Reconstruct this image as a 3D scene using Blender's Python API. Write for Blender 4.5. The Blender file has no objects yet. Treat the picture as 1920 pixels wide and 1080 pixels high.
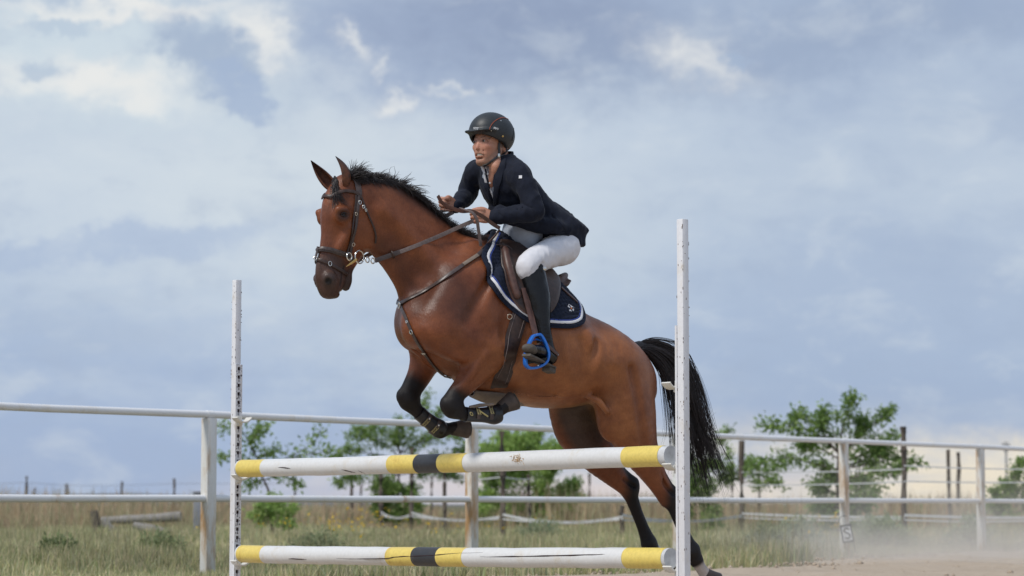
import bpy, bmesh, math, random, time
import numpy as np
from mathutils import Vector, Matrix
from mathutils.bvhtree import BVHTree
random.seed(7)
RNG = np.random.RandomState(11)
scene = bpy.context.scene
col = scene.collection
R = math.radians
T0 = time.time()

# ------------------------------------------------------------------ camera
FPX = 4533.0                      # focal length in photo pixels (85 mm on a 36 mm sensor)
CAM_H = 0.57
PITCH = math.atan2(408.0, FPX)
cam_data = bpy.data.cameras.new('camera')
cam = bpy.data.objects.new('camera', cam_data)
col.objects.link(cam)
cam.location = (0, 0, CAM_H)
cam.rotation_euler = (R(90) + PITCH, 0, 0)
cam_data.sensor_width = 36.0
cam_data.lens = 85.0
cam_data.clip_start = 0.1
cam_data.clip_end = 20000
cam_data.dof.use_dof = True
cam_data.dof.focus_distance = 12.35
cam_data.dof.aperture_fstop = 3.6
scene.camera = cam

# ------------------------------------------------------------------ world
SUN_EL, SUN_AZ = R(52), R(-128)     # azimuth from +Y towards +X: behind the camera, to its left
world = bpy.data.worlds.new('World')
scene.world = world
world.use_nodes = True
wn = world.node_tree; wn.nodes.clear()
def wN(t, **k):
    n = wn.nodes.new(t)
    for a, v in k.items(): setattr(n, a, v)
    return n
def wm(op, a, b=None, c=None):
    n = wN('ShaderNodeMath', operation=op)
    for i, v in enumerate((a, b, c)):
        if v is None: continue
        if isinstance(v, (int, float)): n.inputs[i].default_value = v
        else: wn.links.new(v, n.inputs[i])
    return n.outputs[0]
def wmix(f, a, b):
    n = wN('ShaderNodeMix'); n.data_type = 'RGBA'
    for s_, v in ((n.inputs[0], f), (n.inputs[6], a), (n.inputs[7], b)):
        if isinstance(v, tuple): s_.default_value = (*v, 1)
        elif isinstance(v, (int, float)): s_.default_value = v
        else: wn.links.new(v, s_)
    return n.outputs[2]
def srgb(r, g, b):
    return tuple((x / 255 / 12.92) if x / 255 < .04045 else ((x / 255 + .055) / 1.055) ** 2.4 for x in (r, g, b))
tc = wN('ShaderNodeTexCoord')
sep = wN('ShaderNodeSeparateXYZ'); wn.links.new(tc.outputs['Generated'], sep.inputs[0])
AZ = wm('ARCTAN2', sep.outputs[0], sep.outputs[1])
EL = wm('ARCSINE', sep.outputs[2])
U0_ = wm('MULTIPLY', AZ, 4.533); V0_ = wm('MULTIPLY', EL, 4.533)       # thousands of photo pixels
def wnoise(su, sv, off, det=6, rough=.55, dist=0.0, scale=1.0):
    cmb = wN('ShaderNodeCombineXYZ')
    wn.links.new(wm('MULTIPLY', U0_, su), cmb.inputs[0]); wn.links.new(wm('MULTIPLY', V0_, sv), cmb.inputs[1]); cmb.inputs[2].default_value = off
    n = wN('ShaderNodeTexNoise'); n.inputs['Scale'].default_value = scale; n.inputs['Detail'].default_value = det
    n.inputs['Roughness'].default_value = rough; n.inputs['Distortion'].default_value = dist
    wn.links.new(cmb.outputs[0], n.inputs['Vector'])
    return n.outputs[0]
w1 = wm('ADD', wm('MULTIPLY', wm('SUBTRACT', wnoise(3.2, 4.5, 3.1, 6, .55), .5), .20), wm('MULTIPLY', wm('SUBTRACT', wnoise(15, 19, 2.1, 8, .66), .5), .16))
w2 = wm('ADD', wm('MULTIPLY', wm('SUBTRACT', wnoise(3.2, 4.5, 9.7, 6, .55), .5), .14), wm('MULTIPLY', wm('SUBTRACT', wnoise(15, 19, 6.1, 8, .66), .5), .12))
U = wm('ADD', U0_, w1); V = wm('ADD', V0_, w2)
def blob(px, py, sx, sy, rot=0.0):
    u0, v0 = (px - 960) / 1000, (948 - py) / 1000
    c, s = math.cos(rot), math.sin(rot)
    du = wm('SUBTRACT', U, u0); dv = wm('SUBTRACT', V, v0)
    a = wm('DIVIDE', wm('ADD', wm('MULTIPLY', du, c), wm('MULTIPLY', dv, s)), sx / 1000)
    b = wm('DIVIDE', wm('SUBTRACT', wm('MULTIPLY', dv, c), wm('MULTIPLY', du, s)), sy / 1000)
    e = wm('MULTIPLY', wm('ADD', wm('MULTIPLY', a, a), wm('MULTIPLY', b, b)), -1.0)
    return wm('POWER', 2.71828, e)
def ramp(v, stops):
    n = wN('ShaderNodeValToRGB'); wn.links.new(v, n.inputs[0])
    cr = n.color_ramp
    while len(cr.elements) < len(stops): cr.elements.new(.5)
    for e, (p, c) in zip(cr.elements, stops): e.position = p; e.color = (*c, 1)
    return n.outputs[0]
def mr_(v, a, b, c=0., d=1.):
    n = wN('ShaderNodeMapRange'); n.interpolation_type = 'SMOOTHSTEP'; wn.links.new(v, n.inputs[0])
    for i, q in enumerate((a, b, c, d)): n.inputs[i + 1].default_value = q
    return n.outputs[0]
DARK = srgb(166, 180, 207); LITE = srgb(212, 222, 231); WHT = srgb(240, 240, 237)
BLUE = srgb(162, 182, 215)
base = ramp(V, [(0.0, srgb(198, 199, 212)), (.045, srgb(180, 192, 214)), (.14, srgb(163, 182, 215)), (.30, srgb(171, 189, 217)), (.44, srgb(190, 204, 223)), (.62, srgb(206, 217, 229)), (.80, srgb(186, 200, 219)), (1.0, srgb(168, 184, 209))])
cl = wnoise(1.7, 6.0, 5.5, 8, .58, .25)
cl2 = wnoise(1.5, 4.6, 17.3, 8, .56, .2)
det = wnoise(8, 12, 1.3, 8, .64, .4)
c_ = wmix(mr_(cl, .47, .68, 0, .65), base, LITE)
c_ = wmix(mr_(cl2, .46, .66, 0, .70), c_, srgb(170, 185, 209))
def patch(c, b, amt, colr, lo=.30, hi=.62):
    k = wm('MULTIPLY', b, wm('ADD', wm('MULTIPLY', det, 1.3), .35))
    return wmix(mr_(k, lo, hi, 0, amt), c, colr)
def wash(c, b, amt, colr):
    return wmix(wm('MULTIPLY', b, amt), c, colr)
c_ = wash(c_, blob(560, 350, 420, 190, .2), .85, srgb(215, 224, 231))
c_ = wash(c_, blob(1020, 330, 330, 130, .3), .7, srgb(205, 216, 229))
c_ = wash(c_, blob(1320, 240, 330, 80, -.1), .7, srgb(204, 216, 229))
c_ = wash(c_, blob(250, 850, 650, 170), .85, BLUE)
c_ = wash(c_, blob(600, 600, 300, 90, .2), .55, srgb(196, 209, 227))
c_ = wash(c_, blob(1120, 400, 180, 130, .2), .6, srgb(211, 221, 230))
c_ = patch(c_, blob(150, 480, 420, 42, .12), .7, srgb(172, 189, 217), .15, .85)
c_ = patch(c_, blob(1640, 560, 430, 160, .1), .6, srgb(166, 183, 212), .15, .9)
c_ = wash(c_, blob(1640, 760, 460, 90), .6, srgb(156, 175, 206))
# light region and dark scraps, upper left
c_ = patch(c_, blob(170, 110, 420, 150), .9, srgb(214, 226, 233), .1, .85)
c_ = patch(c_, blob(700, 90, 250, 130, -.25), .9, srgb(165, 180, 206), .05, 1.0)
c_ = patch(c_, blob(1020, 60, 360, 120, -.05), 1.0, srgb(146, 160, 188), .05, 1.05)
c_ = patch(c_, blob(1600, 70, 520, 95, .1), .9, srgb(154, 169, 195), .05, 1.05)
brk = wm('MAXIMUM', wm('MAXIMUM', blob(170, 165, 210, 52, -.06), blob(230, 25, 250, 22)), wm('MAXIMUM', wm('MULTIPLY', blob(660, 95, 26, 50, .4), .72), wm('MAXIMUM', wm('MAXIMUM', wm('MULTIPLY', blob(750, 195, 52, 26, .2), .75), wm('MULTIPLY', blob(710, 135, 20, 22), .6)), wm('MULTIPLY', blob(1290, 110, 110, 44, -.3), .74))))
brk = wm('MAXIMUM', brk, wm('MAXIMUM', wm('MULTIPLY', blob(465, 75, 55, 75, .5), .9), wm('MULTIPLY', blob(855, 165, 60, 12), .6)))
brk = mr_(wm('MULTIPLY', brk, wm('ADD', wm('MULTIPLY', det, 1.9), .0)), .02, 1.1, 0, 1.0)
c_ = wash(c_, blob(1650, 330, 620, 420), .42, srgb(168, 184, 209))
mot = wnoise(5.5, 10.5, 44.0, 7, .6, .3)
c_ = wmix(mr_(mot, .50, .74, 0, .34), c_, srgb(160, 176, 204))
c_ = wmix(mr_(mot, .50, .28, 0, .30), c_, srgb(222, 229, 234))
c_ = wmix(brk, c_, WHT)
c_ = patch(c_, blob(375, 110, 120, 60, -.65), .9, srgb(166, 182, 206), .08, .9)
c_ = patch(c_, blob(440, 180, 60, 30, -.4), .8, srgb(168, 185, 212), .15, .75)
c_ = patch(c_, blob(90, 135, 50, 26, .0), .7, srgb(176, 194, 215), .15, .8)
c_ = patch(c_, blob(130, 52, 60, 16, .0), .6, srgb(182, 199, 218), .15, .8)
c_ = patch(c_, blob(1365, 108, 26, 18, .0), .9, srgb(166, 183, 208), .15, .8)
streak = wnoise(1.1, 14, 31.0, 5, .5)
# warm light low on the right
warm = wm('MULTIPLY', blob(1800, 905, 680, 74), mr_(streak, .36, .54, .35, 1))
c_ = wmix(wm('MULTIPLY', warm, 1.0), c_, srgb(250, 237, 212))
c_ = wmix(wm('MULTIPLY', blob(1000, 915, 420, 36), .75), c_, srgb(226, 213, 214))
c_ = wmix(mr_(V0_, -.004, -.02), c_, srgb(150, 145, 135))
bg1 = wN('ShaderNodeBackground'); wn.links.new(c_, bg1.inputs[0]); bg1.inputs[1].default_value = 1.0
sky = wN('ShaderNodeTexSky'); sky.sky_type = 'NISHITA'; sky.sun_disc = False
sky.sun_elevation = SUN_EL; sky.sun_rotation = SUN_AZ
bg2 = wN('ShaderNodeBackground'); wn.links.new(sky.outputs[0], bg2.inputs[0]); bg2.inputs[1].default_value = 0.10
ms = wN('ShaderNodeMixShader'); ms.inputs[0].default_value = .10
wn.links.new(bg1.outputs[0], ms.inputs[1]); wn.links.new(bg2.outputs[0], ms.inputs[2])
wo = wN('ShaderNodeOutputWorld'); wn.links.new(ms.outputs[0], wo.inputs[0])

sun_d = bpy.data.lights.new('sun', 'SUN')
sun_d.energy = 2.5
sun_d.angle = R(11)
sun_d.color = (1.0, 0.96, 0.9)
sun = bpy.data.objects.new('sun', sun_d)
col.objects.link(sun)
sd = Vector((math.sin(SUN_AZ) * math.cos(SUN_EL), math.cos(SUN_AZ) * math.cos(SUN_EL), math.sin(SUN_EL)))
sun.rotation_euler = sd.to_track_quat('Z', 'Y').to_euler()
sun.location = (0, 0, 30)

scene.view_settings.view_transform = 'Standard'
scene.view_settings.look = 'None'
scene.view_settings.gamma = 1.0
scene.view_settings.exposure = 0.0
scene.view_settings.use_curve_mapping = False
scene.render.engine = 'CYCLES'
scene.cycles.use_denoising = True
scene.cycles.max_bounces = 6
scene.cycles.volume_bounces = 1
scene.cycles.volume_step_rate = 2.0
scene.cycles.transparent_max_bounces = 12
# ------------------------------------------------------------------ geometry tools
def ray(px, py):
    """direction of the sight line through a point of the photograph, scaled so that its Y is 1"""
    x = (px - 960.0) / FPX
    y = (540.0 - py) / FPX
    c, s = math.cos(PITCH), math.sin(PITCH)
    d = Vector((x, c - y * s, s + y * c))
    return d / d.y

def at(px, py, Y):
    d = ray(px, py)
    return Vector((d.x * Y, Y, CAM_H + d.z * Y))

def project(p):
    c, s = math.cos(PITCH), math.sin(PITCH)
    x, y, z = p[0], p[1], p[2] - CAM_H
    f = y * c + z * s
    u = -y * s + z * c
    return (960 + FPX * x / f, 540 - FPX * u / f)

class Plane:
    """upright plane through `org` with heading psi: fwd points left and towards the camera"""
    def __init__(s, org, psi):
        s.o = Vector(org)
        s.f = Vector((-math.cos(psi), -math.sin(psi), 0))
        s.l = Vector((math.sin(psi), -math.cos(psi), 0))      # left-hand side, nearer the camera
    def __call__(s, px, py, lat=0.0):
        d = ray(px, py)
        c0 = Vector((0, 0, CAM_H))
        t = (s.o.dot(s.l) + lat - c0.dot(s.l)) / d.dot(s.l)
        return c0 + d * t

def V3(p):
    return np.array([p[0], p[1], p[2]], dtype=np.float32)

def catmull(P, n):
    """resample rows of P (k, m) smoothly, n steps per span"""
    P = np.asarray(P, dtype=np.float64)
    k = len(P)
    if k == 2:
        t = np.linspace(0, 1, n + 1)[:, None]
        return P[0] * (1 - t) + P[1] * t
    Q = np.vstack([2 * P[0] - P[1], P, 2 * P[-1] - P[-2]])
    out = []
    for i in range(1, k):
        p0, p1, p2, p3 = Q[i - 1], Q[i], Q[i + 1], Q[i + 2]
        for j in range(n):
            t = j / n
            out.append(0.5 * ((2 * p1) + (-p0 + p2) * t + (2 * p0 - 5 * p1 + 4 * p2 - p3) * t * t + (-p0 + 3 * p1 - 3 * p2 + p3) * t ** 3))
    out.append(P[-1])
    return np.array(out)

def smin(a, b, k):
    if k <= 0:
        return np.minimum(a, b)
    h = np.clip(0.5 + 0.5 * (b - a) / k, 0, 1)
    return b * (1 - h) + a * h - k * h * (1 - h)

class SDF:
    """a distance field sampled on a grid; shapes are blended in, then the surface is meshed"""
    TR = 0.09
    def __init__(s, lo, hi, h):
        s.lo = np.array(lo, dtype=np.float32); s.h = h
        s.n = np.ceil((np.array(hi) - s.lo) / h).astype(int) + 1
        s.d = np.full(s.n, s.TR, dtype=np.float32)
    def box(s, lo, hi, pad):
        a = np.maximum(np.floor((np.asarray(lo) - pad - s.lo) / s.h).astype(int), 0)
        b = np.minimum(np.ceil((np.asarray(hi) + pad - s.lo) / s.h).astype(int) + 1, s.n)
        return a, b
    def grid(s, a, b):
        ax = [s.lo[i] + s.h * np.arange(a[i], b[i], dtype=np.float32) for i in range(3)]
        return ax[0][:, None, None], ax[1][None, :, None], ax[2][None, None, :]
    def merge(s, a, b, f, k, op):
        sl = tuple(slice(a[i], b[i]) for i in range(3))
        if op == 'add':
            s.d[sl] = smin(s.d[sl], f, k)
        elif op == 'sub':
            s.d[sl] = -smin(-s.d[sl], f, k)
        elif op == 'and':
            s.d[sl] = -smin(-s.d[sl], -f, k)
    def tube(s, pts, rs, rn=None, side=(0, 0, 1), k=0.02, sub=4, op='add'):
        """pts: centres; rs: half width along side; rn: half width across; elliptical section"""
        rn = rs if rn is None else rn
        n = len(pts)
        rs = np.full(n, rs) if np.isscalar(rs) else np.asarray(rs)
        rn = np.full(n, rn) if np.isscalar(rn) else np.asarray(rn)
        M = np.hstack([np.array([V3(p) for p in pts]), rs[:, None], rn[:, None]])
        M = catmull(M, sub)
        M[:, 3:] = np.maximum(M[:, 3:], 0.002)
        rmax = M[:, 3:].max()
        lo = (M[:, :3] - rmax).min(0); hi = (M[:, :3] + rmax).max(0)
        a, b = s.box(lo, hi, k + 2 * s.h)
        if np.any(b <= a): return
        F = np.full(b - a, s.TR, dtype=np.float32)
        side = V3(side)
        for i in range(len(M) - 1):
            A, B = M[i], M[i + 1]
            T = B[:3] - A[:3]; L = np.linalg.norm(T)
            if L < 1e-6: continue
            T = T / L
            S = side - T * side.dot(T); S = S / (np.linalg.norm(S) + 1e-9)
            N = np.cross(T, S)
            r = max(A[3:].max(), B[3:].max())
            sa, sb = s.box(np.minimum(A[:3], B[:3]) - r, np.maximum(A[:3], B[:3]) + r, k + 2 * s.h)
            sa = np.maximum(sa, a); sb = np.minimum(sb, b)
            if np.any(sb <= sa): continue
            X, Y, Z = s.grid(sa, sb)
            X = X - A[0]; Y = Y - A[1]; Z = Z - A[2]
            q = X * T[0] + Y * T[1] + Z * T[2]
            t = np.clip(q / L, 0, 1)
            e = q - t * L
            u = X * S[0] + Y * S[1] + Z * S[2]
            v = X * N[0] + Y * N[1] + Z * N[2]
            ra = A[3] + (B[3] - A[3]) * t; rb = A[4] + (B[4] - A[4]) * t
            rt = np.minimum(ra, rb)
            u2 = (u / ra) ** 2; v2 = (v / rb) ** 2; e2 = (e / rt) ** 2
            k0 = np.sqrt(u2 + v2 + e2)
            k1 = np.sqrt(u2 / ra ** 2 + v2 / rb ** 2 + e2 / rt ** 2) + 1e-6
            f = (k0 * (k0 - 1) / k1).astype(np.float32)
            m = k0 < 1
            f[m] = np.maximum(f[m], ((k0 - 1) * rt)[m])
            sl = tuple(slice(sa[j] - a[j], sb[j] - a[j]) for j in range(3))
            F[sl] = np.minimum(F[sl], f)
        s.merge(a, b, F, k, op)
    def ell(s, c, r, axes=None, k=0.02, op='add'):
        c = V3(c); r = np.asarray(r, dtype=np.float32)
        A = np.eye(3, dtype=np.float32) if axes is None else np.array([V3(x) / np.linalg.norm(V3(x)) for x in axes])
        rm = r.max()
        a, b = s.box(c - rm, c + rm, k + 2 * s.h)
        if np.any(b <= a): return
        X, Y, Z = s.grid(a, b)
        X = X - c[0]; Y = Y - c[1]; Z = Z - c[2]
        k0 = 0; k1 = 0
        for i in range(3):
            q = (X * A[i][0] + Y * A[i][1] + Z * A[i][2]) / r[i]
            k0 = k0 + q * q; k1 = k1 + (q / r[i]) ** 2
        k0 = np.sqrt(k0); k1 = np.sqrt(k1) + 1e-6
        f = (k0 * (k0 - 1) / k1).astype(np.float32)
        m = k0 < 1
        f[m] = np.maximum(f[m], ((k0 - 1) * r.min())[m])
        s.merge(a, b, f, k, op)
    def half(s, p, nrm, k=0.004):
        """keep only the side that nrm points to"""
        p = V3(p); nrm = V3(nrm); nrm = nrm / np.linalg.norm(nrm)
        a = np.zeros(3, int); b = s.n
        X, Y, Z = s.grid(a, b)
        f = -((X - p[0]) * nrm[0] + (Y - p[1]) * nrm[1] + (Z - p[2]) * nrm[2])
        s.merge(a, b, f.astype(np.float32), k, 'and')
    def offset(s, amt):
        s.d += amt
    def surface(s, smooth=2):
        d = s.d
        neg = d < 0
        nx, ny, nz = d.shape
        c = np.zeros((nx - 1, ny - 1, nz - 1), dtype=np.int8)
        for i in (0, 1):
            for j in (0, 1):
                for k in (0, 1):
                    c += neg[i:nx - 1 + i, j:ny - 1 + j, k:nz - 1 + k]
        act = (c > 0) & (c < 8)
        I, J, K = np.nonzero(act)
        idx = np.full(act.shape, -1, dtype=np.int32)
        idx[I, J, K] = np.arange(len(I))
        P = np.zeros((len(I), 3)); W = np.zeros(len(I))
        corners = [(i, j, k) for i in (0, 1) for j in (0, 1) for k in (0, 1)]
        cv = {q: d[I + q[0], J + q[1], K + q[2]] for q in corners}
        for q in corners:
            for ax in range(3):
                if q[ax] == 0:
                    q2 = list(q); q2[ax] = 1; q2 = tuple(q2)
                    a, b = cv[q], cv[q2]
                    m = (a < 0) != (b < 0)
                    t = np.where(m, a / np.where(m, a - b, 1), 0)
                    pos = [np.full(len(I), float(q[w])) for w in range(3)]
                    pos[ax] = t
                    for w in range(3):
                        P[:, w] += np.where(m, pos[w], 0)
                    W += m
        P /= W[:, None]
        P += np.stack([I, J, K], 1)
        quads = []
        for ax in range(3):
            sl0 = [slice(None)] * 3; sl1 = [slice(None)] * 3
            sl0[ax] = slice(0, -1); sl1[ax] = slice(1, None)
            ch = neg[tuple(sl0)] != neg[tuple(sl1)]
            o1, o2 = [w for w in range(3) if w != ax]
            e = np.argwhere(ch)
            e = e[(e[:, o1] > 0) & (e[:, o2] > 0) & (e[:, o1] < d.shape[o1] - 1) & (e[:, o2] < d.shape[o2] - 1)]
            def g(d1, d2):
                f = e.copy(); f[:, o1] -= d1; f[:, o2] -= d2
                return idx[f[:, 0], f[:, 1], f[:, 2]]
            q = np.stack([g(1, 1), g(0, 1), g(0, 0), g(1, 0)], 1)
            flip = neg[e[:, 0], e[:, 1], e[:, 2]]
            if ax == 1: flip = ~flip
            q[~flip] = q[~flip][:, ::-1]
            quads.append(q)
        Q = np.vstack(quads)
        Q = Q[(Q >= 0).all(1)]
        P = P * s.h + s.lo
        E = np.vstack([Q[:, [0, 1]], Q[:, [1, 2]], Q[:, [2, 3]], Q[:, [3, 0]]])
        E = np.vstack([E, E[:, ::-1]])
        deg = np.bincount(E[:, 0], minlength=len(P)).astype(float) + 1e-9
        for it in range(smooth):
            for lam in (0.55, -0.45):
                avg = np.stack([np.bincount(E[:, 0], weights=P[E[:, 1], w], minlength=len(P)) / deg for w in range(3)], 1)
                P = P + lam * (avg - P)
        return P, Q

def mesh_obj(name, P, Q, mat=None, parent=None, smooth=True, colors=None):
    me = bpy.data.meshes.new(name)
    P = np.asarray(P, dtype=np.float32)
    if isinstance(Q, np.ndarray):
        m = Q.shape[1]
        me.vertices.add(len(P)); me.vertices.foreach_set('co', P.ravel())
        me.loops.add(Q.size); me.loops.foreach_set('vertex_index', Q.ravel().astype(np.int32))
        me.polygons.add(len(Q)); me.polygons.foreach_set('loop_start', np.arange(0, Q.size, m, dtype=np.int32))
        me.update(calc_edges=True)
    else:
        me.from_pydata([tuple(p) for p in P], [], Q)
        me.update()
    if smooth:
        me.polygons.foreach_set('use_smooth', np.ones(len(me.polygons), dtype=bool))
    if colors is not None:
        ca = me.color_attributes.new('tint', 'FLOAT_COLOR', 'POINT')
        c4 = np.ones((len(P), 4), dtype=np.float32); c4[:, :3] = colors
        ca.data.foreach_set('color', c4.ravel())
    o = bpy.data.objects.new(name, me)
    col.objects.link(o)
    if mat is not None: me.materials.append(mat)
    if parent is not None: o.parent = parent; o.matrix_parent_inverse = parent.matrix_world.inverted() if parent.type != 'EMPTY' else Matrix.Translation(-parent.location)
    return o

def thing(name, label, cat, loc=(0, 0, 0), group=None):
    o = bpy.data.objects.new(name, None)
    o.empty_display_size = 0.1
    col.objects.link(o)
    o.location = loc
    o['label'] = label; o['category'] = cat
    if group: o['group'] = group
    return o

def tag(o, label=None, cat=None, group=None, kind=None):
    if label: o['label'] = label
    if cat: o['category'] = cat
    if group: o['group'] = group
    if kind: o['kind'] = kind
    return o

class MB:
    """collects faces for one mesh object"""
    def __init__(s):
        s.v = []; s.f = []; s.mi = []; s.cur = 0
    def add(s, vs, fs):
        b = len(s.v)
        s.v.extend([tuple(p) for p in vs])
        for f in fs:
            s.f.append([b + i for i in f]); s.mi.append(s.cur)
    def box(s, c, sz, axes=None, bev=0.0):
        ax = axes or (Vector((1, 0, 0)), Vector((0, 1, 0)), Vector((0, 0, 1)))
        c = Vector(c)
        if bev <= 0:
            vs = [c + ax[0] * (sz[0] / 2 * i) + ax[1] * (sz[1] / 2 * j) + ax[2] * (sz[2] / 2 * k) for i in (-1, 1) for j in (-1, 1) for k in (-1, 1)]
            s.add(vs, [(0, 1, 3, 2), (4, 6, 7, 5), (0, 4, 5, 1), (2, 3, 7, 6), (0, 2, 6, 4), (1, 5, 7, 3)])
            return
        bm = bmesh.new()
        bmesh.ops.create_cube(bm, size=1.0)
        for v in bm.verts: v.co = Vector((v.co.x * sz[0], v.co.y * sz[1], v.co.z * sz[2]))
        bmesh.ops.bevel(bm, geom=bm.edges[:], offset=bev, segments=2, affect='EDGES', profile=0.5)
        bm.verts.ensure_lookup_table()
        vs = [c + ax[0] * v.co.x + ax[1] * v.co.y + ax[2] * v.co.z for v in bm.verts]
        s.add(vs, [[v.index for v in f.verts] for f in bm.faces])
        bm.free()
    def sweep(s, pts, rad, n=8, up=(0, 0, 1), rad2=None, closed=False, cap=True, sec=None):
        """tube along pts; rad along side, rad2 along the frame's normal; sec: own section [(u, v)]"""
        P = [Vector(p) for p in pts]; k = len(P)
        rr = [rad] * k if np.isscalar(rad) else list(rad)
        r2 = rr if rad2 is None else ([rad2] * k if np.isscalar(rad2) else list(rad2))
        ups = up if isinstance(up, list) else [Vector(up)] * k
        rings = []
        for i in range(k):
            if closed: T = P[(i + 1) % k] - P[i - 1]
            else: T = P[min(i + 1, k - 1)] - P[max(i - 1, 0)]
            if T.length < 1e-9: T = Vector((0, 0, 1))
            T.normalize()
            U = Vector(ups[i]); S = T.cross(U)
            if S.length < 1e-6: S = T.cross(Vector((1, 0, 0.3)))
            S.normalize(); N = S.cross(T)
            if sec is None:
                ring = [P[i] + S * (math.cos(2 * math.pi * j / n) * rr[i]) + N * (math.sin(2 * math.pi * j / n) * r2[i]) for j in range(n)]
            else:
                ring = [P[i] + S * (u * rr[i]) + N * (w * r2[i]) for (u, w) in sec]
            rings.append(ring)
        m = len(rings[0])
        vs = [p for r_ in rings for p in r_]
        fs = []
        for i in range(k if closed else k - 1):
            j2 = (i + 1) % k
            for j in range(m):
                fs.append((i * m + j, i * m + (j + 1) % m, j2 * m + (j + 1) % m, j2 * m + j))
        if cap and not closed:
            fs.append(tuple(range(m))[::-1]); fs.append(tuple((k - 1) * m + j for j in range(m)))
        s.add(vs, fs)
    def lathe(s, prof, c, axis=(0, 0, 1), n=16, side=None):
        """prof: (radius, height) pairs about an axis through c"""
        A = Vector(axis).normalized()
        S = Vector(side) if side else A.orthogonal()
        S = (S - A * S.dot(A)).normalized(); N = A.cross(S); c = Vector(c)
        vs = []; fs = []
        for (r_, h_) in prof:
            for j in range(n):
                t = 2 * math.pi * j / n
                vs.append(c + A * h_ + (S * math.cos(t) + N * math.sin(t)) * r_)
        for i in range(len(prof) - 1):
            for j in range(n):
                fs.append((i * n + j, i * n + (j + 1) % n, (i + 1) * n + (j + 1) % n, (i + 1) * n + j))
        fs.append(tuple(range(n))[::-1]); fs.append(tuple((len(prof) - 1) * n + j for j in range(n)))
        s.add(vs, fs)
    def torus(s, c, nrm, R_, r_, n=20, m=8, sx=1.0, side=None):
        N = Vector(nrm).normalized()
        S = Vector(side) if side is not None else N.orthogonal()
        S = (S - N * S.dot(N)).normalized(); U = N.cross(S); c = Vector(c)
        pts = [c + S * (math.cos(2 * math.pi * i / n) * R_ * sx) + U * (math.sin(2 * math.pi * i / n) * R_) for i in range(n)]
        s.sweep(pts, r_, n=m, up=N, closed=True)
    def build(s, name, mats=None, parent=None, smooth=True, auto=None):
        me = bpy.data.meshes.new(name)
        me.from_pydata(s.v, [], s.f)
        ms = mats if isinstance(mats, (list, tuple)) else [mats]
        for m in ms:
            if m: me.materials.append(m)
        if len(ms) > 1:
            me.polygons.foreach_set('material_index', s.mi)
        bm = bmesh.new(); bm.from_mesh(me)
        bmesh.ops.recalc_face_normals(bm, faces=bm.faces[:])
        bm.to_mesh(me); bm.free()
        if smooth:
            me.polygons.foreach_set('use_smooth', np.ones(len(me.polygons), dtype=bool))
            me.set_sharp_from_angle(angle=R(auto or 40))
        o = bpy.data.objects.new(name, me)
        col.objects.link(o)
        if parent is not None:
            o.parent = parent; o.matrix_parent_inverse = Matrix.Translation(-parent.location) if parent.type == 'EMPTY' else parent.matrix_world.inverted()
        return o

# ------------------------------------------------------------------ materials
def new_mat(name):
    m = bpy.data.materials.new(name); m.use_nodes = True
    nt = m.node_tree
    return m, nt, nt.nodes['Principled BSDF']

def N(nt, typ, **kw):
    n = nt.nodes.new(typ)
    for k, v in kw.items():
        if k.startswith('i_'):
            n.inputs[k[2:].replace('_', ' ')].default_value = v
        else:
            setattr(n, k, v)
    return n

def mixrgb(nt, fac, a, b, blend='MIX'):
    n = nt.nodes.new('ShaderNodeMix'); n.data_type = 'RGBA'; n.blend_type = blend
    for sock, v in ((n.inputs[0], fac), (n.inputs[6], a), (n.inputs[7], b)):
        if hasattr(v, 'is_linked') or hasattr(v, 'links'): nt.links.new(v, sock)
        elif isinstance(v, (int, float)): sock.default_value = v
        else: sock.default_value = (*v, 1) if len(v) == 3 else v
    return n.outputs[2]

def mapr(nt, v, a, b, c=0.0, d=1.0, smooth=False):
    n = nt.nodes.new('ShaderNodeMapRange')
    if smooth: n.interpolation_type = 'SMOOTHSTEP'
    nt.links.new(v, n.inputs[0])
    for i, q in enumerate((a, b, c, d)): n.inputs[i + 1].default_value = q
    return n.outputs[0]

def noise(nt, scale, detail=4, rough=0.55, vec=None, dist=0.0):
    n = nt.nodes.new('ShaderNodeTexNoise')
    n.inputs['Scale'].default_value = scale; n.inputs['Detail'].default_value = detail
    n.inputs['Roughness'].default_value = rough; n.inputs['Distortion'].default_value = dist
    if vec is None:
        tc = nt.nodes.new('ShaderNodeTexCoord'); vec = tc.outputs['Object']
    nt.links.new(vec, n.inputs['Vector'])
    return n.outputs['Fac']

def bump(nt, bsdf, h, strength=0.3, dist=0.01):
    b = nt.nodes.new('ShaderNodeBump'); b.inputs['Strength'].default_value = strength; b.inputs['Distance'].default_value = dist
    nt.links.new(h, b.inputs['Height']); nt.links.new(b.outputs[0], bsdf.inputs['Normal'])
    return b

def simple_mat(name, color, rough=0.6, metal=0.0, spec=0.5, var=0.12, scale=30, bstr=0.15, bdist=0.003, coat=0.0, sheen=0.0, dirt=None):
    m, nt, b = new_mat(name)
    f = noise(nt, scale, 5)
    lo = tuple(c * (1 - var) for c in color); hi = tuple(min(1, c * (1 + var)) for c in color)
    c = mixrgb(nt, mapr(nt, f, 0.3, 0.7), lo, hi)
    if dirt:
        f2 = noise(nt, dirt[1], 6, 0.65)
        c = mixrgb(nt, mapr(nt, f2, dirt[2], dirt[2] + 0.12), c, dirt[0])
    nt.links.new(c, b.inputs['Base Color'])
    b.inputs['Roughness'].default_value = rough; b.inputs['Metallic'].default_value = metal
    b.inputs['Specular IOR Level'].default_value = spec
    b.inputs['Coat Weight'].default_value = coat
    b.inputs['Sheen Weight'].default_value = sheen
    if bstr: bump(nt, b, noise(nt, scale * 6, 3), bstr, bdist)
    return m
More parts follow.
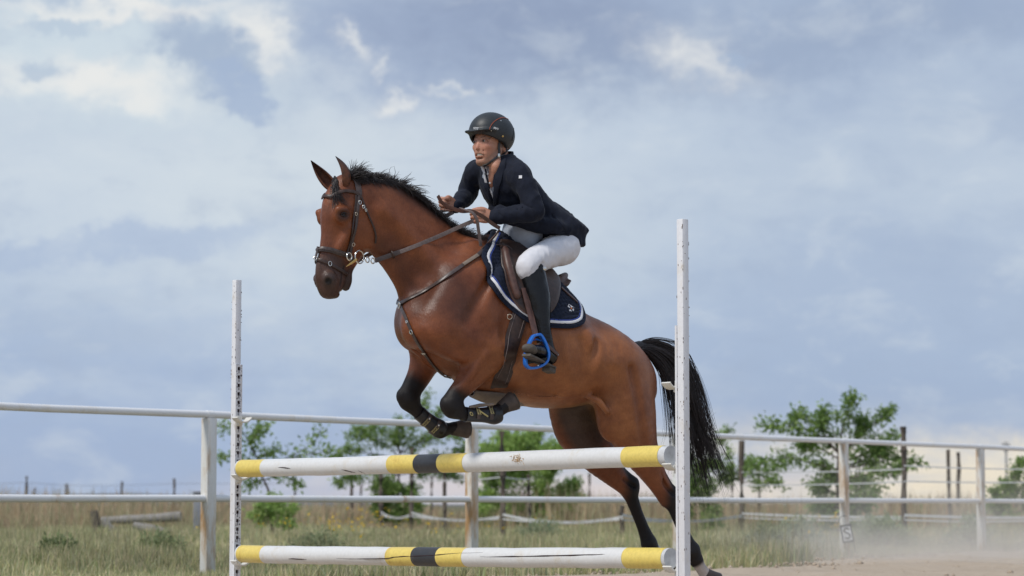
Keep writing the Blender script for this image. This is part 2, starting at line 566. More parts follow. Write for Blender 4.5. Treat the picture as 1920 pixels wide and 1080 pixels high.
# ------------------------------------------------------------------ ground
t0 = time.time()
def ground_mat(name, c1, c2, c3, sc=1.0):
    m, nt, b = new_mat(name)
    f = noise(nt, .35 * sc, 6, .6); g = noise(nt, 6 * sc, 6, .7); h = noise(nt, 60 * sc, 3, .6)
    c = mixrgb(nt, mapr(nt, f, .35, .65), c1, c2)
    c = mixrgb(nt, mapr(nt, g, .45, .75, 0, .8), c, c3)
    c = mixrgb(nt, mapr(nt, h, .3, .7, 0, .5), c, mixrgb(nt, 1.0, c, (.6, .6, .58), 'MULTIPLY'))
    nt.links.new(c, b.inputs['Base Color']); b.inputs['Roughness'].default_value = .95; b.inputs['Specular IOR Level'].default_value = .2
    bump(nt, b, g, .6, .05)
    return m
M_FIELD = ground_mat('dry_field_soil', (.17, .15, .085), (.13, .14, .075), (.25, .19, .11), .6)
M_SAND = ground_mat('pale_arena_sand', (.52, .42, .32), (.46, .37, .28), (.58, .49, .39), 1.6)
P = []; Q = []
ys = [-60, -20, 0, 6, 10, 14, 18, 22, 26, 30, 36, 44, 55, 70, 100, 150, 250, 500, 1200, 3000, 9000]
xs = [-9000, -3000, -1000, -300, -100, -40, -20, -12, -8, -5, -2, 0, 2, 5, 8, 12, 20, 40, 100, 300, 1000, 3000, 9000]
for y in ys:
    for x in xs:
        P.append((x, y, 0.0))
for i in range(len(ys) - 1):
    for j in range(len(xs) - 1):
        a = i * len(xs) + j; Q.append((a, a + 1, a + len(xs) + 1, a + len(xs)))
g = mesh_obj('ground', P, np.array(Q), M_FIELD, smooth=False); tag(g, kind='structure')

# the rail fence: post n stands at fence_pt(n)
def fence_pt(n):
    z = 18.6 * (1 + .138 * n); px = (393 + 614 * n) / (1 + .138 * n)
    return Vector(((px - 960) / FPX * z, z, 0))
FA, FB_ = fence_pt(-3), fence_pt(12)
FD = (FB_ - FA).normalized(); FN = Vector((FD.y, -FD.x, 0))       # FN points into the arena
# arena sand: everything on the camera's side of the fence, with an uneven edge, gently heaped
rg = np.random.RandomState(2)
P = []; Q = []
L_ = 60; nx, ny = 260, 70
for i in range(nx + 1):
    s_ = -12 + (L_) * i / nx
    inn = 1.7 * max(0, min(1, (19.5 - s_) / 5.0))
    for j in range(ny + 1):
        t = (j / ny) ** 2 * 26
        p = FA + FD * s_ + FN * (t + .25 + inn + .22 * math.sin(s_ * 1.7) + .15 * math.sin(s_ * 4.1 + 1))
        z = .004 + .035 * (1 + math.sin(p.x * 3.1 + math.sin(p.y * 2.3) * 2)) * min(1, t) * .5 + .02 * rg.rand() * min(1, t * 2) + (.02 * math.exp(-((t - .9) / .6) ** 2))
        P.append((p.x, p.y, z))
for i in range(nx):
    for j in range(ny):
        a = i * (ny + 1) + j; Q.append((a, a + ny + 1, a + ny + 2, a + 1))
g = mesh_obj('arena_sand', P, np.array(Q), M_SAND); tag(g, kind='structure')

# far low hills on the horizon
M_HILL = ground_mat('distant_scrubland', (.16, .17, .19), (.19, .19, .19), (.22, .2, .18), .01)
P = []; Q = []
n_ = 160
for i in range(n_ + 1):
    x = -2600 + 5200 * i / n_
    h = 7 + 5 * math.sin(i * .13) + 3 * math.sin(i * .41 + 1) + (3 if x < -200 else -4)
    h = max(h, 1.5)
    for (dy, f) in ((0, 0), (60, .6), (200, 1), (500, .4), (700, 0)):
        P.append((x, 3300 + dy, h * f - .2 * (f == 0)))
for i in range(n_):
    for j in range(4):
        a = i * 5 + j; Q.append((a, a + 5, a + 6, a + 1))
g = mesh_obj('distant_hills', P, np.array(Q), M_HILL); tag(g, kind='structure')

# ------------------------------------------------------------------ grass and weeds
def arena_side(x, y):
    return (x - FA.x) * FN.x + (y - FA.y) * FN.y
def sand_edge(x, y):
    s_ = (x - FA.x) * FD.x + (y - FA.y) * FD.y
    return 1.7 * np.clip((19.5 - s_) / 5.0, 0, 1)
def blades(n, zr, h, w, cols, seed, lean=.35, edge=-.15, clump=True, margin=1.6, zpow=1.0, h_fn=None, heads=None, bare=0.0):
    rg = np.random.RandomState(seed)
    X = np.empty(0); Y = np.empty(0)
    while len(X) < n:
        y = zr[0] + (zr[1] - zr[0]) * rg.rand(n) ** zpow
        x = (rg.rand(n) * 2 - 1) * (.214 * y * margin)
        if clump:
            cx = np.sin(x * 2.1 + np.sin(y * 1.3) * 2) * np.sin(y * 1.7 + np.sin(x * .9) * 2) + .6 * np.sin(x * 6.1 + y * 4.3)
            keep = rg.rand(n) < np.clip(.62 + .45 * cx - bare, .04, 1)
        else: keep = np.ones(n, bool)
        keep &= arena_side(x, y) < edge + sand_edge(x, y) + rg.rand(n) * .35
        X = np.concatenate([X, x[keep]]); Y = np.concatenate([Y, y[keep]])
    X = X[:n]; Y = Y[:n]
    hh = rg.uniform(h[0], h[1], n) * (.75 + .35 * np.sin(X * .8 + 1.3 * np.sin(Y * .5)))
    if h_fn is not None: hh = hh * h_fn(X, Y)
    ang = rg.rand(n) * 6.283; fa = rg.rand(n) * 3.14
    ln = rg.normal(0, lean, n) * hh
    ww = rg.uniform(w[0], w[1], n) / 2
    dx, dy = np.cos(ang) * ln, np.sin(ang) * ln
    bx, by = np.cos(fa) * ww, np.sin(fa) * ww
    z0 = np.zeros(n)
    def row(f, g_, wf):
        return (np.stack([X + dx * g_ - bx * wf, Y + dy * g_ - by * wf, z0 + hh * f], 1), np.stack([X + dx * g_ + bx * wf, Y + dy * g_ + by * wf, z0 + hh * f], 1))
    a0, a1 = row(0, 0, 1); b0, b1 = row(.55, .35, .85); c0, c1 = row(1.0, 1.0, .12)
    V = np.stack([a0, a1, b0, b1, c0, c1], 1).reshape(-1, 3)
    b = np.arange(n)[:, None] * 6
    Q = np.concatenate([b + np.array([[0, 1, 3, 2]]), b + np.array([[2, 3, 5, 4]])], 0)
    cols = np.array(cols); ci = rg.randint(0, len(cols), n)
    patch = (np.sin(X * 1.1 + 2 * np.sin(Y * .35)) + np.sin(Y * .9 + X * .4)) * .12
    C = cols[ci] * (rg.uniform(.7, 1.25, n) + patch)[:, None]
    C = np.repeat(C, 6, axis=0)
    return V, Q, C
def leaf_mat(name, rough=.6, trans=.25, base=None):
    m, nt, b = new_mat(name)
    a = N(nt, 'ShaderNodeAttribute', attribute_name='tint')
    f = noise(nt, 3, 4)
    c = mixrgb(nt, mapr(nt, f, .35, .65), a.outputs['Color'], mixrgb(nt, 1., a.outputs['Color'], (1.25, 1.2, 1.1), 'MULTIPLY'))
    nt.links.new(c, b.inputs['Base Color']); b.inputs['Roughness'].default_value = rough; b.inputs['Specular IOR Level'].default_value = .3
    tr = N(nt, 'ShaderNodeBsdfTranslucent'); nt.links.new(c, tr.inputs[0])
    mx = N(nt, 'ShaderNodeMixShader'); mx.inputs[0].default_value = trans
    nt.links.new(b.outputs[0], mx.inputs[1]); nt.links.new(tr.outputs[0], mx.inputs[2])
    nt.links.new(mx.outputs[0], nt.nodes['Material Output'].inputs[0])
    return m
M_GRASS = leaf_mat('grass_blades', .7, .3)
GC = [(.44, .42, .22), (.37, .38, .19), (.47, .44, .26), (.56, .49, .32), (.28, .34, .16), (.42, .45, .28), (.60, .53, .35)]
parts_ = [blades(112000, (16.5, 31), (.07, .25), (.006, .013), GC, 1), blades(98000, (31, 52), (.08, .25), (.010, .022), GC, 2), blades(45000, (52, 120), (.12, .30), (.03, .06), [(.42, .36, .21), (.38, .34, .2), (.46, .37, .24), (.32, .32, .19)], 3)]
V = np.concatenate([p[0] for p in parts_]); off = 0; QQ = []
for p in parts_: QQ.append(p[1] + off); off += len(p[0])
g = mesh_obj('meadow_grass', V, np.concatenate(QQ), M_GRASS, colors=np.concatenate([p[2] for p in parts_])); tag(g, 'grey green meadow grass with dry seed tips behind the white rail fence', kind='stuff')
BC = [(.34, .36, .20), (.40, .38, .24), (.45, .32, .21), (.50, .37, .25), (.38, .27, .18), (.36, .29, .19), (.56, .45, .32)]
hfn = lambda X, Y: 1.0 + .25 * np.sin(X * .35) + .2 * np.sin(X * 1.3 + 1)
parts_ = [blades(42000, (50, 72), (.35, .85), (.010, .03), BC, 4, lean=.22, h_fn=hfn), blades(34000, (72, 130), (.35, .85), (.03, .07), BC, 5, lean=.2, h_fn=hfn)]
V = np.concatenate([p[0] for p in parts_]); off = 0; QQ = []
for p in parts_: QQ.append(p[1] + off); off += len(p[0])
g = mesh_obj('dry_weeds', V, np.concatenate(QQ), M_GRASS, colors=np.concatenate([p[2] for p in parts_])); tag(g, 'band of tall dry russet weeds along the far side of the field', kind='stuff')
# pale seed stalks standing above the grass
v_, q_, c_s = blades(5200, (20, 48), (.40, .72), (.003, .006), [(.42, .36, .24), (.36, .33, .2), (.3, .3, .16)], 6, lean=.3)
g = mesh_obj('seed_stalks', v_, q_, M_GRASS, colors=c_s); tag(g, 'thin pale seed stalks standing above the meadow grass', kind='stuff')
# yellow flowers
rg = np.random.RandomState(9); P = []; Q = []; CC = []
spots = [(620, 985, 90, 32), (600, 975, 160, 24), (1510, 1000, 70, 22), (1560, 1010, 40, 24), (860, 985, 120, 20), (700, 960, 60, 18)]
for (px, py, sx, n) in spots:
    for k in range(n):
        p = at(px + rg.normal(0, sx * .5), py + rg.normal(0, 8), rg.uniform(30, 44))
        if p.z < .15: p.z = rg.uniform(.2, .45)
        for q in range(3):
            c = np.array(p) + rg.normal(0, .02, 3); r_ = rg.uniform(.008, .02); b = len(P)
            u = rg.normal(0, 1, 3); u /= np.linalg.norm(u); w = np.cross(u, rg.normal(0, 1, 3)); w /= np.linalg.norm(w)
            P += [tuple(c + u * r_), tuple(c + w * r_), tuple(c - u * r_), tuple(c - w * r_)]; Q.append((b, b + 1, b + 2, b + 3)); CC += [(.75, .52, .05)] * 4
g = mesh_obj('yellow_flowers', P, np.array(Q), M_GRASS, colors=np.array(CC)); tag(g, 'scattered small yellow flowers in the meadow grass', kind='stuff')

# ------------------------------------------------------------------ trees and shrubs
M_BARK = simple_mat('grey_brown_bark', (.11, .085, .065), .9, var=.4, scale=20, bstr=.6, bdist=.01)
M_LEAF = leaf_mat('tree_leaves', .5, .5)
def leaves(pts, dirs, sz, cols, rg, per, droop=.5):
    """small folded leaves hanging from the given twig points"""
    n = len(pts) * per
    P = np.repeat(np.array(pts), per, axis=0) + rg.normal(0, sz * .8, (n, 3)) * np.array([1, 1, .8])
    D = rg.normal(0, .8, (n, 3)) + np.repeat(np.array(dirs), per, axis=0) * .9; D[:, 2] -= droop
    D /= np.linalg.norm(D, axis=1, keepdims=True)
    S = np.cross(D, rg.normal(0, 1, (n, 3))); S /= np.linalg.norm(S, axis=1, keepdims=True)
    Nn = np.cross(S, D)
    ln = rg.uniform(.7, 1.35, n)[:, None] * sz; wd = ln * .23
    a = P; b = P + D * ln * .5 + S * wd + Nn * wd * .3; c = P + D * ln - Nn * ln * .12; d = P + D * ln * .5 - S * wd + Nn * wd * .3
    V = np.stack([a, b, c, d], 1).reshape(-1, 3)
    b0 = np.arange(n)[:, None] * 4
    Q = np.concatenate([b0 + np.array([[0, 1, 2]]), b0 + np.array([[0, 2, 3]])], 0)
    cc = np.array(cols)[rg.randint(0, len(cols), n)] * rg.uniform(.7, 1.3, n)[:, None]
    return V, Q, np.repeat(cc, 4, axis=0)
LG = [(.20, .31, .09), (.25, .37, .11), (.16, .26, .08), (.31, .42, .15)]
PG = [(.36, .50, .15), (.30, .44, .13), (.42, .55, .2), (.25, .38, .12)]
def tree(name, label, cat, base, Y, trunk_px, limbs, cols, seed, per=9, lsz=.075, rt=.03, twigs=15, twl=.28, group=None, depth=.5):
    """limbs: each a list of photo points from the fork outwards; the depth of each is chosen at random"""
    rg = np.random.RandomState(seed)
    r0 = at(base[0], base[1], Y); r0.z = 0
    t = thing(name, label, cat, tuple(r0), group)
    mb = MB()
    tp = [r0] + [at(x, y, Y + rg.uniform(-.05, .05)) for x, y in trunk_px]
    if len(tp) > 1:
        c = catmull([V3(p) for p in tp], 4); mb.sweep(c, list(np.linspace(rt * 1.2, rt * .45, len(c))), n=7)
    pts = []; dirs = []
    for lm in limbs:
        dY = rg.uniform(-depth, depth)
        k = len(lm)
        L = [V3(at(x, y, Y + dY * (i / max(1, k - 1)))) for i, (x, y) in enumerate(lm)]
        c = catmull(L, 6); m = len(c)
        mb.sweep(c, list(np.linspace(rt * .5, rt * .1, m)), n=5)
        for q in range(twigs):
            f = .18 + .82 * (q + rg.rand()) / twigs
            i = min(m - 2, int(f * (m - 1))); p = c[i] + (c[i + 1] - c[i]) * rg.rand()
            ax = c[i + 1] - c[i]; ax /= np.linalg.norm(ax) + 1e-9
            d = ax * .8 + rg.normal(0, .65, 3); d[2] += .12; d /= np.linalg.norm(d)
            ln = twl * rg.uniform(.4, 1.1) * (1.15 - .6 * f)
            tw = [p + d * ln * s_ + np.array((0, 0, -.10 * ln)) * s_ * s_ for s_ in (0, .5, 1)]
            mb.sweep(tw, [.006, .004, .0015], n=3)
            for s_ in np.linspace(.2, 1, 5):
                pts.append(p + d * ln * s_ + np.array((0, 0, -.1 * ln)) * s_ * s_); dirs.append(d)
        for s_ in np.linspace(.55, 1, 8):
            pts.append(c[min(m - 1, int(s_ * (m - 1)))]); dirs.append((c[-1] - c[-2]) / (np.linalg.norm(c[-1] - c[-2]) + 1e-9))
    mb.build('trunk', M_BARK, t)
    V, Q, C_ = leaves(pts, dirs, lsz, cols, rg, per)
    mesh_obj('crown', V, Q, M_LEAF, t, smooth=False, colors=C_)
    return t
tree('young_tree', 'thin young tree with sparse spreading branches, left of the other trees behind the rails', 'tree', (512, 985), 40, [(506, 930), (490, 890), (483, 860)],
     [[(483, 860), (470, 835), (455, 810), (430, 795), (412, 800)], [(483, 860), (472, 840), (478, 815), (496, 795)], [(470, 835), (482, 815), (505, 792)], [(490, 890), (520, 868), (555, 850), (590, 828), (604, 800)],
      [(520, 868), (560, 856), (600, 848), (622, 842)], [(490, 890), (465, 868), (440, 858), (412, 856)], [(495, 900), (520, 893), (545, 897), (560, 905)], [(492, 900), (476, 905), (466, 912)], [(483, 860), (500, 850), (520, 845)]],
     LG, 21, per=3, rt=.022, twigs=8, twl=.22, lsz=.08)
tree('shrub', 'low bright green shrub at the foot of the thin left tree', 'shrub', (508, 990), 37, [(508, 975)],
     [[(508, 980), (500, 960), (490, 945)], [(508, 980), (515, 955), (520, 940)], [(508, 982), (535, 965), (548, 950)], [(508, 982), (488, 972), (478, 962)], [(508, 980), (505, 950), (507, 932)], [(508, 984), (528, 980), (545, 978)]], PG, 22, per=8, rt=.012, twigs=9, twl=.12, lsz=.06, depth=.25)
tree('tree', 'bushy dark green tree with long side branches behind the yellow band of the upper pole', 'tree', (745, 998), 54, [(745, 940), (748, 890), (750, 850)],
     [[(750, 850), (735, 820), (705, 802), (672, 800)], [(750, 850), (770, 815), (790, 780), (800, 745)], [(750, 860), (690, 850), (650, 845), (625, 858)], [(750, 850), (800, 825), (850, 812), (895, 820)], [(750, 870), (800, 860), (850, 850), (880, 836)],
      [(750, 850), (745, 815), (752, 790)], [(748, 890), (720, 900), (700, 915)], [(748, 890), (785, 885), (830, 888), (862, 896)], [(750, 860), (720, 830), (690, 818), (655, 816)], [(750, 890), (700, 885), (660, 892), (635, 903)],
      [(745, 940), (720, 930), (708, 950)], [(745, 940), (770, 930), (785, 950)], [(745, 950), (735, 970), (720, 980)], [(745, 950), (765, 970), (780, 980)], [(748, 900), (760, 920), (775, 915)], [(745, 930), (735, 905), (728, 920)], [(750, 850), (775, 835), (815, 800), (822, 770)], [(746, 900), (750, 960), (748, 985)], [(746, 900), (725, 940), (715, 965)], [(746, 900), (770, 950), (770, 985)]],
     LG, 23, per=6, rt=.035, twigs=15, twl=.26, lsz=.085)
tree('leafy_bush', 'bright pale green leafy bush behind the middle of the upper pole', 'bush', (985, 1005), 52, [(985, 960), (983, 920)],
     [[(985, 940), (960, 880), (950, 840), (945, 818)], [(985, 940), (990, 880), (1000, 840), (1005, 815)], [(985, 940), (1020, 900), (1045, 865), (1055, 835)], [(985, 950), (935, 910), (915, 880), (905, 845)], [(985, 950), (1030, 940), (1060, 925), (1072, 915)], [(985, 960), (940, 950), (915, 930)],
      [(985, 965), (960, 985), (930, 990)], [(985, 965), (1015, 985), (1040, 990)], [(985, 950), (975, 860), (975, 825)], [(985, 950), (1025, 880), (1030, 840)], [(985, 960), (945, 965), (905, 960)], [(985, 960), (1035, 965), (1062, 965)], [(985, 940), (930, 870), (920, 845)], [(985, 960), (1000, 950), (1020, 945)], [(985, 960), (965, 950), (950, 975)]],
     PG, 24, per=13, rt=.02, twigs=26, twl=.44, lsz=.085)
tree('tree', 'spreading green tree with a tall centre shoot and arched branches right of the jump', 'tree', (1575, 1010), 42, [(1572, 960), (1570, 900), (1572, 850)],
     [[(1572, 850), (1580, 800), (1592, 765), (1598, 742)], [(1572, 850), (1540, 820), (1500, 802), (1465, 800), (1438, 797)], [(1572, 850), (1620, 810), (1650, 785), (1670, 768)], [(1572, 850), (1545, 815), (1538, 790), (1550, 772)], [(1570, 880), (1620, 862), (1650, 840), (1672, 808)],
      [(1570, 880), (1630, 870), (1680, 858), (1720, 866)], [(1570, 880), (1520, 868), (1480, 858), (1440, 865), (1412, 872)], [(1570, 900), (1620, 890), (1660, 880), (1690, 876)], [(1572, 850), (1600, 830), (1615, 800), (1620, 785)], [(1572, 860), (1530, 838), (1500, 830)],
      [(1570, 900), (1600, 905), (1630, 905)], [(1570, 930), (1545, 915), (1530, 905)], [(1570, 940), (1600, 930), (1640, 922)], [(1570, 950), (1550, 950), (1530, 945)], [(1570, 950), (1595, 950), (1625, 945)], [(1570, 920), (1560, 890), (1540, 872)], [(1572, 850), (1560, 820), (1510, 780), (1485, 788)], [(1572, 870), (1620, 850), (1640, 838), (1655, 828)], [(1570, 930), (1560, 960), (1555, 985)], [(1570, 930), (1590, 965), (1595, 985)]],
     LG, 25, per=5, rt=.035, twigs=15, twl=.24, lsz=.085)
tree('young_tree', 'small young tree with low arched branches just left of the tall spreading tree', 'tree', (1385, 1000), 46, [(1388, 950), (1392, 900)],
     [[(1392, 900), (1420, 888), (1450, 880), (1478, 862)], [(1392, 900), (1370, 880), (1345, 870), (1320, 872)], [(1392, 905), (1430, 900), (1460, 902)], [(1392, 900), (1400, 880), (1405, 862)], [(1392, 900), (1360, 840), (1350, 820), (1362, 806)], [(1392, 905), (1372, 892), (1358, 890)]],
     LG, 26, per=6, rt=.018, twigs=9, twl=.2, lsz=.08)
tree('shrub', 'loose green shrub standing behind the right jump upright', 'shrub', (1305, 1005), 44, [(1305, 960)],
     [[(1305, 960), (1300, 920), (1305, 885)], [(1305, 960), (1320, 930), (1335, 905)], [(1305, 965), (1325, 955), (1342, 958)], [(1305, 960), (1285, 930), (1275, 905)], [(1305, 970), (1290, 965), (1275, 960)], [(1305, 950), (1315, 890), (1330, 862)], [(1305, 950), (1295, 880), (1285, 850)], [(1305, 975), (1325, 980), (1340, 975)]],
     LG, 27, per=6, rt=.014, twigs=10, twl=.2, lsz=.08, depth=.3)
tree('shrub', 'green shrub cut by the right edge of the view behind the rails', 'shrub', (1905, 1000), 46, [(1905, 955)],
     [[(1905, 955), (1900, 920), (1902, 885), (1912, 862)], [(1905, 955), (1880, 940), (1862, 920)], [(1905, 950), (1930, 910), (1945, 890)], [(1905, 960), (1880, 955), (1862, 945)], [(1905, 950), (1895, 920), (1885, 905)], [(1905, 950), (1925, 930), (1940, 915)], [(1905, 960), (1935, 955), (1960, 950)]],
     LG, 28, per=7, rt=.014, twigs=11, twl=.22, lsz=.08, depth=.3)
def mound(px, py, Y, wpx, hpx, label, seed, cols, n=260):
    rg = np.random.RandomState(seed)
    c = at(px, py, Y); c.z = 0; k = Y / FPX
    t = thing('low_plant', label, 'plant', tuple(c))
    pts = []; dirs = []; mb = MB()
    for i in range(n):
        a = rg.rand() * 6.283; e = rg.rand() ** .6 * 1.5
        d = np.array((math.cos(a) * math.sin(e), math.sin(a) * math.sin(e), math.cos(e) + .1))
        rr = rg.uniform(.55, 1)
        p = np.array(c) + d * np.array((wpx * k / 2, wpx * k / 2, hpx * k)) * rr
        pts.append(p); dirs.append(d)
        if i % 6 == 0: mb.sweep([np.array(c), np.array(c) * .4 + p * .6, p], [.005, .004, .002], n=3)
    mb.build('stems', M_BARK, t)
    V, Q, C_ = leaves(pts, dirs, .045, cols, rg, 5, droop=-.3)
    mesh_obj('leaf_mass', V, Q, M_LEAF, t, smooth=False, colors=C_)
SG = [(.34, .40, .26), (.29, .35, .21), (.40, .45, .30)]
mound(1500, 1030, 32, 100, 55, 'pale grey green plant right of the leaning letter board', 31, SG)
mound(1655, 1035, 31, 120, 62, 'broad pale green plant between the two right fence posts', 32, SG, 380)
mound(1820, 1040, 30.5, 90, 60, 'pale green plant at the foot of the rightmost fence post', 33, SG)
mound(1640, 1010, 37, 90, 45, 'small pale green plant behind the wider one right of the letter board', 34, SG)
mound(1015, 1020, 34, 100, 46, 'round leafy weed in the grass below the pale green bush', 35, SG)
mound(110, 1075, 22, 90, 55, 'dark green weed in the grass at the lower left corner', 36, [(.22, .27, .13), (.27, .31, .16)])
mound(300, 1062, 24, 110, 50, 'green weed left of the rusty fence post at the bottom', 37, [(.26, .31, .16), (.31, .35, .19)])
mound(600, 1050, 26, 130, 46, 'grey green weed below the left end of the lower pole', 38, [(.28, .32, .18), (.34, .36, .22)])
mound(1440, 1045, 29, 90, 50, 'green tuft at the sand edge left of the letter board', 39, [(.28, .32, .18), (.34, .36, .22)])
# dust thrown up from the sand
def dust(name, label, lo, hi, dens, seed, sc):
    mb = MB(); lo, hi = Vector(lo), Vector(hi); mb.box((lo + hi) / 2, tuple(hi - lo))
    m = bpy.data.materials.new(name + '_air'); m.use_nodes = True; nt = m.node_tree; nt.nodes.clear()
    tc = nt.nodes.new('ShaderNodeTexCoord')
    sp = nt.nodes.new('ShaderNodeSeparateXYZ'); nt.links.new(tc.outputs['Generated'], sp.inputs[0])
    def mm(op, a, b):
        n = nt.nodes.new('ShaderNodeMath'); n.operation = op
        for i, v in enumerate((a, b)):
            if isinstance(v, (int, float)): n.inputs[i].default_value = v
            else: nt.links.new(v, n.inputs[i])
        return n.outputs[0]
    ex = mapr(nt, mm('ABSOLUTE', mm('SUBTRACT', sp.outputs[0], .5), 0), .5, .22, 0, 1, True)
    ey = mapr(nt, mm('ABSOLUTE', mm('SUBTRACT', sp.outputs[1], .5), 0), .5, .2, 0, 1, True)
    ez = mapr(nt, sp.outputs[2], 1.0, .0, 0, 1, True)
    f = mapr(nt, noise(nt, sc, 5, .6, tc.outputs['Object'], .6), .44, .70, 0.0, 1)
    low = mapr(nt, sp.outputs[2], .35, .0, 0, .45)
    d = mm('MULTIPLY', mm('MULTIPLY', mm('MULTIPLY', ex, ey), mm('POWER', ez, 1.6)), mm('MULTIPLY', mm('ADD', f, low), dens))
    v = nt.nodes.new('ShaderNodeVolumePrincipled'); v.inputs['Color'].default_value = (.96, .91, .84, 1); nt.links.new(d, v.inputs['Density'])
    v.inputs['Anisotropy'].default_value = .2
    out = nt.nodes.new('ShaderNodeOutputMaterial'); nt.links.new(v.outputs[0], out.inputs['Volume'])
    o = mb.build(name, m, smooth=False); tag(o, label, kind='stuff')
dust('dust_cloud', 'pale dust drifting low over the sand on the right', (1.5, 21.0, .0), (9.8, 28.0, 1.2), .66, 1, 1.3)
# clods and hoof-churned lumps on the sand
rg = np.random.RandomState(15); P = []; Q = []
oct_ = np.array([(1, 0, 0), (-1, 0, 0), (0, 1, 0), (0, -1, 0), (0, 0, 1), (0, 0, -.6)])
tri = [(0, 2, 4), (2, 1, 4), (1, 3, 4), (3, 0, 4), (2, 0, 5), (1, 2, 5), (3, 1, 5), (0, 3, 5)]
for k in range(5200):
    s_ = rg.uniform(2, 46); t = rg.rand() ** 1.5 * 6 + .2
    p = FA + FD * s_ + FN * (t + 1.7 * max(0, min(1, (19.5 - s_) / 5.0)))
    r_ = rg.uniform(.006, .03) * rg.uniform(.4, 1)
    z = .004 + .035 * (1 + math.sin(p.x * 3.1 + math.sin(p.y * 2.3) * 2)) * .5 + .02 * math.exp(-((t - .9) / .6) ** 2)
    b = len(P); sc_ = rg.uniform(.6, 1.4, 3)
    P += [tuple(np.array((p.x, p.y, z + r_ * .3)) + o * r_ * sc_) for o in oct_]
    Q += [tuple(b + i for i in f) for f in tri]
g = mesh_obj('sand_clods', P, np.array(Q), M_SAND, smooth=False); tag(g, 'small clods of churned sand along the arena edge', kind='stuff')
print('env', time.time() - t0)
# ------------------------------------------------------------------ white pipe rail fence
t0 = time.time()
def paint_mat(name, c=(.78, .78, .77), rust=(.35, .17, .06), amt=.62, rsc=7, rough=.45, stretch=.35, var=.05, metal_chips=None):
    m, nt, b = new_mat(name)
    tc = N(nt, 'ShaderNodeTexCoord')
    mp = N(nt, 'ShaderNodeMapping'); mp.inputs['Scale'].default_value = (1, 1, stretch); nt.links.new(tc.outputs['Object'], mp.inputs[0])
    f = noise(nt, rsc, 8, .68, mp.outputs[0]); g = noise(nt, rsc * .22, 4, .5, mp.outputs[0]); h = noise(nt, 60, 4, .6)
    col_ = mixrgb(nt, mapr(nt, h, .3, .7), tuple(x * (1 - var) for x in c), tuple(min(1, x * (1 + var)) for x in c))
    lg = N(nt, 'ShaderNodeMath', operation='ADD'); nt.links.new(f, lg.inputs[0])
    l2 = N(nt, 'ShaderNodeMath', operation='MULTIPLY'); nt.links.new(g, l2.inputs[0]); l2.inputs[1].default_value = .45; nt.links.new(l2.outputs[0], lg.inputs[1])
    k = mapr(nt, lg.outputs[0], amt + .18, amt + .34)
    col_ = mixrgb(nt, mapr(nt, lg.outputs[0], amt + .08, amt + .3, 0, .6), col_, tuple(x * y for x, y in zip(c, (.86, .74, .55))))
    col_ = mixrgb(nt, k, col_, rust)
    nt.links.new(col_, b.inputs['Base Color']); b.inputs['Roughness'].default_value = rough
    bump(nt, b, f, .2, .002)
    return m
M_RAIL = paint_mat('white_pipe_paint', (.80, .80, .80), amt=.70, rsc=5)
M_RPOST = paint_mat('white_post_paint_rusting', (.74, .74, .72), rust=(.46, .27, .12), amt=.545, rsc=7, stretch=.25)
fence = thing('rail_fence', 'long white two rail pipe fence with rust streaked posts round the arena', 'fence', tuple(fence_pt(0)))
HT, HL_ = .57 + 177 * 18.6 / FPX, .57 + 13.5 * 18.6 / FPX
HT -= .028
side = FD.cross(UP_ := Vector((0, 0, 1)))
for n in range(-3, 11):
    a = fence_pt(n)
    mb = MB(); mb.box(a + Vector((0, 0, (HT - .03) / 2)), (.10, .075, HT - .03), (FD, side, UP_), bev=.006)
    mb.build('post', M_RPOST, fence)
    if n < 10:
        b = fence_pt(n + 1)
        for h, nm in ((HT, 'top_rail'), (HL_, 'lower_rail')):
            sag = 0.006 * math.sin(n * 2.3 + h)
            off = side * (0.0 if nm == 'top_rail' else -.0)
            pts = [a + UP_ * (h) + off, a.lerp(b, .5) + UP_ * (h - .004 + sag * .3) + off, b + UP_ * h + off]
            mb = MB(); mb.sweep(pts, .0285, n=14); o = mb.build(nm, M_RAIL, fence)
            m2 = MB(); m2.sweep([a + UP_ * h - FD * .035, a + UP_ * h + FD * .035], .0315, n=14); m2.build('rail_joint', M_RAIL, o)

# ------------------------------------------------------------------ the jump
JL, JR = at(441.5, 800, 14.25), at(1282, 800, 11.45)
JL.z = JR.z = 0
JD = (JR - JL).normalized(); JN = Vector((JD.y, -JD.x, 0))          # JN: towards the camera's left side
M_JW = paint_mat('white_wood_paint_chipped', (.74, .74, .76), rust=(.24, .19, .14), amt=.70, rsc=16, stretch=.5, rough=.55)
M_PW = paint_mat('white_pole_paint', (.71, .71, .70), rust=(.42, .34, .24), amt=.70, rsc=9, stretch=1, rough=.4)
M_PY = paint_mat('yellow_pole_paint', (.77, .60, .15), rust=(.38, .27, .06), amt=.66, rsc=9, stretch=1, rough=.4, var=.1)
M_PB = paint_mat('faded_black_pole_paint', (.035, .037, .043), rust=(.12, .11, .1), amt=.6, rsc=12, stretch=1, rough=.42, var=.2)
M_PIN = simple_mat('cream_plastic', (.68, .66, .60), .45, var=.08)
M_HOLE = simple_mat('dark_oak_hole', (.03, .012, .012), .9)
M_CHIP = simple_mat('bare_wood_chip', (.16, .12, .10), .9)
M_STAINW = simple_mat('pole_end_grey', (.60, .61, .62), .6, var=.2, scale=20)
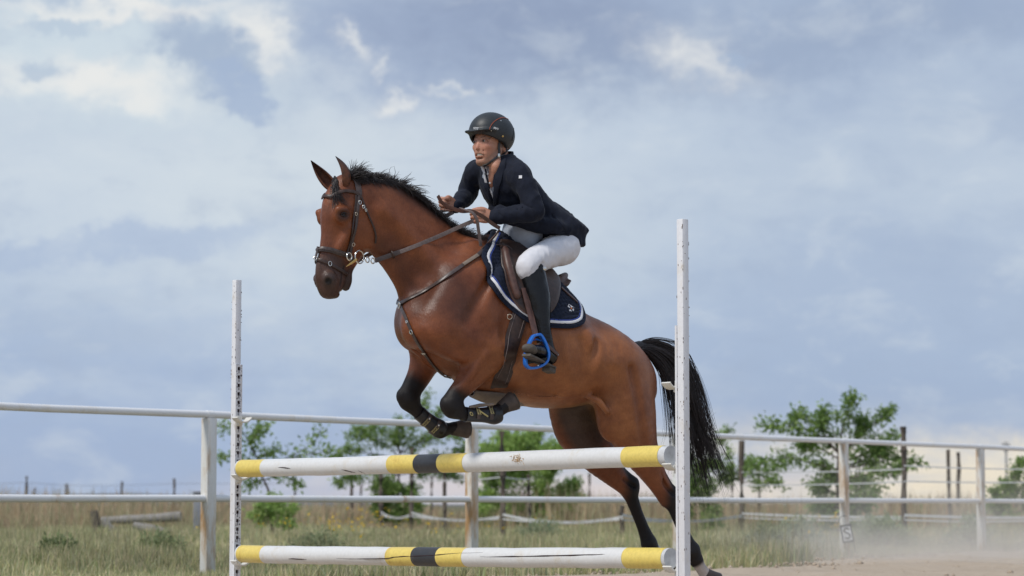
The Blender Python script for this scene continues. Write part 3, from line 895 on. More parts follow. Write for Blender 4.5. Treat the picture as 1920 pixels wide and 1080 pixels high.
def standard(base, top_h, tr_top, inward, label, cups, hcam):
    t = thing('jump_standard', label, 'jump upright', tuple(base), 'uprights of the jump')
    ax = (JD, JN, UP_)
    mb = MB(); mb.box(base + UP_ * (top_h / 2 + .04), (.041, .041, top_h - .08), ax, bev=.004); mb.build('upright', M_JW, t)
    mb = MB(); mb.box(base + UP_ * .04, (.09, .62, .08), ax, bev=.006); mb.box(base + JD * -inward * .14 + UP_ * .04, (.30, .08, .079), ax, bev=.006); mb.build('foot', M_JW, t)
    # track with keyholes on the inner face
    x0 = base + JD * inward * .0210
    mb = MB()
    zt = tr_top
    w = .046; wh = .0205
    n = int((zt - .12) / .0495)
    th = .012
    yoff = JN * 0.0
    c0 = x0 + JD * inward * (th / 2)
    for s_ in (1, -1):
        mb.box(c0 + JN * s_ * (wh / 2 + (w - wh) / 4) + UP_ * ((zt + .10) / 2), (th, (w - wh) / 2, zt - .10), ax)
    for i in range(n + 1):
        z = zt - .008 - i * .0495
        mb.box(c0 + UP_ * z, (th - .001, wh, .012), ax)
        for s_ in (1, -1): mb.box(c0 + JN * s_ * (wh / 2 - .003) + UP_ * (z - .034), (th - .001, .006, .017), ax)
    mb.build('keyhole_track', M_JW, t, smooth=False)
    mb = MB(); mb.box(x0 + JD * inward * .0012 + UP_ * ((zt + .10) / 2), (.0012, wh + .004, zt - .10), ax); mb.build('dark_slot', M_HOLE, t)
    if inward > 0:
        rg = np.random.RandomState(4)
        mb = MB()
        for i in range(110):
            z = rg.uniform(.2, zt); y = rg.choice([-1, 1]) * rg.uniform(.010, .019) if rg.rand() < .8 else rg.uniform(-.019, .019)
            mb.box(c0 + JD * inward * (th / 2) + JN * y + UP_ * z, (.0012, rg.uniform(.002, .005), rg.uniform(.002, .008)), ax)
        o = mb.build('paint_chips', M_HOLE, t); o['kind'] = 'stuff'
    rg = np.random.RandomState(8 + int(inward))
    mb = MB()
    for i in range(90):
        z = rg.uniform(.3, top_h - .02); f = rg.randint(0, 2); e_ = rg.choice([-.0205, .0205, rg.uniform(-.018, .018)])
        if f: mb.box(base + JN * .0207 + JD * e_ + UP_ * z, (rg.uniform(.0015, .004), .0012, rg.uniform(.003, .012)), ax)
        else: mb.box(base + JD * .0207 + JN * e_ + UP_ * z, (.0012, rg.uniform(.0015, .004), rg.uniform(.003, .012)), ax)
    o = mb.build('paint_chips', M_CHIP, t, smooth=False); o['kind'] = 'stuff'
    for cz, lab in cups:
        cb = c0 + JD * inward * (th / 2) + UP_ * cz
        mb = MB()
        mb.box(cb + JD * inward * .004 - UP_ * .004, (.008, .036, .060), ax, bev=.002)
        arc = []
        for a in np.linspace(-1.0, 1.0, 11):
            arc.append(cb + JD * inward * .034 + JN * (math.sin(a) * .060) + UP_ * (.060 - math.cos(a) * .060 - .012))
        nr = [((cb + JD * inward * .034 + UP_ * .05) - p).normalized() for p in arc]
        mb.sweep(arc, .030, up=nr, rad2=.0045, sec=RSEC_)
        mb.box(cb + JD * inward * .012 - UP_ * .020, (.018, .030, .020), ax, bev=.003)
        mb.build('cup', M_PIN, t)
    return t
RSEC_ = [(-1, -.7), (-.9, -1), (.9, -1), (1, -.7), (1, .7), (.9, 1), (-.9, 1), (-1, .7)]
def zh(px, py, Y): return at(px, py, Y).z
zL1, zL2 = zh(445, 878, 14.2), zh(445, 1039, 14.2)
zR1, zR2 = zh(1258, 855, 11.52), zh(1258, 1046.5, 11.52)
standard(JL, zh(441, 525, JL.y), zh(441, 684, JL.y), 1, 'white left jump upright with a row of dark keyholes down its edge', [(zh(450, 788, 14.2), ''), (zL1 - .053, ''), (zL2 - .053, '')], 0)
standard(JR, zh(1280, 411, JR.y), zh(1283, 610, JR.y), -1, 'taller looking white right jump upright in front of the horse tail', [(zh(1265, 724, 11.5), ''), (zR1 - .053, ''), (zR2 - .053, '')], 0)

def pole(a, b, bands, label, cracks, seed):
    """bands: (photo x where the band ends, material index)"""
    t = thing('jump_pole', label, 'jump pole', tuple(a.lerp(b, .5)), 'striped poles of the jump')
    def frac(px):
        lo, hi = 0., 1.
        for _ in range(40):
            m = (lo + hi) / 2
            if project(a.lerp(b, m))[0] < px: lo = m
            else: hi = m
        return lo
    ds = (b - a); Ln = ds.length; D = ds / Ln
    mats = [M_PW, M_PY, M_PB, M_STAINW]
    cuts = [0.0] + [frac(x) for x, m in bands[:-1]] + [1.0]
    names = {0: 'white_band', 1: 'yellow_band', 2: 'black_band', 3: 'pole_end'}
    rg = np.random.RandomState(seed)
    S = D.cross(UP_).normalized(); U_ = S.cross(D)
    wob = [rg.normal(0, .0012, 2) for _ in range(60)]
    def centre(f):
        x = f * 58; i = int(x); t_ = x - i
        w = wob[i] * (1 - t_) + wob[i + 1] * t_
        sag = -.006 * math.sin(f * math.pi)
        return a.lerp(b, f) + S * w[0] + U_ * (w[1] + sag)
    for k, (x, m) in enumerate(bands):
        f0, f1 = cuts[k], cuts[k + 1]
        n = max(2, int((f1 - f0) * 30) + 1)
        mb = MB(); rad = .0500 if m in (0, 3) else .0506
        if m == 3: rad = .0488
        pts = [centre(f) for f in np.linspace(f0, f1, n)]
        mb.sweep(pts, [rad * (1 + rg.normal(0, .004)) for _ in pts], n=28)
        mb.build(names[m], mats[m], t)
    for ck in cracks:
        mb = MB()
        pts = []
        for px, py in ck:
            f = frac(px); c = centre(f)
            d = ray(px, py); d.normalize()
            # first point of the sight line on the pole
            w = CAM0 - c; dd = d - D * d.dot(D); ww = w - D * w.dot(D)
            A = dd.dot(dd); B = 2 * dd.dot(ww); Cc = ww.dot(ww) - .0507 ** 2
            q = B * B - 4 * A * Cc
            if q < 0: continue
            s_ = (-B - math.sqrt(q)) / (2 * A)
            pts.append(CAM0 + d * s_)
        if len(pts) > 1:
            pp = catmull([V3(p) for p in pts], 4); pp = pp + rg.normal(0, .0006, pp.shape)
            rr = [max(.0004, .0036 * math.sin(math.pi * i / (len(pp) - 1)) * rg.uniform(.6, 1.2)) for i in range(len(pp))]
            mb.sweep(pp, rr, n=5); mb.build('crack', M_HOLE, t)
    return t
CAM0 = Vector((0, 0, CAM_H))
A1, B1 = at(452, 878, 14.17), at(1258, 854, 11.52)
BANDS = [(455, 3), (500, 1), (737, 0), (787, 2 - 1), (831, 2), (880, 1), (1177, 0), (1246, 1), (1260, 3)]
pole(A1, B1, BANDS, 'upper jump pole with white, yellow and black bands and a brown scuff', [[(640, 880), (655, 884), (668, 886)], [(520, 876), (545, 878)], [(672, 882), (684, 888)]], 1)
A2, B2 = at(452, 1038.5, 14.17), at(1258, 1046.5, 11.52)
BANDS2 = [(455, 3), (499, 1), (735, 0), (783, 1), (829, 2), (878, 1), (1179, 0), (1252, 1), (1260, 3)]
pole(A2, B2, BANDS2, 'lower cracked jump pole with white, yellow and black bands', [[(630, 1047), (680, 1048), (725, 1047), (745, 1044), (800, 1042), (850, 1038), (905, 1036)], [(900, 1044), (960, 1043), (1040, 1042), (1110, 1040), (1140, 1039)], [(540, 1048), (575, 1049)]], 2)
# muddy scuff on the upper pole
M_MUD = simple_mat('dried_mud', (.50, .34, .18), .95, var=.3, scale=120)
mb = MB(); rg = np.random.RandomState(12)
for k in range(46):
    px, py = 972 + rg.normal(0, 6), 862 + rg.normal(0, 4)
    c = at(px, py, 12.35); 
    f = (px - 443) / 815
    ctr = A1.lerp(B1, .62 + (px - 972) * .0012)
    d = ray(px, py).normalized(); w = CAM0 - ctr; D = (B1 - A1).normalized()
    dd = d - D * d.dot(D); ww = w - D * w.dot(D); A = dd.dot(dd); B = 2 * dd.dot(ww); q = B * B - 4 * A * (ww.dot(ww) - .0506 ** 2)
    if q < 0: continue
    p = CAM0 + d * ((-B - math.sqrt(q)) / (2 * A))
    e = Vector(rg.normal(0, .006, 3)); mb.sweep([p - e, p, p + e], [.0006, .0018, .0006], n=4)
o = mb.build('mud_scuff', M_MUD, [x for x in bpy.data.objects if x.name == 'jump_pole'][0]); o['kind'] = 'stuff'

# ------------------------------------------------------------------ posts and tapes of the pasture beyond
M_WOOD = simple_mat('weathered_grey_wood', (.13, .105, .085), .9, var=.35, scale=8, bstr=.6, bdist=.01)
M_TAPE = simple_mat('white_fence_tape', (.62, .62, .62), .6, var=.1)
pf = thing('tape_fence', 'weathered wooden posts strung with sagging white tape in front of the trees', 'fence', tuple(at(943, 1012, 38)))
def wood_post(px, top, Y, lean=0, w=.09, parent=None, h=None):
    r_ = np.random.RandomState(int(px) + 500)
    b = at(px, 950, Y); b.z = 0
    tp = at(px + lean, top, Y)
    if h: tp.z = h
    mb = MB(); pts = [b.lerp(tp, t) + Vector((r_.normal(0, .006), r_.normal(0, .006), 0)) for t in np.linspace(0, 1, 6)]
    mb.sweep(pts, [w / 2 * (1 + r_.normal(0, .06)) for _ in pts], n=9)
    mb.build('post', M_WOOD, parent)
    return b, tp
row = [(660, 893, 60), (715, 872, 52), (772, 840, 48.5), (834, 885, 46), (943, 808, 38), (992, 890, 41), (1167, 948, 36), (1391, 826, 43), (1695, 800, 36), (1781, 843, 49), (1990, 850, 36)]
ends = {}
for (px, top, Y) in row:
    ends[px] = wood_post(px, top, Y, lean=-1 if px != 1781 else -4, parent=pf, w=.10 if px in (943, 1695, 1391, 772, 715) else .08)
for (px, top, Y) in [(553, 893, 92), (677, 894, 94), (808, 893, 80), (1104, 887, 75), (1373, 866, 62), (1424, 866, 62), (1797, 848, 54)]:
    wood_post(px, top, Y, lean=2 if px in (1104, 808) else 0, parent=pf, w=.085)
def tape(a, b, ha, hb, sag, w=.018):
    pa, pb = Vector((a.x, a.y - .05, ha)), Vector((b.x, b.y - .05, hb))
    pts = [pa.lerp(pb, t) - UP_ * (sag * 4 * t * (1 - t)) for t in np.linspace(0, 1, 12)]
    mb = MB(); mb.sweep(pts, .003, up=UP_, rad2=w, sec=RSEC_); mb.build('tape', M_TAPE, pf)
seq = [715, 772, 943, 1167, 1391, 1695, 1990]
for a, b in zip(seq[:-1], seq[1:]):
    A, B = ends[a][0], ends[b][0]
    tape(A, B, .43, .40, .10 if a < 1300 else .02, .020)
    tape(A, B, .36, .37, .05 if a < 1300 else .03, .012)
    if a >= 943 and a != 1167 or a >= 1391:
        if a >= 1391:
            tape(A, B, 1.16, 1.11, .02, .010); tape(A, B, .93, .92, .015, .010)
tape(ends[772][0], ends[943][0], 1.10, 1.02, .05, .010)
tape(ends[943][0], ends[992][0], 1.02, 1.02, .02, .010)
# far posts on the left
lf = thing('wire_fence', 'distant row of thin wooden posts on the open plain at the left', 'fence', tuple(at(200, 960, 95)))
for (px, top, Y, ln, w) in [(-40, 900, 95, 0, .09), (50, 893, 88, 0, .11), (66, 915, 88, -12, .07), (125, 907, 100, 0, .1), (230, 903, 100, -6, .1), (327, 897, 92, 1, .1), (78, 935, 100, 0, .08), (250, 940, 120, 0, .07)]:
    wood_post(px - (ln if ln else 0) * 0 - (ln if ln < -5 else 0) * -1, top, Y, lean=-ln if ln < -5 else 0, w=w, parent=lf)
prev = None
for px, Y in [(-40, 95), (50, 88), (125, 100), (230, 100), (327, 92), (553, 92)]:
    p = at(px, 950, Y)
    if prev is not None:
        for h in (.9, 1.4):
            mb = MB(); mb.sweep([Vector((prev.x, prev.y, h)), Vector((p.x, p.y, h))], .006, n=4); mb.build('wire', M_WOOD, lf)
    prev = p

# fallen logs, stump, concrete post on the left
M_LOG = simple_mat('bleached_log', (.30, .28, .26), .9, var=.25, scale=9, bstr=.5, bdist=.01)
M_CONC = simple_mat('grey_concrete', (.25, .26, .29), .9, var=.2, scale=12, bstr=.4, bdist=.005)
def log_(name, label, cat, pts, rad, mat, n=12):
    mb = MB(); c = catmull([V3(p) for p in pts], 4); r_ = np.random.RandomState(int(rad[0] * 1e4))
    rr = np.interp(np.linspace(0, 1, len(c)), np.linspace(0, 1, len(rad)), rad) * (1 + r_.normal(0, .05, len(c)))
    mb.sweep(c, list(rr), n=n); o = mb.build(name, mat); tag(o, label, cat); return o
log_('tree_stump', 'short dark leaning stump at the left end of the fallen logs', 'stump', [at(182, 1003, 40), at(180, 980, 40), at(176, 957, 40)], [.085, .075, .06], M_WOOD)
log_('fallen_log', 'long bleached log lying in the grass, uppermost of the heap', 'log', [at(190, 976, 41), at(240, 974, 41), at(300, 971, 41), at(339, 968, 41)], [.06, .07, .075, .085], M_LOG)
log_('fallen_log', 'short pale log half sunk in the grass below the long one', 'log', [at(250, 984, 39.5), at(285, 994, 39.5), at(322, 1000, 39.5)], [.05, .09, .06], M_LOG)
log_('fallen_log', 'stubby grey log end resting right of the dark stump', 'log', [at(193, 978, 40.5), at(205, 990, 40.5), at(212, 998, 40.5)], [.07, .08, .07], M_LOG)
b = at(372, 1000, 38); b.z = 0
mb = MB(); mb.box(b + UP_ * .38, (.15, .15, .78), bev=.012); mb.box(b + UP_ * .77, (.17, .17, .05), bev=.01); o = mb.build('stone_post', M_CONC); tag(o, 'square grey concrete post half hidden by the rusty fence post', 'post')
b = at(345, 1000, 38.5); b.z = .06
mb = MB(); mb.box(b, (.24, .2, .14), bev=.03); o = mb.build('stone_block', M_CONC); tag(o, 'low grey stone block between the log and the concrete post', 'stone')
# wind pump far right
wp = thing('wind_pump', 'thin distant wind pump with a round wheel near the right edge', 'wind pump', tuple(at(1886, 950, 130)))
c = at(1886, 838, 130); b = at(1888, 950, 130); b.z = 0
mb = MB(); mb.sweep([b, c], .05, n=6); mb.build('mast', M_CONC, wp)
mb = MB(); mb.torus(c, (.3, -1, 0), .26, .012, n=24, m=5); mb.build('wheel_rim', M_CONC, wp)
for k in range(10):
    a_ = k * math.pi / 5; d = Vector((math.cos(a_), 0.3 * math.cos(a_), math.sin(a_)))
    mb = MB(); mb.sweep([c + d * .05, c + d * .26], .012, n=4, rad2=.03); mb.build('vane', M_CONC, wp)

# the leaning letter board
brd = thing('letter_board', 'small white board with a black letter leaning on the rail fence post', 'sign', tuple(at(1587, 1040, 26.0)))
cb = at(1588, 1000.5, 26.05)
tl = R(9)
bx = Vector((math.cos(tl), .15, -math.sin(tl))).normalized() * 1.0; bx = Vector((math.cos(tl), 0, math.sin(tl)))
bu = Vector((-math.sin(tl), .18, math.cos(tl))).normalized(); bn = bx.cross(bu).normalized()
if bn.y > 0: bn = -bn
M_BLK = simple_mat('black_paint', (.03, .03, .032), .5)
M_WB = simple_mat('white_board', (.72, .72, .72), .5, var=.05)
mb = MB(); mb.box(cb, (.096, .155, .006), (bx, bu, bn)); mb.build('panel', M_WB, brd)
for (u, v, w, h) in [(0, .088, .125, .020), (0, -.088, .125, .020), (-.055, 0, .014, .156), (.055, 0, .014, .156)]:
    mb = MB(); mb.box(cb + bx * u + bu * v + bn * .002, (w, h, .012), (bx, bu, bn)); mb.build('frame', M_BLK, brd)
S_pts = [(.030, .040), (.012, .056), (-.012, .054), (-.024, .038), (-.016, .018), (.004, .004), (.022, -.012), (.026, -.032), (.010, -.052), (-.012, -.052), (-.028, -.036)]
sp = catmull([V3(cb + bx * a + bu * b + bn * .0055) for a, b in S_pts], 5)
mb = MB(); mb.sweep(sp, .0085, up=bn, rad2=.002, sec=RSEC_); mb.build('letter', M_BLK, brd)
mb = MB()
mb.sweep([cb + bx * -.055 + bu * .09, cb + bx * -.058 + bu * .15, cb + bx * -.035 + bu * .19, cb + bx * .0 + bu * .195, cb + bx * .03 + bu * .185], .004, n=6)
for s_ in (-1, 1): mb.sweep([cb + bx * .05 * s_ - bu * .09, cb + bx * .055 * s_ - bu * .25], .004, n=6)
mb.build('wire_stand', M_BLK, brd)
print('built', time.time() - t0)
# ------------------------------------------------------------------ the horse
HB = Plane(at(900, 600, 12.7), R(28))          # median plane of the trunk
FWD, LEFT = HB.f.copy(), HB.l.copy()
UP = Vector((0, 0, 1))
POLL = HB(655, 338)
HH = Plane(POLL, R(40))                         # median plane of the head
HN = Plane(HB(790, 440), R(33))                 # and of the upper neck
NB = HN

def mr(pl, px, py, lat, sg=1):
    """a point seen on the near side at lateral distance lat, or its mirror image on the far side"""
    q = pl(px, py, lat)
    return q if sg > 0 else q - pl.l * (2 * lat)

def build_horse_field():
    s = SDF((-1.12, 11.55, 0.02), (1.28, 13.95, 2.48), 0.0068)
    def st(tb, pl=HB, lat=0.0):
        """stations from pairs (top, bottom) of points on a plane"""
        c = []; r = []
        for (tx, ty, bx, by) in tb:
            a, b = pl(tx, ty, lat), pl(bx, by, lat)
            c.append((a + b) / 2); r.append((a - b).length / 2)
        return c, r
    # trunk
    c, r = st([(808, 555, 798, 652), (838, 525, 815, 688), (880, 492, 850, 714), (925, 466, 900, 734), (975, 500, 952, 755), (1022, 552, 1000, 764),
               (1066, 593, 1052, 764), (1108, 611, 1104, 755), (1142, 630, 1145, 752), (1166, 655, 1172, 765), (1180, 685, 1190, 775)])
    s.tube(c, [0.13, 0.185, 0.225, 0.25, 0.29, 0.315, 0.32, 0.30, 0.265, 0.215, 0.15], r, side=LEFT, k=0.02, sub=4)
    # withers and spine
    c, r = st([(880, 446, 885, 520), (925, 440, 925, 500), (965, 462, 960, 520), (1010, 522, 1005, 560), (1060, 576, 1055, 610), (1110, 606, 1105, 640)])
    s.tube(c, [0.06, 0.055, 0.07, 0.09, 0.11, 0.12], r, side=LEFT, k=0.06)
    # hind quarters
    for sgn in (1, -1):
        L = sgn
        s.tube([mr(HB, 1105, 638, .10, L), mr(HB, 1143, 668, .13, L), mr(HB, 1170, 712, .14, L), mr(HB, 1180, 770, .14, L)], [.11, .13, .12, .095], [.11, .135, .14, .12], side=LEFT, k=0.05)
        s.ell(mr(HB, 1088, 640, .235, L), (.05, .07, .05), (FWD, LEFT, UP), k=0.07)         # point of hip
    # near hind leg (left)
    s.tube([HB(1145, 690, .15), HB(1164, 745, .165), HB(1183, 800, .17), HB(1196, 840, .165), HB(1219, 880, .16), HB(1238, 910, .155), HB(1253, 935, .15)],
           [.13, .125, .105, .085, .062, .046, .040], [.15, .158, .138, .106, .074, .060, .055], side=LEFT, k=0.05)
    s.ell(HB(1143, 790, .19), (.065, .05, .10), (FWD, LEFT, UP), k=0.07)                   # stifle
    s.tube([HB(1188, 700, .11), HB(1200, 765, .12), HB(1206, 830, .14), HB(1228, 868, .15)], [.07, .075, .06, .035], [.07, .08, .065, .04], side=LEFT, k=0.05)
    s.tube([HB(1234, 875, .15), HB(1250, 902, .15), HB(1262, 924, .15)], [.016, .016, .022], k=0.02)    # tendon to the hock
    s.ell(HB(1259, 933, .15), (.045, .038, .055), (FWD, LEFT, UP), k=0.03)
    s.tube([HB(1259, 938, .15), HB(1270, 968, .15), HB(1284, 1003, .15), HB(1297, 1032, .15)], [.034, .028, .027, .034], [.042, .034, .033, .042], side=LEFT, k=0.02)
    s.tube([HB(1297, 1032, .15), HB(1305, 1050, .15)], [.04, .036], [.046, .04], side=LEFT, k=0.02)
    s.tube([HB(1305, 1050, .15), HB(1316, 1068, .15), HB(1325, 1080, .15)], [.033, .031, .036], k=0.015)
    # far hind leg (right)
    s.tube([HB(1090, 700, -.15), HB(1087, 760, -.165), HB(1094, 808, -.17), HB(1120, 850, -.165), HB(1147, 885, -.16), HB(1166, 905, -.155), HB(1180, 917, -.15)],
           [.12, .12, .10, .082, .060, .044, .038], [.16, .185, .155, .115, .074, .056, .052], side=LEFT, k=0.05)
    s.ell(HB(1068, 800, -.19), (.06, .06, .09), (FWD, LEFT, UP), k=0.06)
    s.tube([HB(1150, 872, -.15), HB(1172, 886, -.15), HB(1189, 902, -.15)], [.018, .016, .022], k=0.02)
    s.ell(HB(1184, 915, -.15), (.045, .038, .05), (FWD, LEFT, UP), k=0.03)
    s.tube([HB(1181, 924, -.15), HB(1192, 955, -.15), HB(1205, 988, -.15), HB(1216, 1016, -.15)], [.034, .028, .027, .036], [.042, .034, .034, .044], side=LEFT, k=0.02)
    s.ell(HB(1218, 1022, -.15), (.044, .038, .046), (FWD, LEFT, UP), k=0.02)
    s.tube([HB(1219, 1024, -.15), HB(1238, 1038, -.15), HB(1250, 1045, -.15)], [.034, .030, .035], k=0.015)
    # neck
    c = []; r = []
    for (tx, ty, bx, by, pl) in [(664, 330, 692, 400, NB), (697, 328, 714, 452, NB), (729, 342, 732, 486, NB), (766, 366, 746, 512, NB), (806, 395, 759, 538, NB),
                                 (850, 426, 774, 572, NB), (893, 450, 790, 625, HB), (925, 475, 810, 670, HB)]:
        a, b = pl(tx, ty), pl(bx, by)
        c.append((a + b) / 2); r.append((a - b).length / 2)
    s.tube(c, [.062, .072, .075, .082, .096, .125, .165, .20], r, side=LEFT, k=0.05, sub=5)
    # windpipe and jugular groove
    s.tube([NB(722, 466), NB(738, 500, .0), NB(755, 532, .0), NB(766, 560, 0.0)], [.030, .035, .04, .045], k=0.03)
    s.tube([NB(716, 395, .05), NB(752, 425, .055), NB(800, 480, .075), HB(845, 525, .12)], [.035, .04, .05, .05], k=0.05)   # brachiocephalic muscle
    # chest
    s.ell(HB(782, 606, .08), (.085, .095, .135), (FWD, LEFT, UP), k=0.06)
    s.ell(HB(769, 606, -.06), (.080, .095, .13), (FWD, LEFT, UP), k=0.06)
    s.tube([HB(772, 560, 0), HB(766, 600, 0), HB(776, 640, 0), HB(800, 680, 0)], [.012, .014, .012, .008], k=0.03, op='sub')
    # shoulders
    for sg in (1, -1):
        B = Vector((0, 0, 0)) if sg > 0 else FWD * -.10
        w = 1.0 if sg > 0 else .9
        s.tube([mr(HB, 905, 480, .10, sg) + B * .3, mr(HB, 875, 530, .16, sg) + B * .6, mr(HB, 838, 590, .195, sg) + B, mr(HB, 818, 625, .19, sg) + B], [.045, .065, .075 * w, .08 * w], [.09, .12, .12 * w, .105 * w], side=LEFT, k=0.09)
        s.tube([mr(HB, 832, 622, .185, sg) + B, mr(HB, 872, 640, .185, sg) + B * .5, mr(HB, 918, 656, .175, sg)], [.085 * w, .09 * w, .075], [.11 * w, .12 * w, .09], side=LEFT, k=0.06)
        s.tube([mr(HB, 905, 520, .19, sg), mr(HB, 912, 590, .210, sg), mr(HB, 925, 640, .185, sg)], [.05, .06, .05], [.085, .10, .08], side=LEFT, k=0.07)   # triceps
    # near fore leg
    s.ell(HB(942, 660, .175), (.05, .045, .055), (FWD, LEFT, UP), k=0.05)
    s.tube([HB(912, 660, .175), HB(893, 690, .17), HB(872, 720, .165), HB(853, 742, .16), HB(846, 758, .16)], [.082, .068, .050, .043, .046], [.118, .086, .060, .048, .054], side=LEFT, k=0.028)
    s.ell(HB(848, 762, .16), (.058, .046, .055), (FWD, LEFT, UP), k=0.03)
    s.tube([HB(850, 768, .16), HB(872, 777, .16), HB(900, 778, .16), HB(924, 778, .16)], [.040, .030, .028, .036], [.044, .034, .033, .042], side=LEFT, k=0.025)
    s.ell(HB(926, 777, .16), (.044, .036, .046), (FWD, LEFT, UP), k=0.02)
    s.tube([HB(926, 777, .16), HB(938, 768, .16), HB(945, 762, .16)], [.036, .034, .038], k=0.015)
    # far fore leg
    s.tube([HB(812, 640, -.175), HB(800, 668, -.17), HB(788, 700, -.165), HB(773, 728, -.16), HB(766, 742, -.16)], [.075, .066, .054, .048, .046], [.125, .092, .070, .058, .058], side=LEFT, k=0.045)
    s.ell(HB(765, 748, -.16), (.054, .044, .055), (FWD, LEFT, UP), k=0.03)
    s.tube([HB(768, 754, -.16), HB(784, 772, -.16), HB(806, 790, -.16), HB(826, 806, -.16)], [.040, .030, .028, .036], [.048, .037, .034, .042], side=LEFT, k=0.025)
    s.ell(HB(826, 806, -.16), (.042, .036, .042), (FWD, LEFT, UP), k=0.02)
    s.tube([HB(828, 806, -.16), HB(842, 804, -.16), HB(852, 803, -.16)], [.036, .032, .036], k=0.015)
    # head
    HL = HH.l
    def hs(rows):
        c = []; a = []; b = []
        for (lx, ly, rx, ry, w, adj) in rows:
            p, q = HH(lx, ly), HH(rx, ry)
            c.append((p + q) / 2); b.append((p - q).length / 2 * adj); a.append(w)
        return c, a, b
    c, a, b = hs([(624, 345, 684, 360, .075, 1.0), (610, 370, 698, 388, .090, 1.0), (604, 400, 701, 420, .083, 1.0), (602, 430, 693, 446, .070, 1.0),
                  (600, 460, 678, 468, .057, 1.0), (596, 488, 661, 489, .050, 1.0), (593, 510, 650, 506, .049, 1.0), (594, 530, 646, 524, .050, 1.0), (605, 545, 640, 538, .040, 1.0)])
    s.tube(c, a, b, side=HL, k=0.03, sub=5)
    # jaws, brow, face crest
    for sg in (1, -1):
        s.ell(mr(HH, 685, 424, .060, sg), (.085, .030, .112), (HH.f, HL, UP), k=0.035)       # cheek
        s.ell(mr(HH, 640, 392, .090, sg), (.032, .015, .015), (HH.f, HL, UP), k=0.045)       # brow over the eye
        s.ell(mr(HH, 642, 408, .080, sg), (.036, .018, .028), (HH.f, HL, UP), k=0.045)
        s.tube([mr(HH, 655, 428, .078, sg), mr(HH, 646, 448, .066, sg), mr(HH, 636, 466, .052, sg)], [.016, .015, .012], k=0.035)   # facial crest
        s.ell(mr(HH, 617, 523, .044, sg), (.034, .026, .040), (HH.f, HL, UP), k=0.016)
        s.tube([mr(HH, 623, 513, .050, sg), mr(HH, 629, 522, .050, sg), mr(HH, 626, 534, .044, sg), mr(HH, 618, 540, .036, sg)], [.007, .009, .009, .006], k=.012)       # nostril wing
        s.tube([mr(HH, 672, 395, .075, sg), mr(HH, 678, 372, .062, sg), mr(HH, 678, 352, .05, sg)], [.02, .022, .02], k=0.03)
    s.ell(HH(618, 538, 0), (.050, .044, .037), (HH.f, HL, UP), k=0.025)
    s.tube([HH(606, 540, 0), HH(612, 551, 0), HH(628, 553, 0)], [.022, .024, .018], [.030, .034, .026], side=HH.f, k=.02)                       # upper lip
    s.tube([HH(660, 486, 0), HH(651, 508, 0), HH(649, 526, 0), HH(648, 537, 0)], [.036, .033, .032, .024], [.026, .026, .030, .024], side=HL, k=0.012)   # lower jaw and lip
    for sg in (1, -1):
        s.ell(mr(HH, 644, 402, .103, sg), (.022, .010, .012), (HH.f, HL, UP), k=0.012, op='sub')
        s.ell(mr(HH, 616, 527, .071, sg), (.016, .024, .020), (HH.f, HL, UP), k=0.010, op='sub')
        s.tube([mr(HH, 632, 440, .090, sg), mr(HH, 626, 470, .078, sg)], [.014, .012], k=0.035, op='sub')
        s.ell(mr(HH, 655, 375, .115, sg), (.03, .02, .02), (HH.f, HL, UP), k=0.03, op='sub')
    for sg in (1, -1):
        s.tube([mr(HH, 648, 494, .062, sg), mr(HH, 643, 512, .060, sg), mr(HH, 639, 528, .054, sg), mr(HH, 636, 545, .05, sg)], [.003, .005, .008, .010], k=0.006, op='sub')
    s.tube([HH(638, 548, -.04), HH(638, 548, .04)], [.006, .006], k=0.004, op='sub')
    # muscle lines
    s.tube([HB(1095, 640, .33), HB(1100, 690, .335), HB(1112, 745, .30)], [.02, .03, .02], k=0.07, op='sub')      # flank
    s.tube([HB(940, 560, .31), HB(955, 610, .325), HB(965, 650, .31)], [.02, .028, .02], k=0.06, op='sub')
    s.tube([HB(845, 650, .285), HB(862, 668, .275), HB(874, 676, .27)], [.02, .026, .02], k=0.04, op='sub')
    # elbow, forearm and the crease behind them
    s.ell(HB(930, 648, .215), (.060, .050, .075), (FWD, LEFT, UP), k=.05)
    s.tube([HB(978, 640, .285), HB(968, 668, .255), HB(950, 694, .225), HB(928, 716, .19), HB(904, 736, .15)], [.020, .028, .030, .030, .022], k=.022, op='sub')
    s.tube([HB(905, 668, .235), HB(885, 698, .225), HB(866, 728, .20)], [.030, .024, .018], k=.03)                      # extensor
    s.tube([HB(918, 682, .268), HB(900, 704, .250), HB(882, 724, .226)], [.010, .012, .008], k=.014, op='sub')
    s.tube([HB(862, 668, .285), HB(845, 690, .262), HB(838, 708, .235)], [.012, .014, .008], k=.022, op='sub')
    # knees: bones and tendons
    for (cx, cy, l, s2) in ((846, 757, .16, 1), (763, 743, -.16, 1)):
        c = HB(cx, cy, l)
        s.ell(c + LEFT * .036 + UP * .012, (.024, .014, .018), (FWD, LEFT, UP), k=.012)
        s.ell(c + LEFT * .036 - UP * .022, (.022, .013, .016), (FWD, LEFT, UP), k=.012)
        s.ell(c + FWD * .040, (.016, .026, .030), (FWD, LEFT, UP), k=.014)
        s.ell(c - FWD * .045 + UP * .01, (.018, .016, .022), (FWD, LEFT, UP), k=.012)
    # hind limb: hamstring grooves, stifle, gaskin, hock
    s.tube([HB(1182, 690, .285), HB(1196, 740, .292), HB(1203, 790, .285), HB(1206, 838, .25)], [.010, .013, .013, .009], k=.035, op='sub')
    s.tube([HB(1150, 700, .315), HB(1160, 750, .318), HB(1172, 800, .30)], [.010, .013, .009], k=.05, op='sub')
    s.tube([HB(1118, 640, .30), HB(1112, 690, .325), HB(1116, 730, .315), HB(1124, 760, .285)], [.012, .018, .020, .014], k=.03, op='sub')
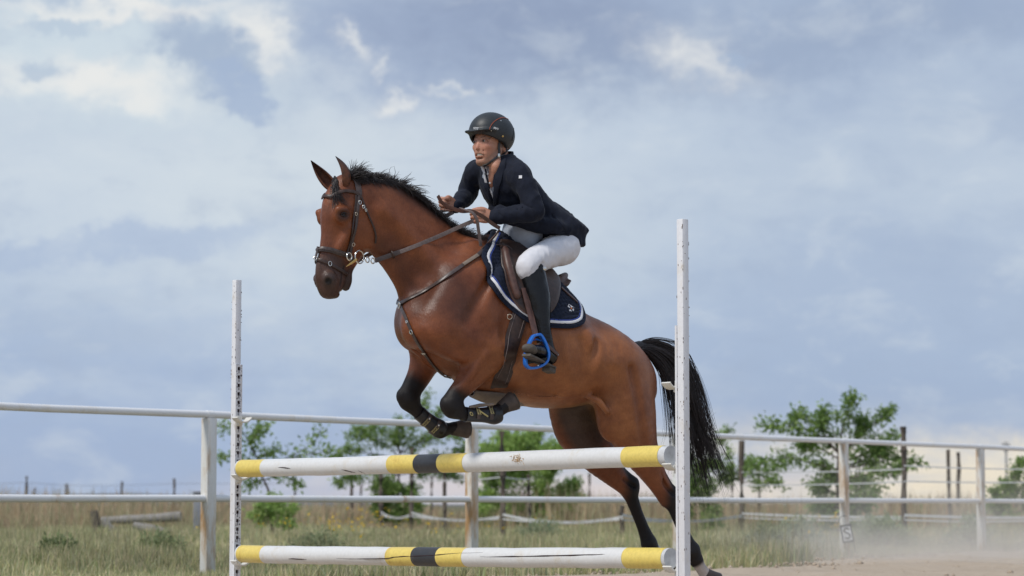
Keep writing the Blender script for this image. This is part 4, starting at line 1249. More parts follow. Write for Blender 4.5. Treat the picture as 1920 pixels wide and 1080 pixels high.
    s.tube([HB(1104, 744, .22), HB(1122, 752, .25), HB(1138, 772, .26)], [.014, .018, .014], k=.03)                      # flank fold
    s.tube([HB(1222, 862, .21), HB(1240, 896, .195), HB(1254, 922, .185)], [.006, .007, .005], k=.012, op='sub')
    s.tube([HB(1265, 950, .185), HB(1278, 990, .18), HB(1290, 1020, .18)], [.004, .004, .004], k=.008, op='sub')
    for (x0, y0, x1, y1, l) in ((1240, 905, 1262, 926, .19), (1168, 898, 1188, 912, -.115)):
        s.tube([HB(x0, y0, l), HB(x1, y1, l)], [.008, .010], k=.012, op='sub')
    for (x0, y0, l) in ((1297, 1036, .18), (1218, 1020, -.12), (926, 776, .195), (826, 806, -.125)):
        s.ell(HB(x0, y0, l), (.020, .012, .022), (FWD, LEFT, UP), k=.014)
    # veins
    for V_ in ([HB(965, 735, .20), HB(1000, 742, .21), HB(1040, 744, .20), HB(1075, 740, .18)], [HB(905, 690, .236), HB(890, 712, .215), HB(876, 730, .20)]):
        s.tube(V_, [.005] * len(V_), k=.012)
    # scapula and triceps lines
    s.tube([HB(925, 500, .205), HB(905, 550, .265), HB(880, 600, .29)], [.012, .014, .010], k=.05, op='sub')
    s.tube([HB(952, 560, .285), HB(955, 600, .29), HB(950, 628, .285)], [.014, .016, .012], k=.05, op='sub')
    # ribs, barely seen
    for i in range(6):
        x = 975 + i * 22
        s.tube([HB(x - 12, 640, .335), HB(x - 2, 690, .335), HB(x + 2, 725, .30)], [.008, .010, .006], k=.05, op='sub')
    return s

t1 = time.time()
hf = build_horse_field()
HP_, HQ_ = hf.surface(2)
del hf
print('horse field', len(HP_), time.time() - t1)

def capmask(P, pts, r, soft):
    """1 inside a chain of capsules, falling to 0 over soft"""
    out = np.zeros(len(P))
    pts = [V3(p).astype(float) for p in pts]
    for i in range(len(pts) - 1):
        a, b = pts[i], pts[i + 1]; ab = b - a
        t = np.clip(((P - a) @ ab) / (ab @ ab + 1e-9), 0, 1)
        d = np.linalg.norm(P - a - t[:, None] * ab, axis=1)
        out = np.maximum(out, np.clip((r + soft - d) / soft, 0, 1))
    return out * out * (3 - 2 * out)

def paint(colr, mask, c, amt=1.0):
    m = (mask * amt)[:, None]
    return colr * (1 - m) + np.array(c) * m

BAY = np.array((0.262, 0.086, 0.033))
BLK = (0.0095, 0.006, 0.006)
C = np.tile(BAY, (len(HP_), 1))
nrmz = HP_[:, 2]
ls = (HP_ - V3(HB.o)) @ V3(LEFT)
# paler tan coat with golden highlights painted in, flank and belly; darker neck top
belly = capmask(HP_, [HB(960, 762), HB(1040, 770), HB(1110, 762)], .07, .12)
C = paint(C, belly, (0.44, 0.20, 0.078), .75)
C = paint(C, capmask(HP_, [HB(985, 700, .28), HB(1080, 690, .30), HB(1150, 680, .26), HB(1180, 760, .25)], .12, .20), (0.43, 0.17, 0.060), .68)  # golden coat tone over barrel and hind, with the flank highlight painted in
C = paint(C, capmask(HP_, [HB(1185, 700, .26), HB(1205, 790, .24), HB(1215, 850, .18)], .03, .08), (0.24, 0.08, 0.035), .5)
C = paint(C, capmask(HP_, [HB(1100, 755, .02), HB(1125, 775, .03)], .09, .08), (0.34, 0.21, 0.10), .8)
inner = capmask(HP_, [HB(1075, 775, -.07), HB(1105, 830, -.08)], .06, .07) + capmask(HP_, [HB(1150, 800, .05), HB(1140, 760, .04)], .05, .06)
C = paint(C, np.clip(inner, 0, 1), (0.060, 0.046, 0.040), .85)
C = paint(C, capmask(HP_, [NB(680, 326), NB(724, 338), NB(806, 392), HB(893, 448)], .045, .06), BLK, .92)
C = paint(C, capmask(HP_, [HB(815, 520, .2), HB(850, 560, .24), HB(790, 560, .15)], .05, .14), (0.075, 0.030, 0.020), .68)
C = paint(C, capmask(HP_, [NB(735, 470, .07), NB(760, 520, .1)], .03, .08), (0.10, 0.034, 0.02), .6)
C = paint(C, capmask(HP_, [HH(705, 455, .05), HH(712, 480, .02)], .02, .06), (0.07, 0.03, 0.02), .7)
C = paint(C, capmask(HP_, [HB(925, 442), HB(965, 462)], .05, .06), BLK, .6)
# head
C = paint(C, capmask(HP_, [HH(612, 512, 0), HH(620, 545, 0)], .085, .06), (0.085, 0.052, 0.042), .9)
C = paint(C, capmask(HP_, [HH(618, 525, .06), HH(616, 530, .02)], .022, .03), (0.075, 0.055, 0.05), .7)
C = paint(C, capmask(HP_, [HH(652, 515, 0), HH(650, 540, 0)], .04, .025), (0.06, 0.045, 0.04), .8)
for sg in (1, -1):
    C = paint(C, capmask(HP_, [mr(HH, 646, 498, .05, sg), mr(HH, 641, 515, .05, sg), mr(HH, 638, 535, .045, sg)], .003, .006), (0.02, 0.010, 0.009), .9)
C = paint(C, capmask(HP_, [HH(616, 527, .056), HH(616, 527, .04)], .012, .012), (0.006, 0.004, 0.004), 1)
for sg in (1, -1):
    C = paint(C, capmask(HP_, [mr(HH, 641, 403, .095, sg), mr(HH, 646, 403, .095, sg)], .018, .026), (0.06, 0.026, 0.018), .8)
    C = paint(C, capmask(HP_, [mr(HH, 648, 375, .09, sg), mr(HH, 650, 378, .09, sg)], .01, .03), (0.14, 0.05, 0.022), .6)
C = paint(C, capmask(HP_, [HH(608, 400, 0), HH(604, 460, 0)], .03, .05), (0.13, 0.05, 0.03), .5)
# black points
C = paint(C, capmask(HP_, [HB(846, 758, .16), HB(870, 779, .16), HB(950, 770, .16)], .066, .075), BLK)
C = paint(C, capmask(HP_, [HB(768, 738, -.16), HB(768, 752, -.16), HB(806, 790, -.16), HB(860, 803, -.16)], .070, .075), BLK)
C = paint(C, capmask(HP_, [HB(1268, 935, .15), HB(1285, 1005, .15), HB(1316, 1068, .15)], .065, .06), BLK)
C = paint(C, capmask(HP_, [HB(1245, 890, .15), HB(1266, 920, .15)], .02, .03), BLK)
C = paint(C, capmask(HP_, [HB(1192, 912, -.15), HB(1208, 985, -.15), HB(1225, 1025, -.15), HB(1245, 1045, -.15)], .062, .06), BLK)
C = paint(C, capmask(HP_, [HB(1165, 880, -.15), HB(1186, 900, -.15)], .02, .03), BLK)
C = paint(C, capmask(HP_, [HB(1314, 1066, .15), HB(1330, 1085, .15)], .035, .02), (.62, .58, .54))
C = paint(C, capmask(HP_, [HB(1238, 1030, -.15), HB(1250, 1040, -.15)], .03, .02), (.62, .58, .54))
C = paint(C, capmask(HP_, [HB(1195, 655, 0), HB(1210, 665, 0)], .02, .04), BLK)

def coat_mat():
    m, nt, b = new_mat('bay_coat')
    a = N(nt, 'ShaderNodeAttribute', attribute_name='tint')
    tc = N(nt, 'ShaderNodeTexCoord')
    f1 = noise(nt, 9, 6, 0.6)
    mp = N(nt, 'ShaderNodeMapping'); mp.inputs['Scale'].default_value = (1, 1, .22); mp.inputs['Rotation'].default_value = (0, R(-32), R(30))
    nt.links.new(tc.outputs['Object'], mp.inputs['Vector'])
    f2 = noise(nt, 260, 3, 0.6, mp.outputs[0])
    f3 = noise(nt, 34, 4, 0.7)
    c = mixrgb(nt, mapr(nt, f1, 0.3, 0.72), a.outputs['Color'], mixrgb(nt, 1.0, a.outputs['Color'], (0.58, 0.50, 0.48), 'MULTIPLY'))
    c = mixrgb(nt, mapr(nt, f2, 0.35, 0.7), c, mixrgb(nt, 1.0, c, (0.78, 0.75, 0.73), 'MULTIPLY'))
    c = mixrgb(nt, mapr(nt, f3, 0.45, 0.75, 0, .55), c, mixrgb(nt, 1.0, c, (1.25, 1.22, 1.2), 'MULTIPLY'))
    nt.links.new(c, b.inputs['Base Color'])
    bw = N(nt, 'ShaderNodeRGBToBW'); nt.links.new(a.outputs['Color'], bw.inputs[0])
    rr_ = N(nt, 'ShaderNodeMath', operation='ADD'); nt.links.new(mapr(nt, f1, 0.3, 0.7, 0.32, 0.46), rr_.inputs[0]); nt.links.new(mapr(nt, bw.outputs[0], .012, .07, .17, 0), rr_.inputs[1])
    nt.links.new(rr_.outputs[0], b.inputs['Roughness'])
    b.inputs['Specular IOR Level'].default_value = 0.36
    b.inputs['Sheen Weight'].default_value = 0.0
    b.inputs['Sheen Roughness'].default_value = 0.4
    bb = bump(nt, b, f2, 0.5, 0.003)
    b2 = N(nt, 'ShaderNodeBump'); b2.inputs['Strength'].default_value = 0.35; b2.inputs['Distance'].default_value = 0.012
    nt.links.new(noise(nt, 14, 4, .55), b2.inputs['Height']); nt.links.new(b2.outputs[0], bb.inputs['Normal'])
    return m
M_COAT = coat_mat()
horse = thing('horse', 'bay horse with black legs and flying mane jumping over the yellow and white poles', 'horse', tuple(HB(950, 620)))
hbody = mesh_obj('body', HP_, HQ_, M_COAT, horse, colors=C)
HBVH = BVHTree.FromPolygons([tuple(p) for p in HP_], [tuple(int(i) for i in q) for q in HQ_])
print('horse body', time.time() - t1)

# parts of the horse: eyes, ears, hooves, hair
def strands(L, r0, r1=0.0004):
    """L: (n, m, 3) polylines -> three-sided tapered tubes"""
    n, m, _ = L.shape
    T = np.gradient(L, axis=1); T /= np.linalg.norm(T, axis=2, keepdims=True) + 1e-9
    a = np.cross(T, np.array([0.3, 0.9, 0.2])); a /= np.linalg.norm(a, axis=2, keepdims=True) + 1e-9
    b = np.cross(T, a)
    r = (np.linspace(1, 0, m) ** 0.8)[None, :, None] * (np.asarray(r0).reshape(-1, 1, 1) - r1) + r1
    V = np.stack([L + (a * math.cos(q) + b * math.sin(q)) * r for q in (0, 2.094, 4.189)], 2).reshape(-1, 3)
    base = (np.arange(n)[:, None, None] * m * 3 + np.arange(m - 1)[None, :, None] * 3)
    j = np.arange(3)[None, None, :]; j2 = (j + 1) % 3
    Q = np.stack([base + j, base + j2, base + 3 + j2, base + 3 + j], -1).reshape(-1, 4)
    return V, Q

def hair_mat(name, c):
    m, nt, b = new_mat(name)
    f = noise(nt, 60, 3)
    nt.links.new(mixrgb(nt, mapr(nt, f, 0.35, 0.7), c, tuple(x * 2.6 for x in c)), b.inputs['Base Color'])
    b.inputs['Roughness'].default_value = 0.42; b.inputs['Specular IOR Level'].default_value = 0.5
    return m
M_HAIR = hair_mat('black_horsehair', (0.012, 0.009, 0.009))
M_EYE = simple_mat('wet_dark_eye', (0.010, 0.006, 0.005), 0.16, spec=0.35, var=.3, bstr=0)
M_LID = simple_mat('eyelid_skin', (0.022, 0.012, 0.010), 0.55, var=.3)
M_EARIN = simple_mat('ear_fur', (0.10, 0.035, 0.018), 0.7, var=.4, scale=60)
M_HOOF = simple_mat('hoof_horn', (0.075, 0.055, 0.044), 0.65, var=.3, scale=25)
M_HOOFD = simple_mat('dark_hoof_horn', (0.05, 0.035, 0.028), 0.5, var=.3, scale=25)
M_SHOE = simple_mat('worn_steel', (0.35, 0.34, 0.33), 0.4, metal=0.9, var=.2)

for sg in (1, -1):
    mb = MB()
    c = mr(HH, 643, 403, .0875, sg)
    ax = HH.l * sg
    mb.lathe([(.0005, .0142), (.005, .0133), (.009, .0110), (.0122, .0072), (.0140, .0), (.012, -.01)], c, ax, n=18, side=HH.f)
    eye = mb.build('eye', M_EYE, horse, auto=85)
    lid = MB()
    f, u, o_ = HH.f, UP, ax
    for up_ in (1, -1):
        arc = [c + f * (.0185 * math.cos(t)) + u * (up_ * (.0100 if up_ > 0 else .0082) * math.sin(t)) + o_ * (.0080 + .0050 * math.sin(t)) for t in np.linspace(0, math.pi, 11)]
        lid.sweep(arc, [.002] + [.0036] * 9 + [.002], n=7)
    lid.build('eyelid', M_LID, eye)

def ear(base, tip, opening, w, name='ear'):
    base, tip = Vector(base), Vector(tip)
    n = 14
    pts = []; rr = []
    A = tip - base
    op = Vector(opening)
    op = (op - A.normalized() * op.dot(A.normalized())).normalized()
    sec = []
    for t in np.linspace(-2.15, 2.15, 13): sec.append((math.sin(t), -math.cos(t)))
    for t in np.linspace(2.15, -2.15, 13): sec.append((math.sin(t) * .80, -math.cos(t) * .80))
    prof = [.62, .80, .95, 1.0, 1.0, .97, .92, .85, .75, .63, .50, .36, .21, .06]
    for i in range(n):
        t = i / (n - 1)
        pts.append(base + A * t + op * (0.020 * math.sin(t * math.pi) * -1))
        rr.append(w * prof[i])
    mb = MB()
    mb.sweep(pts, rr, up=op, rad2=[r_ * .85 for r_ in rr], sec=sec)
    return mb.build(name, M_EARM, horse)

def ear_mat():
    m, nt, b = new_mat('ear_coat')
    tc = N(nt, 'ShaderNodeTexCoord')
    sx = N(nt, 'ShaderNodeSeparateXYZ'); nt.links.new(tc.outputs['Generated'], sx.inputs[0])
    f = mapr(nt, sx.outputs[2], 0.45, 0.95)
    nf = noise(nt, 40, 4)
    c = mixrgb(nt, f, (0.15, 0.05, 0.022), (0.02, 0.012, 0.012))
    c = mixrgb(nt, mapr(nt, nf, .4, .7), c, (0.05, 0.022, 0.014))
    nt.links.new(c, b.inputs['Base Color']); b.inputs['Roughness'].default_value = .6
    bump(nt, b, noise(nt, 200, 3), .3, .002)
    return m
M_EARM = ear_mat()
mb = MB()
mb.sweep([HH(639, 543, -.022), HH(636, 545, 0), HH(639, 543, .026)], .009, n=8, rad2=.006)
mb.build('teeth', simple_mat('yellowed_teeth', (.42, .30, .16), .4, var=.2), horse)
ear(mr(HH, 647, 350, .045), mr(HH, 629, 293, .05), HH.f * 1.0 - HH.l * 0.75, .034)
fb = mr(HH, 647, 352, .045, -1)
ear(fb, HH(583, 301, -.09), HH.f * 0.6 + HH.l * 1.0, .034)

def hoof(c0, c1, r0, r1, up, mat, name='hoof', sole=True):
    c0, c1 = Vector(c0), Vector(c1)
    A = (c1 - c0)
    mb = MB()
    mb.sweep([c0 - A * .15, c0, c0 + A * .5, c0 + A * .92, c1], [r0 * .9, r0, (r0 + r1) / 2, r1, r1 * .97], n=20, up=up, rad2=[r0 * .95, r0 * 1.02, (r0 + r1) / 2 * 1.08, r1 * 1.15, r1 * 1.12])
    h = mb.build(name, mat, horse, auto=50)
    m2 = MB()
    N_ = A.normalized(); S_ = N_.cross(Vector(up)).normalized(); U_ = S_.cross(N_)
    arc = [c1 + A.normalized() * .004 + S_ * (math.cos(t) * r1 * .86) + U_ * (math.sin(t) * r1 * .98) for t in np.linspace(-.9, math.pi + .9, 20)]
    m2.sweep(arc, .010, n=4, up=N_, rad2=.004)
    m2.build('horseshoe', M_SHOE, h)
    return h
hoof(HB(941, 764, .16), HB(963, 751, .16), .035, .046, (HB(941, 764, .16) - HB(926, 777, .16)).cross(LEFT), M_HOOF)
hoof(HB(850, 804, -.16), HB(876, 803, -.16), .035, .047, UP, M_HOOF)
hoof(HB(1323, 1078, .15), HB(1342, 1092, .15), .038, .05, FWD, M_HOOFD)
hoof(HB(1249, 1045, -.15), HB(1271, 1056, -.15), .037, .049, UP, M_HOOFD)

def mane():
    L = []; r0 = []
    crest = catmull([V3(p) for p in (NB(652, 333), NB(664, 329), NB(697, 328), NB(729, 341), NB(766, 365), NB(806, 394), NB(850, 425), NB(884, 446))], 20)
    rg = np.random.RandomState(5)
    nC = 88
    f_, l_, u_ = V3(NB.f).astype(float), V3(NB.l).astype(float), np.array((0, 0, 1.0))
    m = 9
    for cidx in range(nC):
        t = rg.rand()
        if cidx < 20: t = rg.rand() * .12
        if cidx > 76: t = .84 + rg.rand() * .16
        i = int(t * (len(crest) - 1)); root = crest[i]
        lift = rg.uniform(.2, .85) * (1.3 if t < .15 else 1.0)
        side = rg.normal(0.15, .35)
        length = rg.uniform(.05, .125) * (1.15 if t < .15 else 1) * (.8 + .4 * math.sin(t * 3.1))
        if t > .84: length *= 1.15; lift *= .5
        back = rg.uniform(.3, 1.1)
        curl = rg.uniform(-.2, .9)
        cl = (rg.uniform(-.024, .024), rg.uniform(-.012, .012))
        for k in range(rg.randint(7, 15)):
            ln = length * rg.uniform(.55, 1.1)
            d0 = u_ * lift + l_ * side - f_ * back * .5 + rg.normal(0, .13, 3)
            d0 /= np.linalg.norm(d0)
            dend = -f_ * back + u_ * (lift * .6 - curl) + l_ * side * 1.4 + rg.normal(0, .22, 3)
            p = root + l_ * cl[0] + f_ * cl[1] + rg.normal(0, .003, 3) - u_ * .020
            hn = HBVH.find_nearest(Vector(p))
            if hn[0] is not None: p = np.array(hn[0] - hn[1] * .006)
            pl = [p]
            for q in range(1, m):
                tt = q / (m - 1)
                dd = d0 * (1 - tt) + dend * tt * 1.1 + rg.normal(0, .06, 3)
                dd /= np.linalg.norm(dd)
                p = p + dd * ln / (m - 1); pl.append(p)
            L.append(pl); r0.append(rg.uniform(.0015, .0033))
    # short roots packed along the crest
    for k in range(1300):
        i = int(rg.rand() * (len(crest) - 1)); p = crest[i] + l_ * rg.normal(0, .012)
        hn = HBVH.find_nearest(Vector(p)); p = np.array(hn[0] - hn[1] * .006)
        ln = rg.uniform(.028, .055); d0 = u_ * .9 - f_ * rg.uniform(.2, 1.2) + l_ * rg.normal(0, .25)
        pl = [p]
        for q in range(1, m):
            dd = d0 - f_ * .5 * q / m + rg.normal(0, .06, 3); dd /= np.linalg.norm(dd); p = p + dd * ln / (m - 1); pl.append(p)
        L.append(pl); r0.append(rg.uniform(.0018, .0030))
    # hair lying on the near and the far side of the crest
    for sgn in (1, -1):
        for k in range(620):
            t = rg.rand(); i = int(t * (len(crest) - 1)); p = crest[i] + l_ * sgn * .014 - u_ * .010
            ln = rg.uniform(.05, .11) * (.8 + .5 * t)
            d0 = l_ * sgn * .9 - u_ * .15 - f_ * .5 + rg.normal(0, .15, 3)
            d1 = l_ * sgn * .25 - u_ * .75 - f_ * rg.uniform(.5, 1.3) + rg.normal(0, .15, 3)
            hn = HBVH.find_nearest(Vector(p))
            if hn[0] is not None: p = np.array(hn[0] + hn[1] * .002)
            pl = [p]
            for q in range(1, m):
                tt = q / (m - 1); dd = d0 * (1 - tt) ** 2 + d1 * tt; dd /= np.linalg.norm(dd)
                p = p + dd * ln / (m - 1)
                hit = HBVH.find_nearest(Vector(p))
                if hit[0] is not None and (Vector(p) - hit[0]).dot(hit[1]) < .004:
                    p = np.array(hit[0] + hit[1] * .005)
                pl.append(p)
            L.append(pl); r0.append(rg.uniform(.0013, .0026))
    V, Q = strands(np.array(L), np.array(r0))
    return mesh_obj('mane', V, Q, M_HAIR, horse)
mane()

def forelock():
    rg = np.random.RandomState(8); L = []; r0 = []
    for k in range(90):
        jx, jl = rg.normal(0, 4.5), rg.normal(0, .012)
        a = mr(HH, 634, 338, rg.uniform(-.02, .035)); 
        pts = [V3(a), V3(HH(629 + jx * .6 + rg.uniform(-2, 2), 352, .03 + jl)), V3(HH(632 + jx + rg.uniform(-2, 2), 368 + rg.uniform(-8, 8), .05 + jl)), V3(HH(636 + jx * 1.8 + rg.uniform(-3, 3), 384 + rg.uniform(-22, 12), .065 + jl))]
        L.append(catmull(pts, 3)); r0.append(rg.uniform(.0009, .0018))
    L = np.array(L)
    for i in range(L.shape[0]):
        for j in range(L.shape[1]):
            h = HBVH.find_nearest(Vector(L[i, j]))
            if h[0] is not None and (Vector(L[i, j]) - h[0]).dot(h[1]) < .006: L[i, j] = np.array(h[0] + h[1] * rg.uniform(.005, .012))
    V, Q = strands(L, np.array(r0))
    return mesh_obj('forelock', V, Q, M_HAIR, horse)
forelock()

def tail():
    rg = np.random.RandomState(3)
    G = [  # guide paths, photo points on planes behind the rump, with a lateral offset
        [(1184, 652, 0), (1215, 640, .0), (1252, 646, .02), (1289, 668, .03), (1309, 728, .03), (1323, 790, .03), (1344, 846, .02), (1366, 880, .0)],
        [(1184, 655, 0), (1214, 645, .0), (1248, 655, .0), (1281, 688, .0), (1301, 750, .0), (1313, 812, .0), (1328, 876, -.01), (1338, 935, -.02)],
        [(1185, 658, 0), (1212, 650, -.01), (1243, 663, -.02), (1270, 700, -.03), (1287, 760, -.03), (1297, 820, -.03), (1310, 880, -.03), (1324, 930, -.03)],
        [(1186, 660, .01), (1210, 655, .03), (1236, 672, .05), (1258, 705, .06), (1274, 760, .06), (1287, 815, .05), (1302, 870, .05), (1314, 918, .05)],
        [(1187, 662, .01), (1206, 658, .03), (1228, 675, .05), (1246, 705, .06), (1255, 740, .07), (1262, 775, .07), (1268, 800, .07), (1273, 822, .07)],
    ]
    W = [.28, .26, .2, .2, .06]
    G = [np.array([V3(HB(x, y, l)) for x, y, l in g], dtype=float) for g in G]
    L = []; r0 = []
    l_ = V3(HB.l).astype(float)
    for c in range(125):
        w = np.array([rg.gamma(.6) + .001 for _ in G]) * np.array(W); w /= w.sum()
        if c % 14 == 3: w = np.array([0, 0, 0, .25, .75])
        g = sum(G[i] * w[i] for i in range(len(G)))
        off = rg.normal(0, 1, 3) * np.array([.018, .03, .018])
        end = rg.normal(0, 1, 3) * np.array([.054, .06, .05])
        frac = min(1, rg.uniform(.66, 1.12))
        wave = rg.uniform(0, 6.28)
        for k in range(rg.randint(9, 17)):
            j = rg.normal(0, .0045, 3); je = rg.normal(0, .012, 3)
            f2 = frac * rg.uniform(.85, 1.03)
            P = []
            C_ = catmull(g, 3)
            nn = len(C_); xs = np.linspace(0, min(1, f2) * (nn - 1), 20)
            for q, x in enumerate(xs):
                i = int(min(x, nn - 2)); tt = x - i
                p = C_[i] * (1 - tt) + C_[i + 1] * tt
                s_ = x / (nn - 1)
                e = min(1, s_ * 3)
                p = p + off * e * .8 + end * s_ ** 2 + j * (0.35 + e) + je * s_ ** 1.5 + l_ * math.sin(wave + s_ * 7) * .024 * s_ + np.array((0.7, .4, 0)) * math.sin(wave * 1.7 + s_ * 9) * .016 * s_
                P.append(p)
            L.append(P); r0.append(rg.uniform(.0014, .0030))
    # a few flying hairs
    for k in range(16):
        a = HB(1300, 700 + rg.uniform(0, 130), .02); b = HB(1335 + rg.uniform(-10, 18), 760 + k * 5 + rg.uniform(-12, 12), .02)
        mid = (Vector(a) + Vector(b)) / 2 + Vector((-.01, 0, -.03))
        L.append(catmull([V3(HB(1280, 680)), V3(a), V3(mid), V3(b)], 7)[:20]); r0.append(.0011)
    L = [np.array(x)[:20] for x in L]
    V, Q = strands(np.array(L), np.array(r0))
    t = mesh_obj('tail', V, Q, M_HAIR, horse)
    d = MB()
    dock = [HB(1180, 655), HB(1196, 650), HB(1214, 648), HB(1234, 655), HB(1254, 676), HB(1264, 700)]
    d.sweep(catmull([V3(p) for p in dock], 4), [.03] * 6 + [.024] * 8 + [.018, .015, .012, .010, .008, .005, .002], n=12, up=LEFT)
    d.build('dock', M_HAIR, t)
tail()
print('horse done', time.time() - t1)
# ------------------------------------------------------------------ tack
t2 = time.time()
M_LEATHER = simple_mat('dark_brown_leather', (0.045, 0.024, 0.018), 0.42, var=.35, scale=50, bstr=.25, bdist=.0015)
M_LEATHER2 = simple_mat('brown_leather', (0.085, 0.040, 0.030), 0.45, var=.3, scale=40, bstr=.25, bdist=.0015)
M_BRIDLE = simple_mat('grey_brown_leather', (0.065, 0.046, 0.042), 0.38, var=.3, scale=60, bstr=.2, bdist=.001)
M_REIN = simple_mat('rubber_grip_rein', (0.17, 0.13, 0.12), 0.6, var=.25, scale=90, bstr=.4, bdist=.001)
M_STEEL = simple_mat('polished_steel', (0.75, 0.73, 0.68), 0.22, metal=1.0, var=.08, bstr=0)
M_BRASS = simple_mat('brass', (0.62, 0.42, 0.16), 0.3, metal=1.0, var=.1, bstr=0)
M_NAVYPAD = simple_mat('navy_quilted_cotton', (0.008, 0.013, 0.030), 0.85, var=.3, scale=70, sheen=.03, spec=.3)
M_WHITEBRAID = simple_mat('white_braid', (0.72, 0.72, 0.74), 0.8, var=.06, scale=90)
M_BLUEBRAID = simple_mat('royal_blue_braid', (0.03, 0.06, 0.28), 0.7, var=.1)
M_FLEECE = simple_mat('grey_beige_felt', (0.30, 0.28, 0.25), 0.95, var=.15, scale=60, bstr=.5)
M_GUARD = simple_mat('worn_tan_leather', (0.20, 0.155, 0.12), 0.6, var=.35, scale=14, bstr=.3)
CAMP = Vector((0, 0, CAM_H))

def hit(px, py, off=0.0, bvh=None):
    d = ray(px, py).normalized()
    h = (bvh or HBVH).ray_cast(CAMP, d)
    if h[0] is None: return None
    n = h[1] if h[1].dot(d) < 0 else -h[1]
    return h[0] + n * off, n

def press(p, off, bvh=None):
    """nearest point of the body, lifted by off along the outward normal"""
    q, n, i, dd = (bvh or HBVH).find_nearest(Vector(p))
    return q + n * off, n

def reflect(p, pl):
    d = (Vector(p) - pl.o).dot(pl.l)
    return Vector(p) - pl.l * (2 * d)

RSEC = [(-1, -.7), (-.8, -1), (.8, -1), (1, -.7), (1, .7), (.8, 1), (-.8, 1), (-1, .7)]
def strap_pts(pix, off=.004, n=6):
    """points on the near side of the horse under a line drawn over the photograph"""
    P = catmull(np.array(pix, dtype=float), n)
    out = []
    for x, y in P:
        h = hit(x, y, 0)
        if h is None: h = press((HH if x < 715 else HB)(x, y, 0), 0)
        out.append(h)
    # smooth the normals
    ns = [h[1] for h in out]
    sm = []
    for i in range(len(ns)):
        a = Vector((0, 0, 0))
        for j in range(max(0, i - 3), min(len(ns), i + 4)): a += ns[j]
        sm.append(a.normalized())
    return [out[i][0] + sm[i] * off for i in range(len(out))], sm

def strap(name, pts, ups, w, th, mat, parent, mb=None, closed=False):
    b = mb or MB()
    b.sweep(pts, w / 2, up=list(ups), rad2=th / 2, sec=RSEC, closed=closed)
    if mb is None: return b.build(name, mat, parent)

def both(pts, ups, pl):
    """near path from front to back, and its mirror image, as one loop"""
    p2 = [reflect(p, pl) for p in pts][::-1]; u2 = []
    for u in ups[::-1]:
        u2.append(u - pl.l * (2 * u.dot(pl.l)))
    return pts + p2, ups + u2

# --- bridle
bridle = thing('bridle', 'brown leather bridle with flash noseband and loose ring bit on the horse head', 'bridle', tuple(HH(650, 420)))
def bstrap(name, pix, w=.018, th=.005, off=.004, sym=False, loop=False, n=6, mat=None, parent=None):
    p, u = strap_pts(pix, off + th / 2, n)
    m = mat or M_BRIDLE
    if loop:
        p, u = both(p, u, HH); return strap(name, p, u, w, th, m, parent or bridle, closed=True)
    o = strap(name, p, u, w, th, m, parent or bridle)
    if sym:
        strap(name, [reflect(q, HH) for q in p], [q - HH.l * (2 * q.dot(HH.l)) for q in u], w, th, m, parent or bridle)
    return o
# crown piece over the poll, behind the ears
p, u = strap_pts([(664, 336), (669, 345), (672, 358), (673, 366)], .008, 5)
top = HH(661, 329)
pp, uu = both([top] + p[1:], [UP] + u[1:], HH)
k_ = len(p)
chain = [reflect(q, HH) for q in p[::-1]] + [top + UP * .004] + p
chu = [q - HH.l * (2 * q.dot(HH.l)) for q in u[::-1]] + [UP] + u
strap('headpiece', chain, chu, .030, .006, M_BRIDLE, bridle)
brow = strap_pts([(612, 368), (622, 369), (632, 363), (645, 359), (660, 360), (674, 364)], .007, 5)
ch = [reflect(q, HH) for q in brow[0][::-1]] + brow[0]
chu = [q - HH.l * (2 * q.dot(HH.l)) for q in brow[1][::-1]] + brow[1]
strap('browband', ch, chu, .017, .008, M_LEATHER, bridle)
bstrap('cheekpiece', [(673, 364), (671, 385), (669, 405), (665, 430), (660, 450), (657, 470), (656, 480)], .015, .005, sym=True)
bstrap('noseband_strap', [(667, 366), (666, 385), (662, 410), (659, 435), (655, 455), (650, 474)], .011, .005, sym=True, mat=M_LEATHER)
bstrap('throatlatch', [(675, 364), (680, 378), (686, 395), (695, 415), (701, 430), (704, 444), (703, 456)], .009, .005, sym=True, mat=M_LEATHER)
nb_ = bstrap('noseband', [(597, 469), (606, 468), (620, 469.5), (635, 473), (650, 479), (659, 487)], .026, .009, loop=True)
bstrap('noseband_padding', [(597, 469), (606, 468), (620, 469.5), (635, 473), (650, 479), (659, 487)], .010, .006, off=.012, loop=True, parent=nb_)
bstrap('flash_strap', [(593, 485), (603, 489), (615, 494), (628, 501), (640, 508), (650, 515)], .016, .006, loop=True, mat=M_LEATHER)
bstrap('flash_loop', [(597, 462), (595, 475), (592, 486)], .014, .006, off=.012)
for (x, y, r_, sx) in [(591, 484, .010, 1.0), (618, 495, .012, .7), (674, 380, .010, .7), (680, 388, .009, .7), (684, 394, .008, .6), (667, 401, .008, .7), (661, 458, .009, .9)]:
    h = hit(x, y, .010) or (HH(x, y, .02), HH.l)
    mb = MB(); mb.torus(h[0], h[1], r_, .0019, n=14, m=6, sx=sx, side=HH.f); mb.build('buckle', M_STEEL, bridle)
bl = HH.l * .95 - HH.f * .2
bitc = HH(674, 482, .088)
mb = MB()
mb.torus(bitc, bl, .033, .0036, n=30, m=8); mb.torus(reflect(bitc, HH), bl, .033, .0036, n=30, m=8)
for (x, y, r_) in [(655, 481, .019), (689, 487, .014), (699, 489, .014)]:
    mb.torus(HH(x, y, .090), bl, r_, .0034, n=22, m=8)
mb.sweep([HH(667, 487, .088), HH(660, 493, .07), HH(652, 498, .03), HH(652, 498, -.03), reflect(HH(667, 487, .088), HH)], .006, n=8)
mb.build('bit', M_STEEL, bridle)
mb = MB()
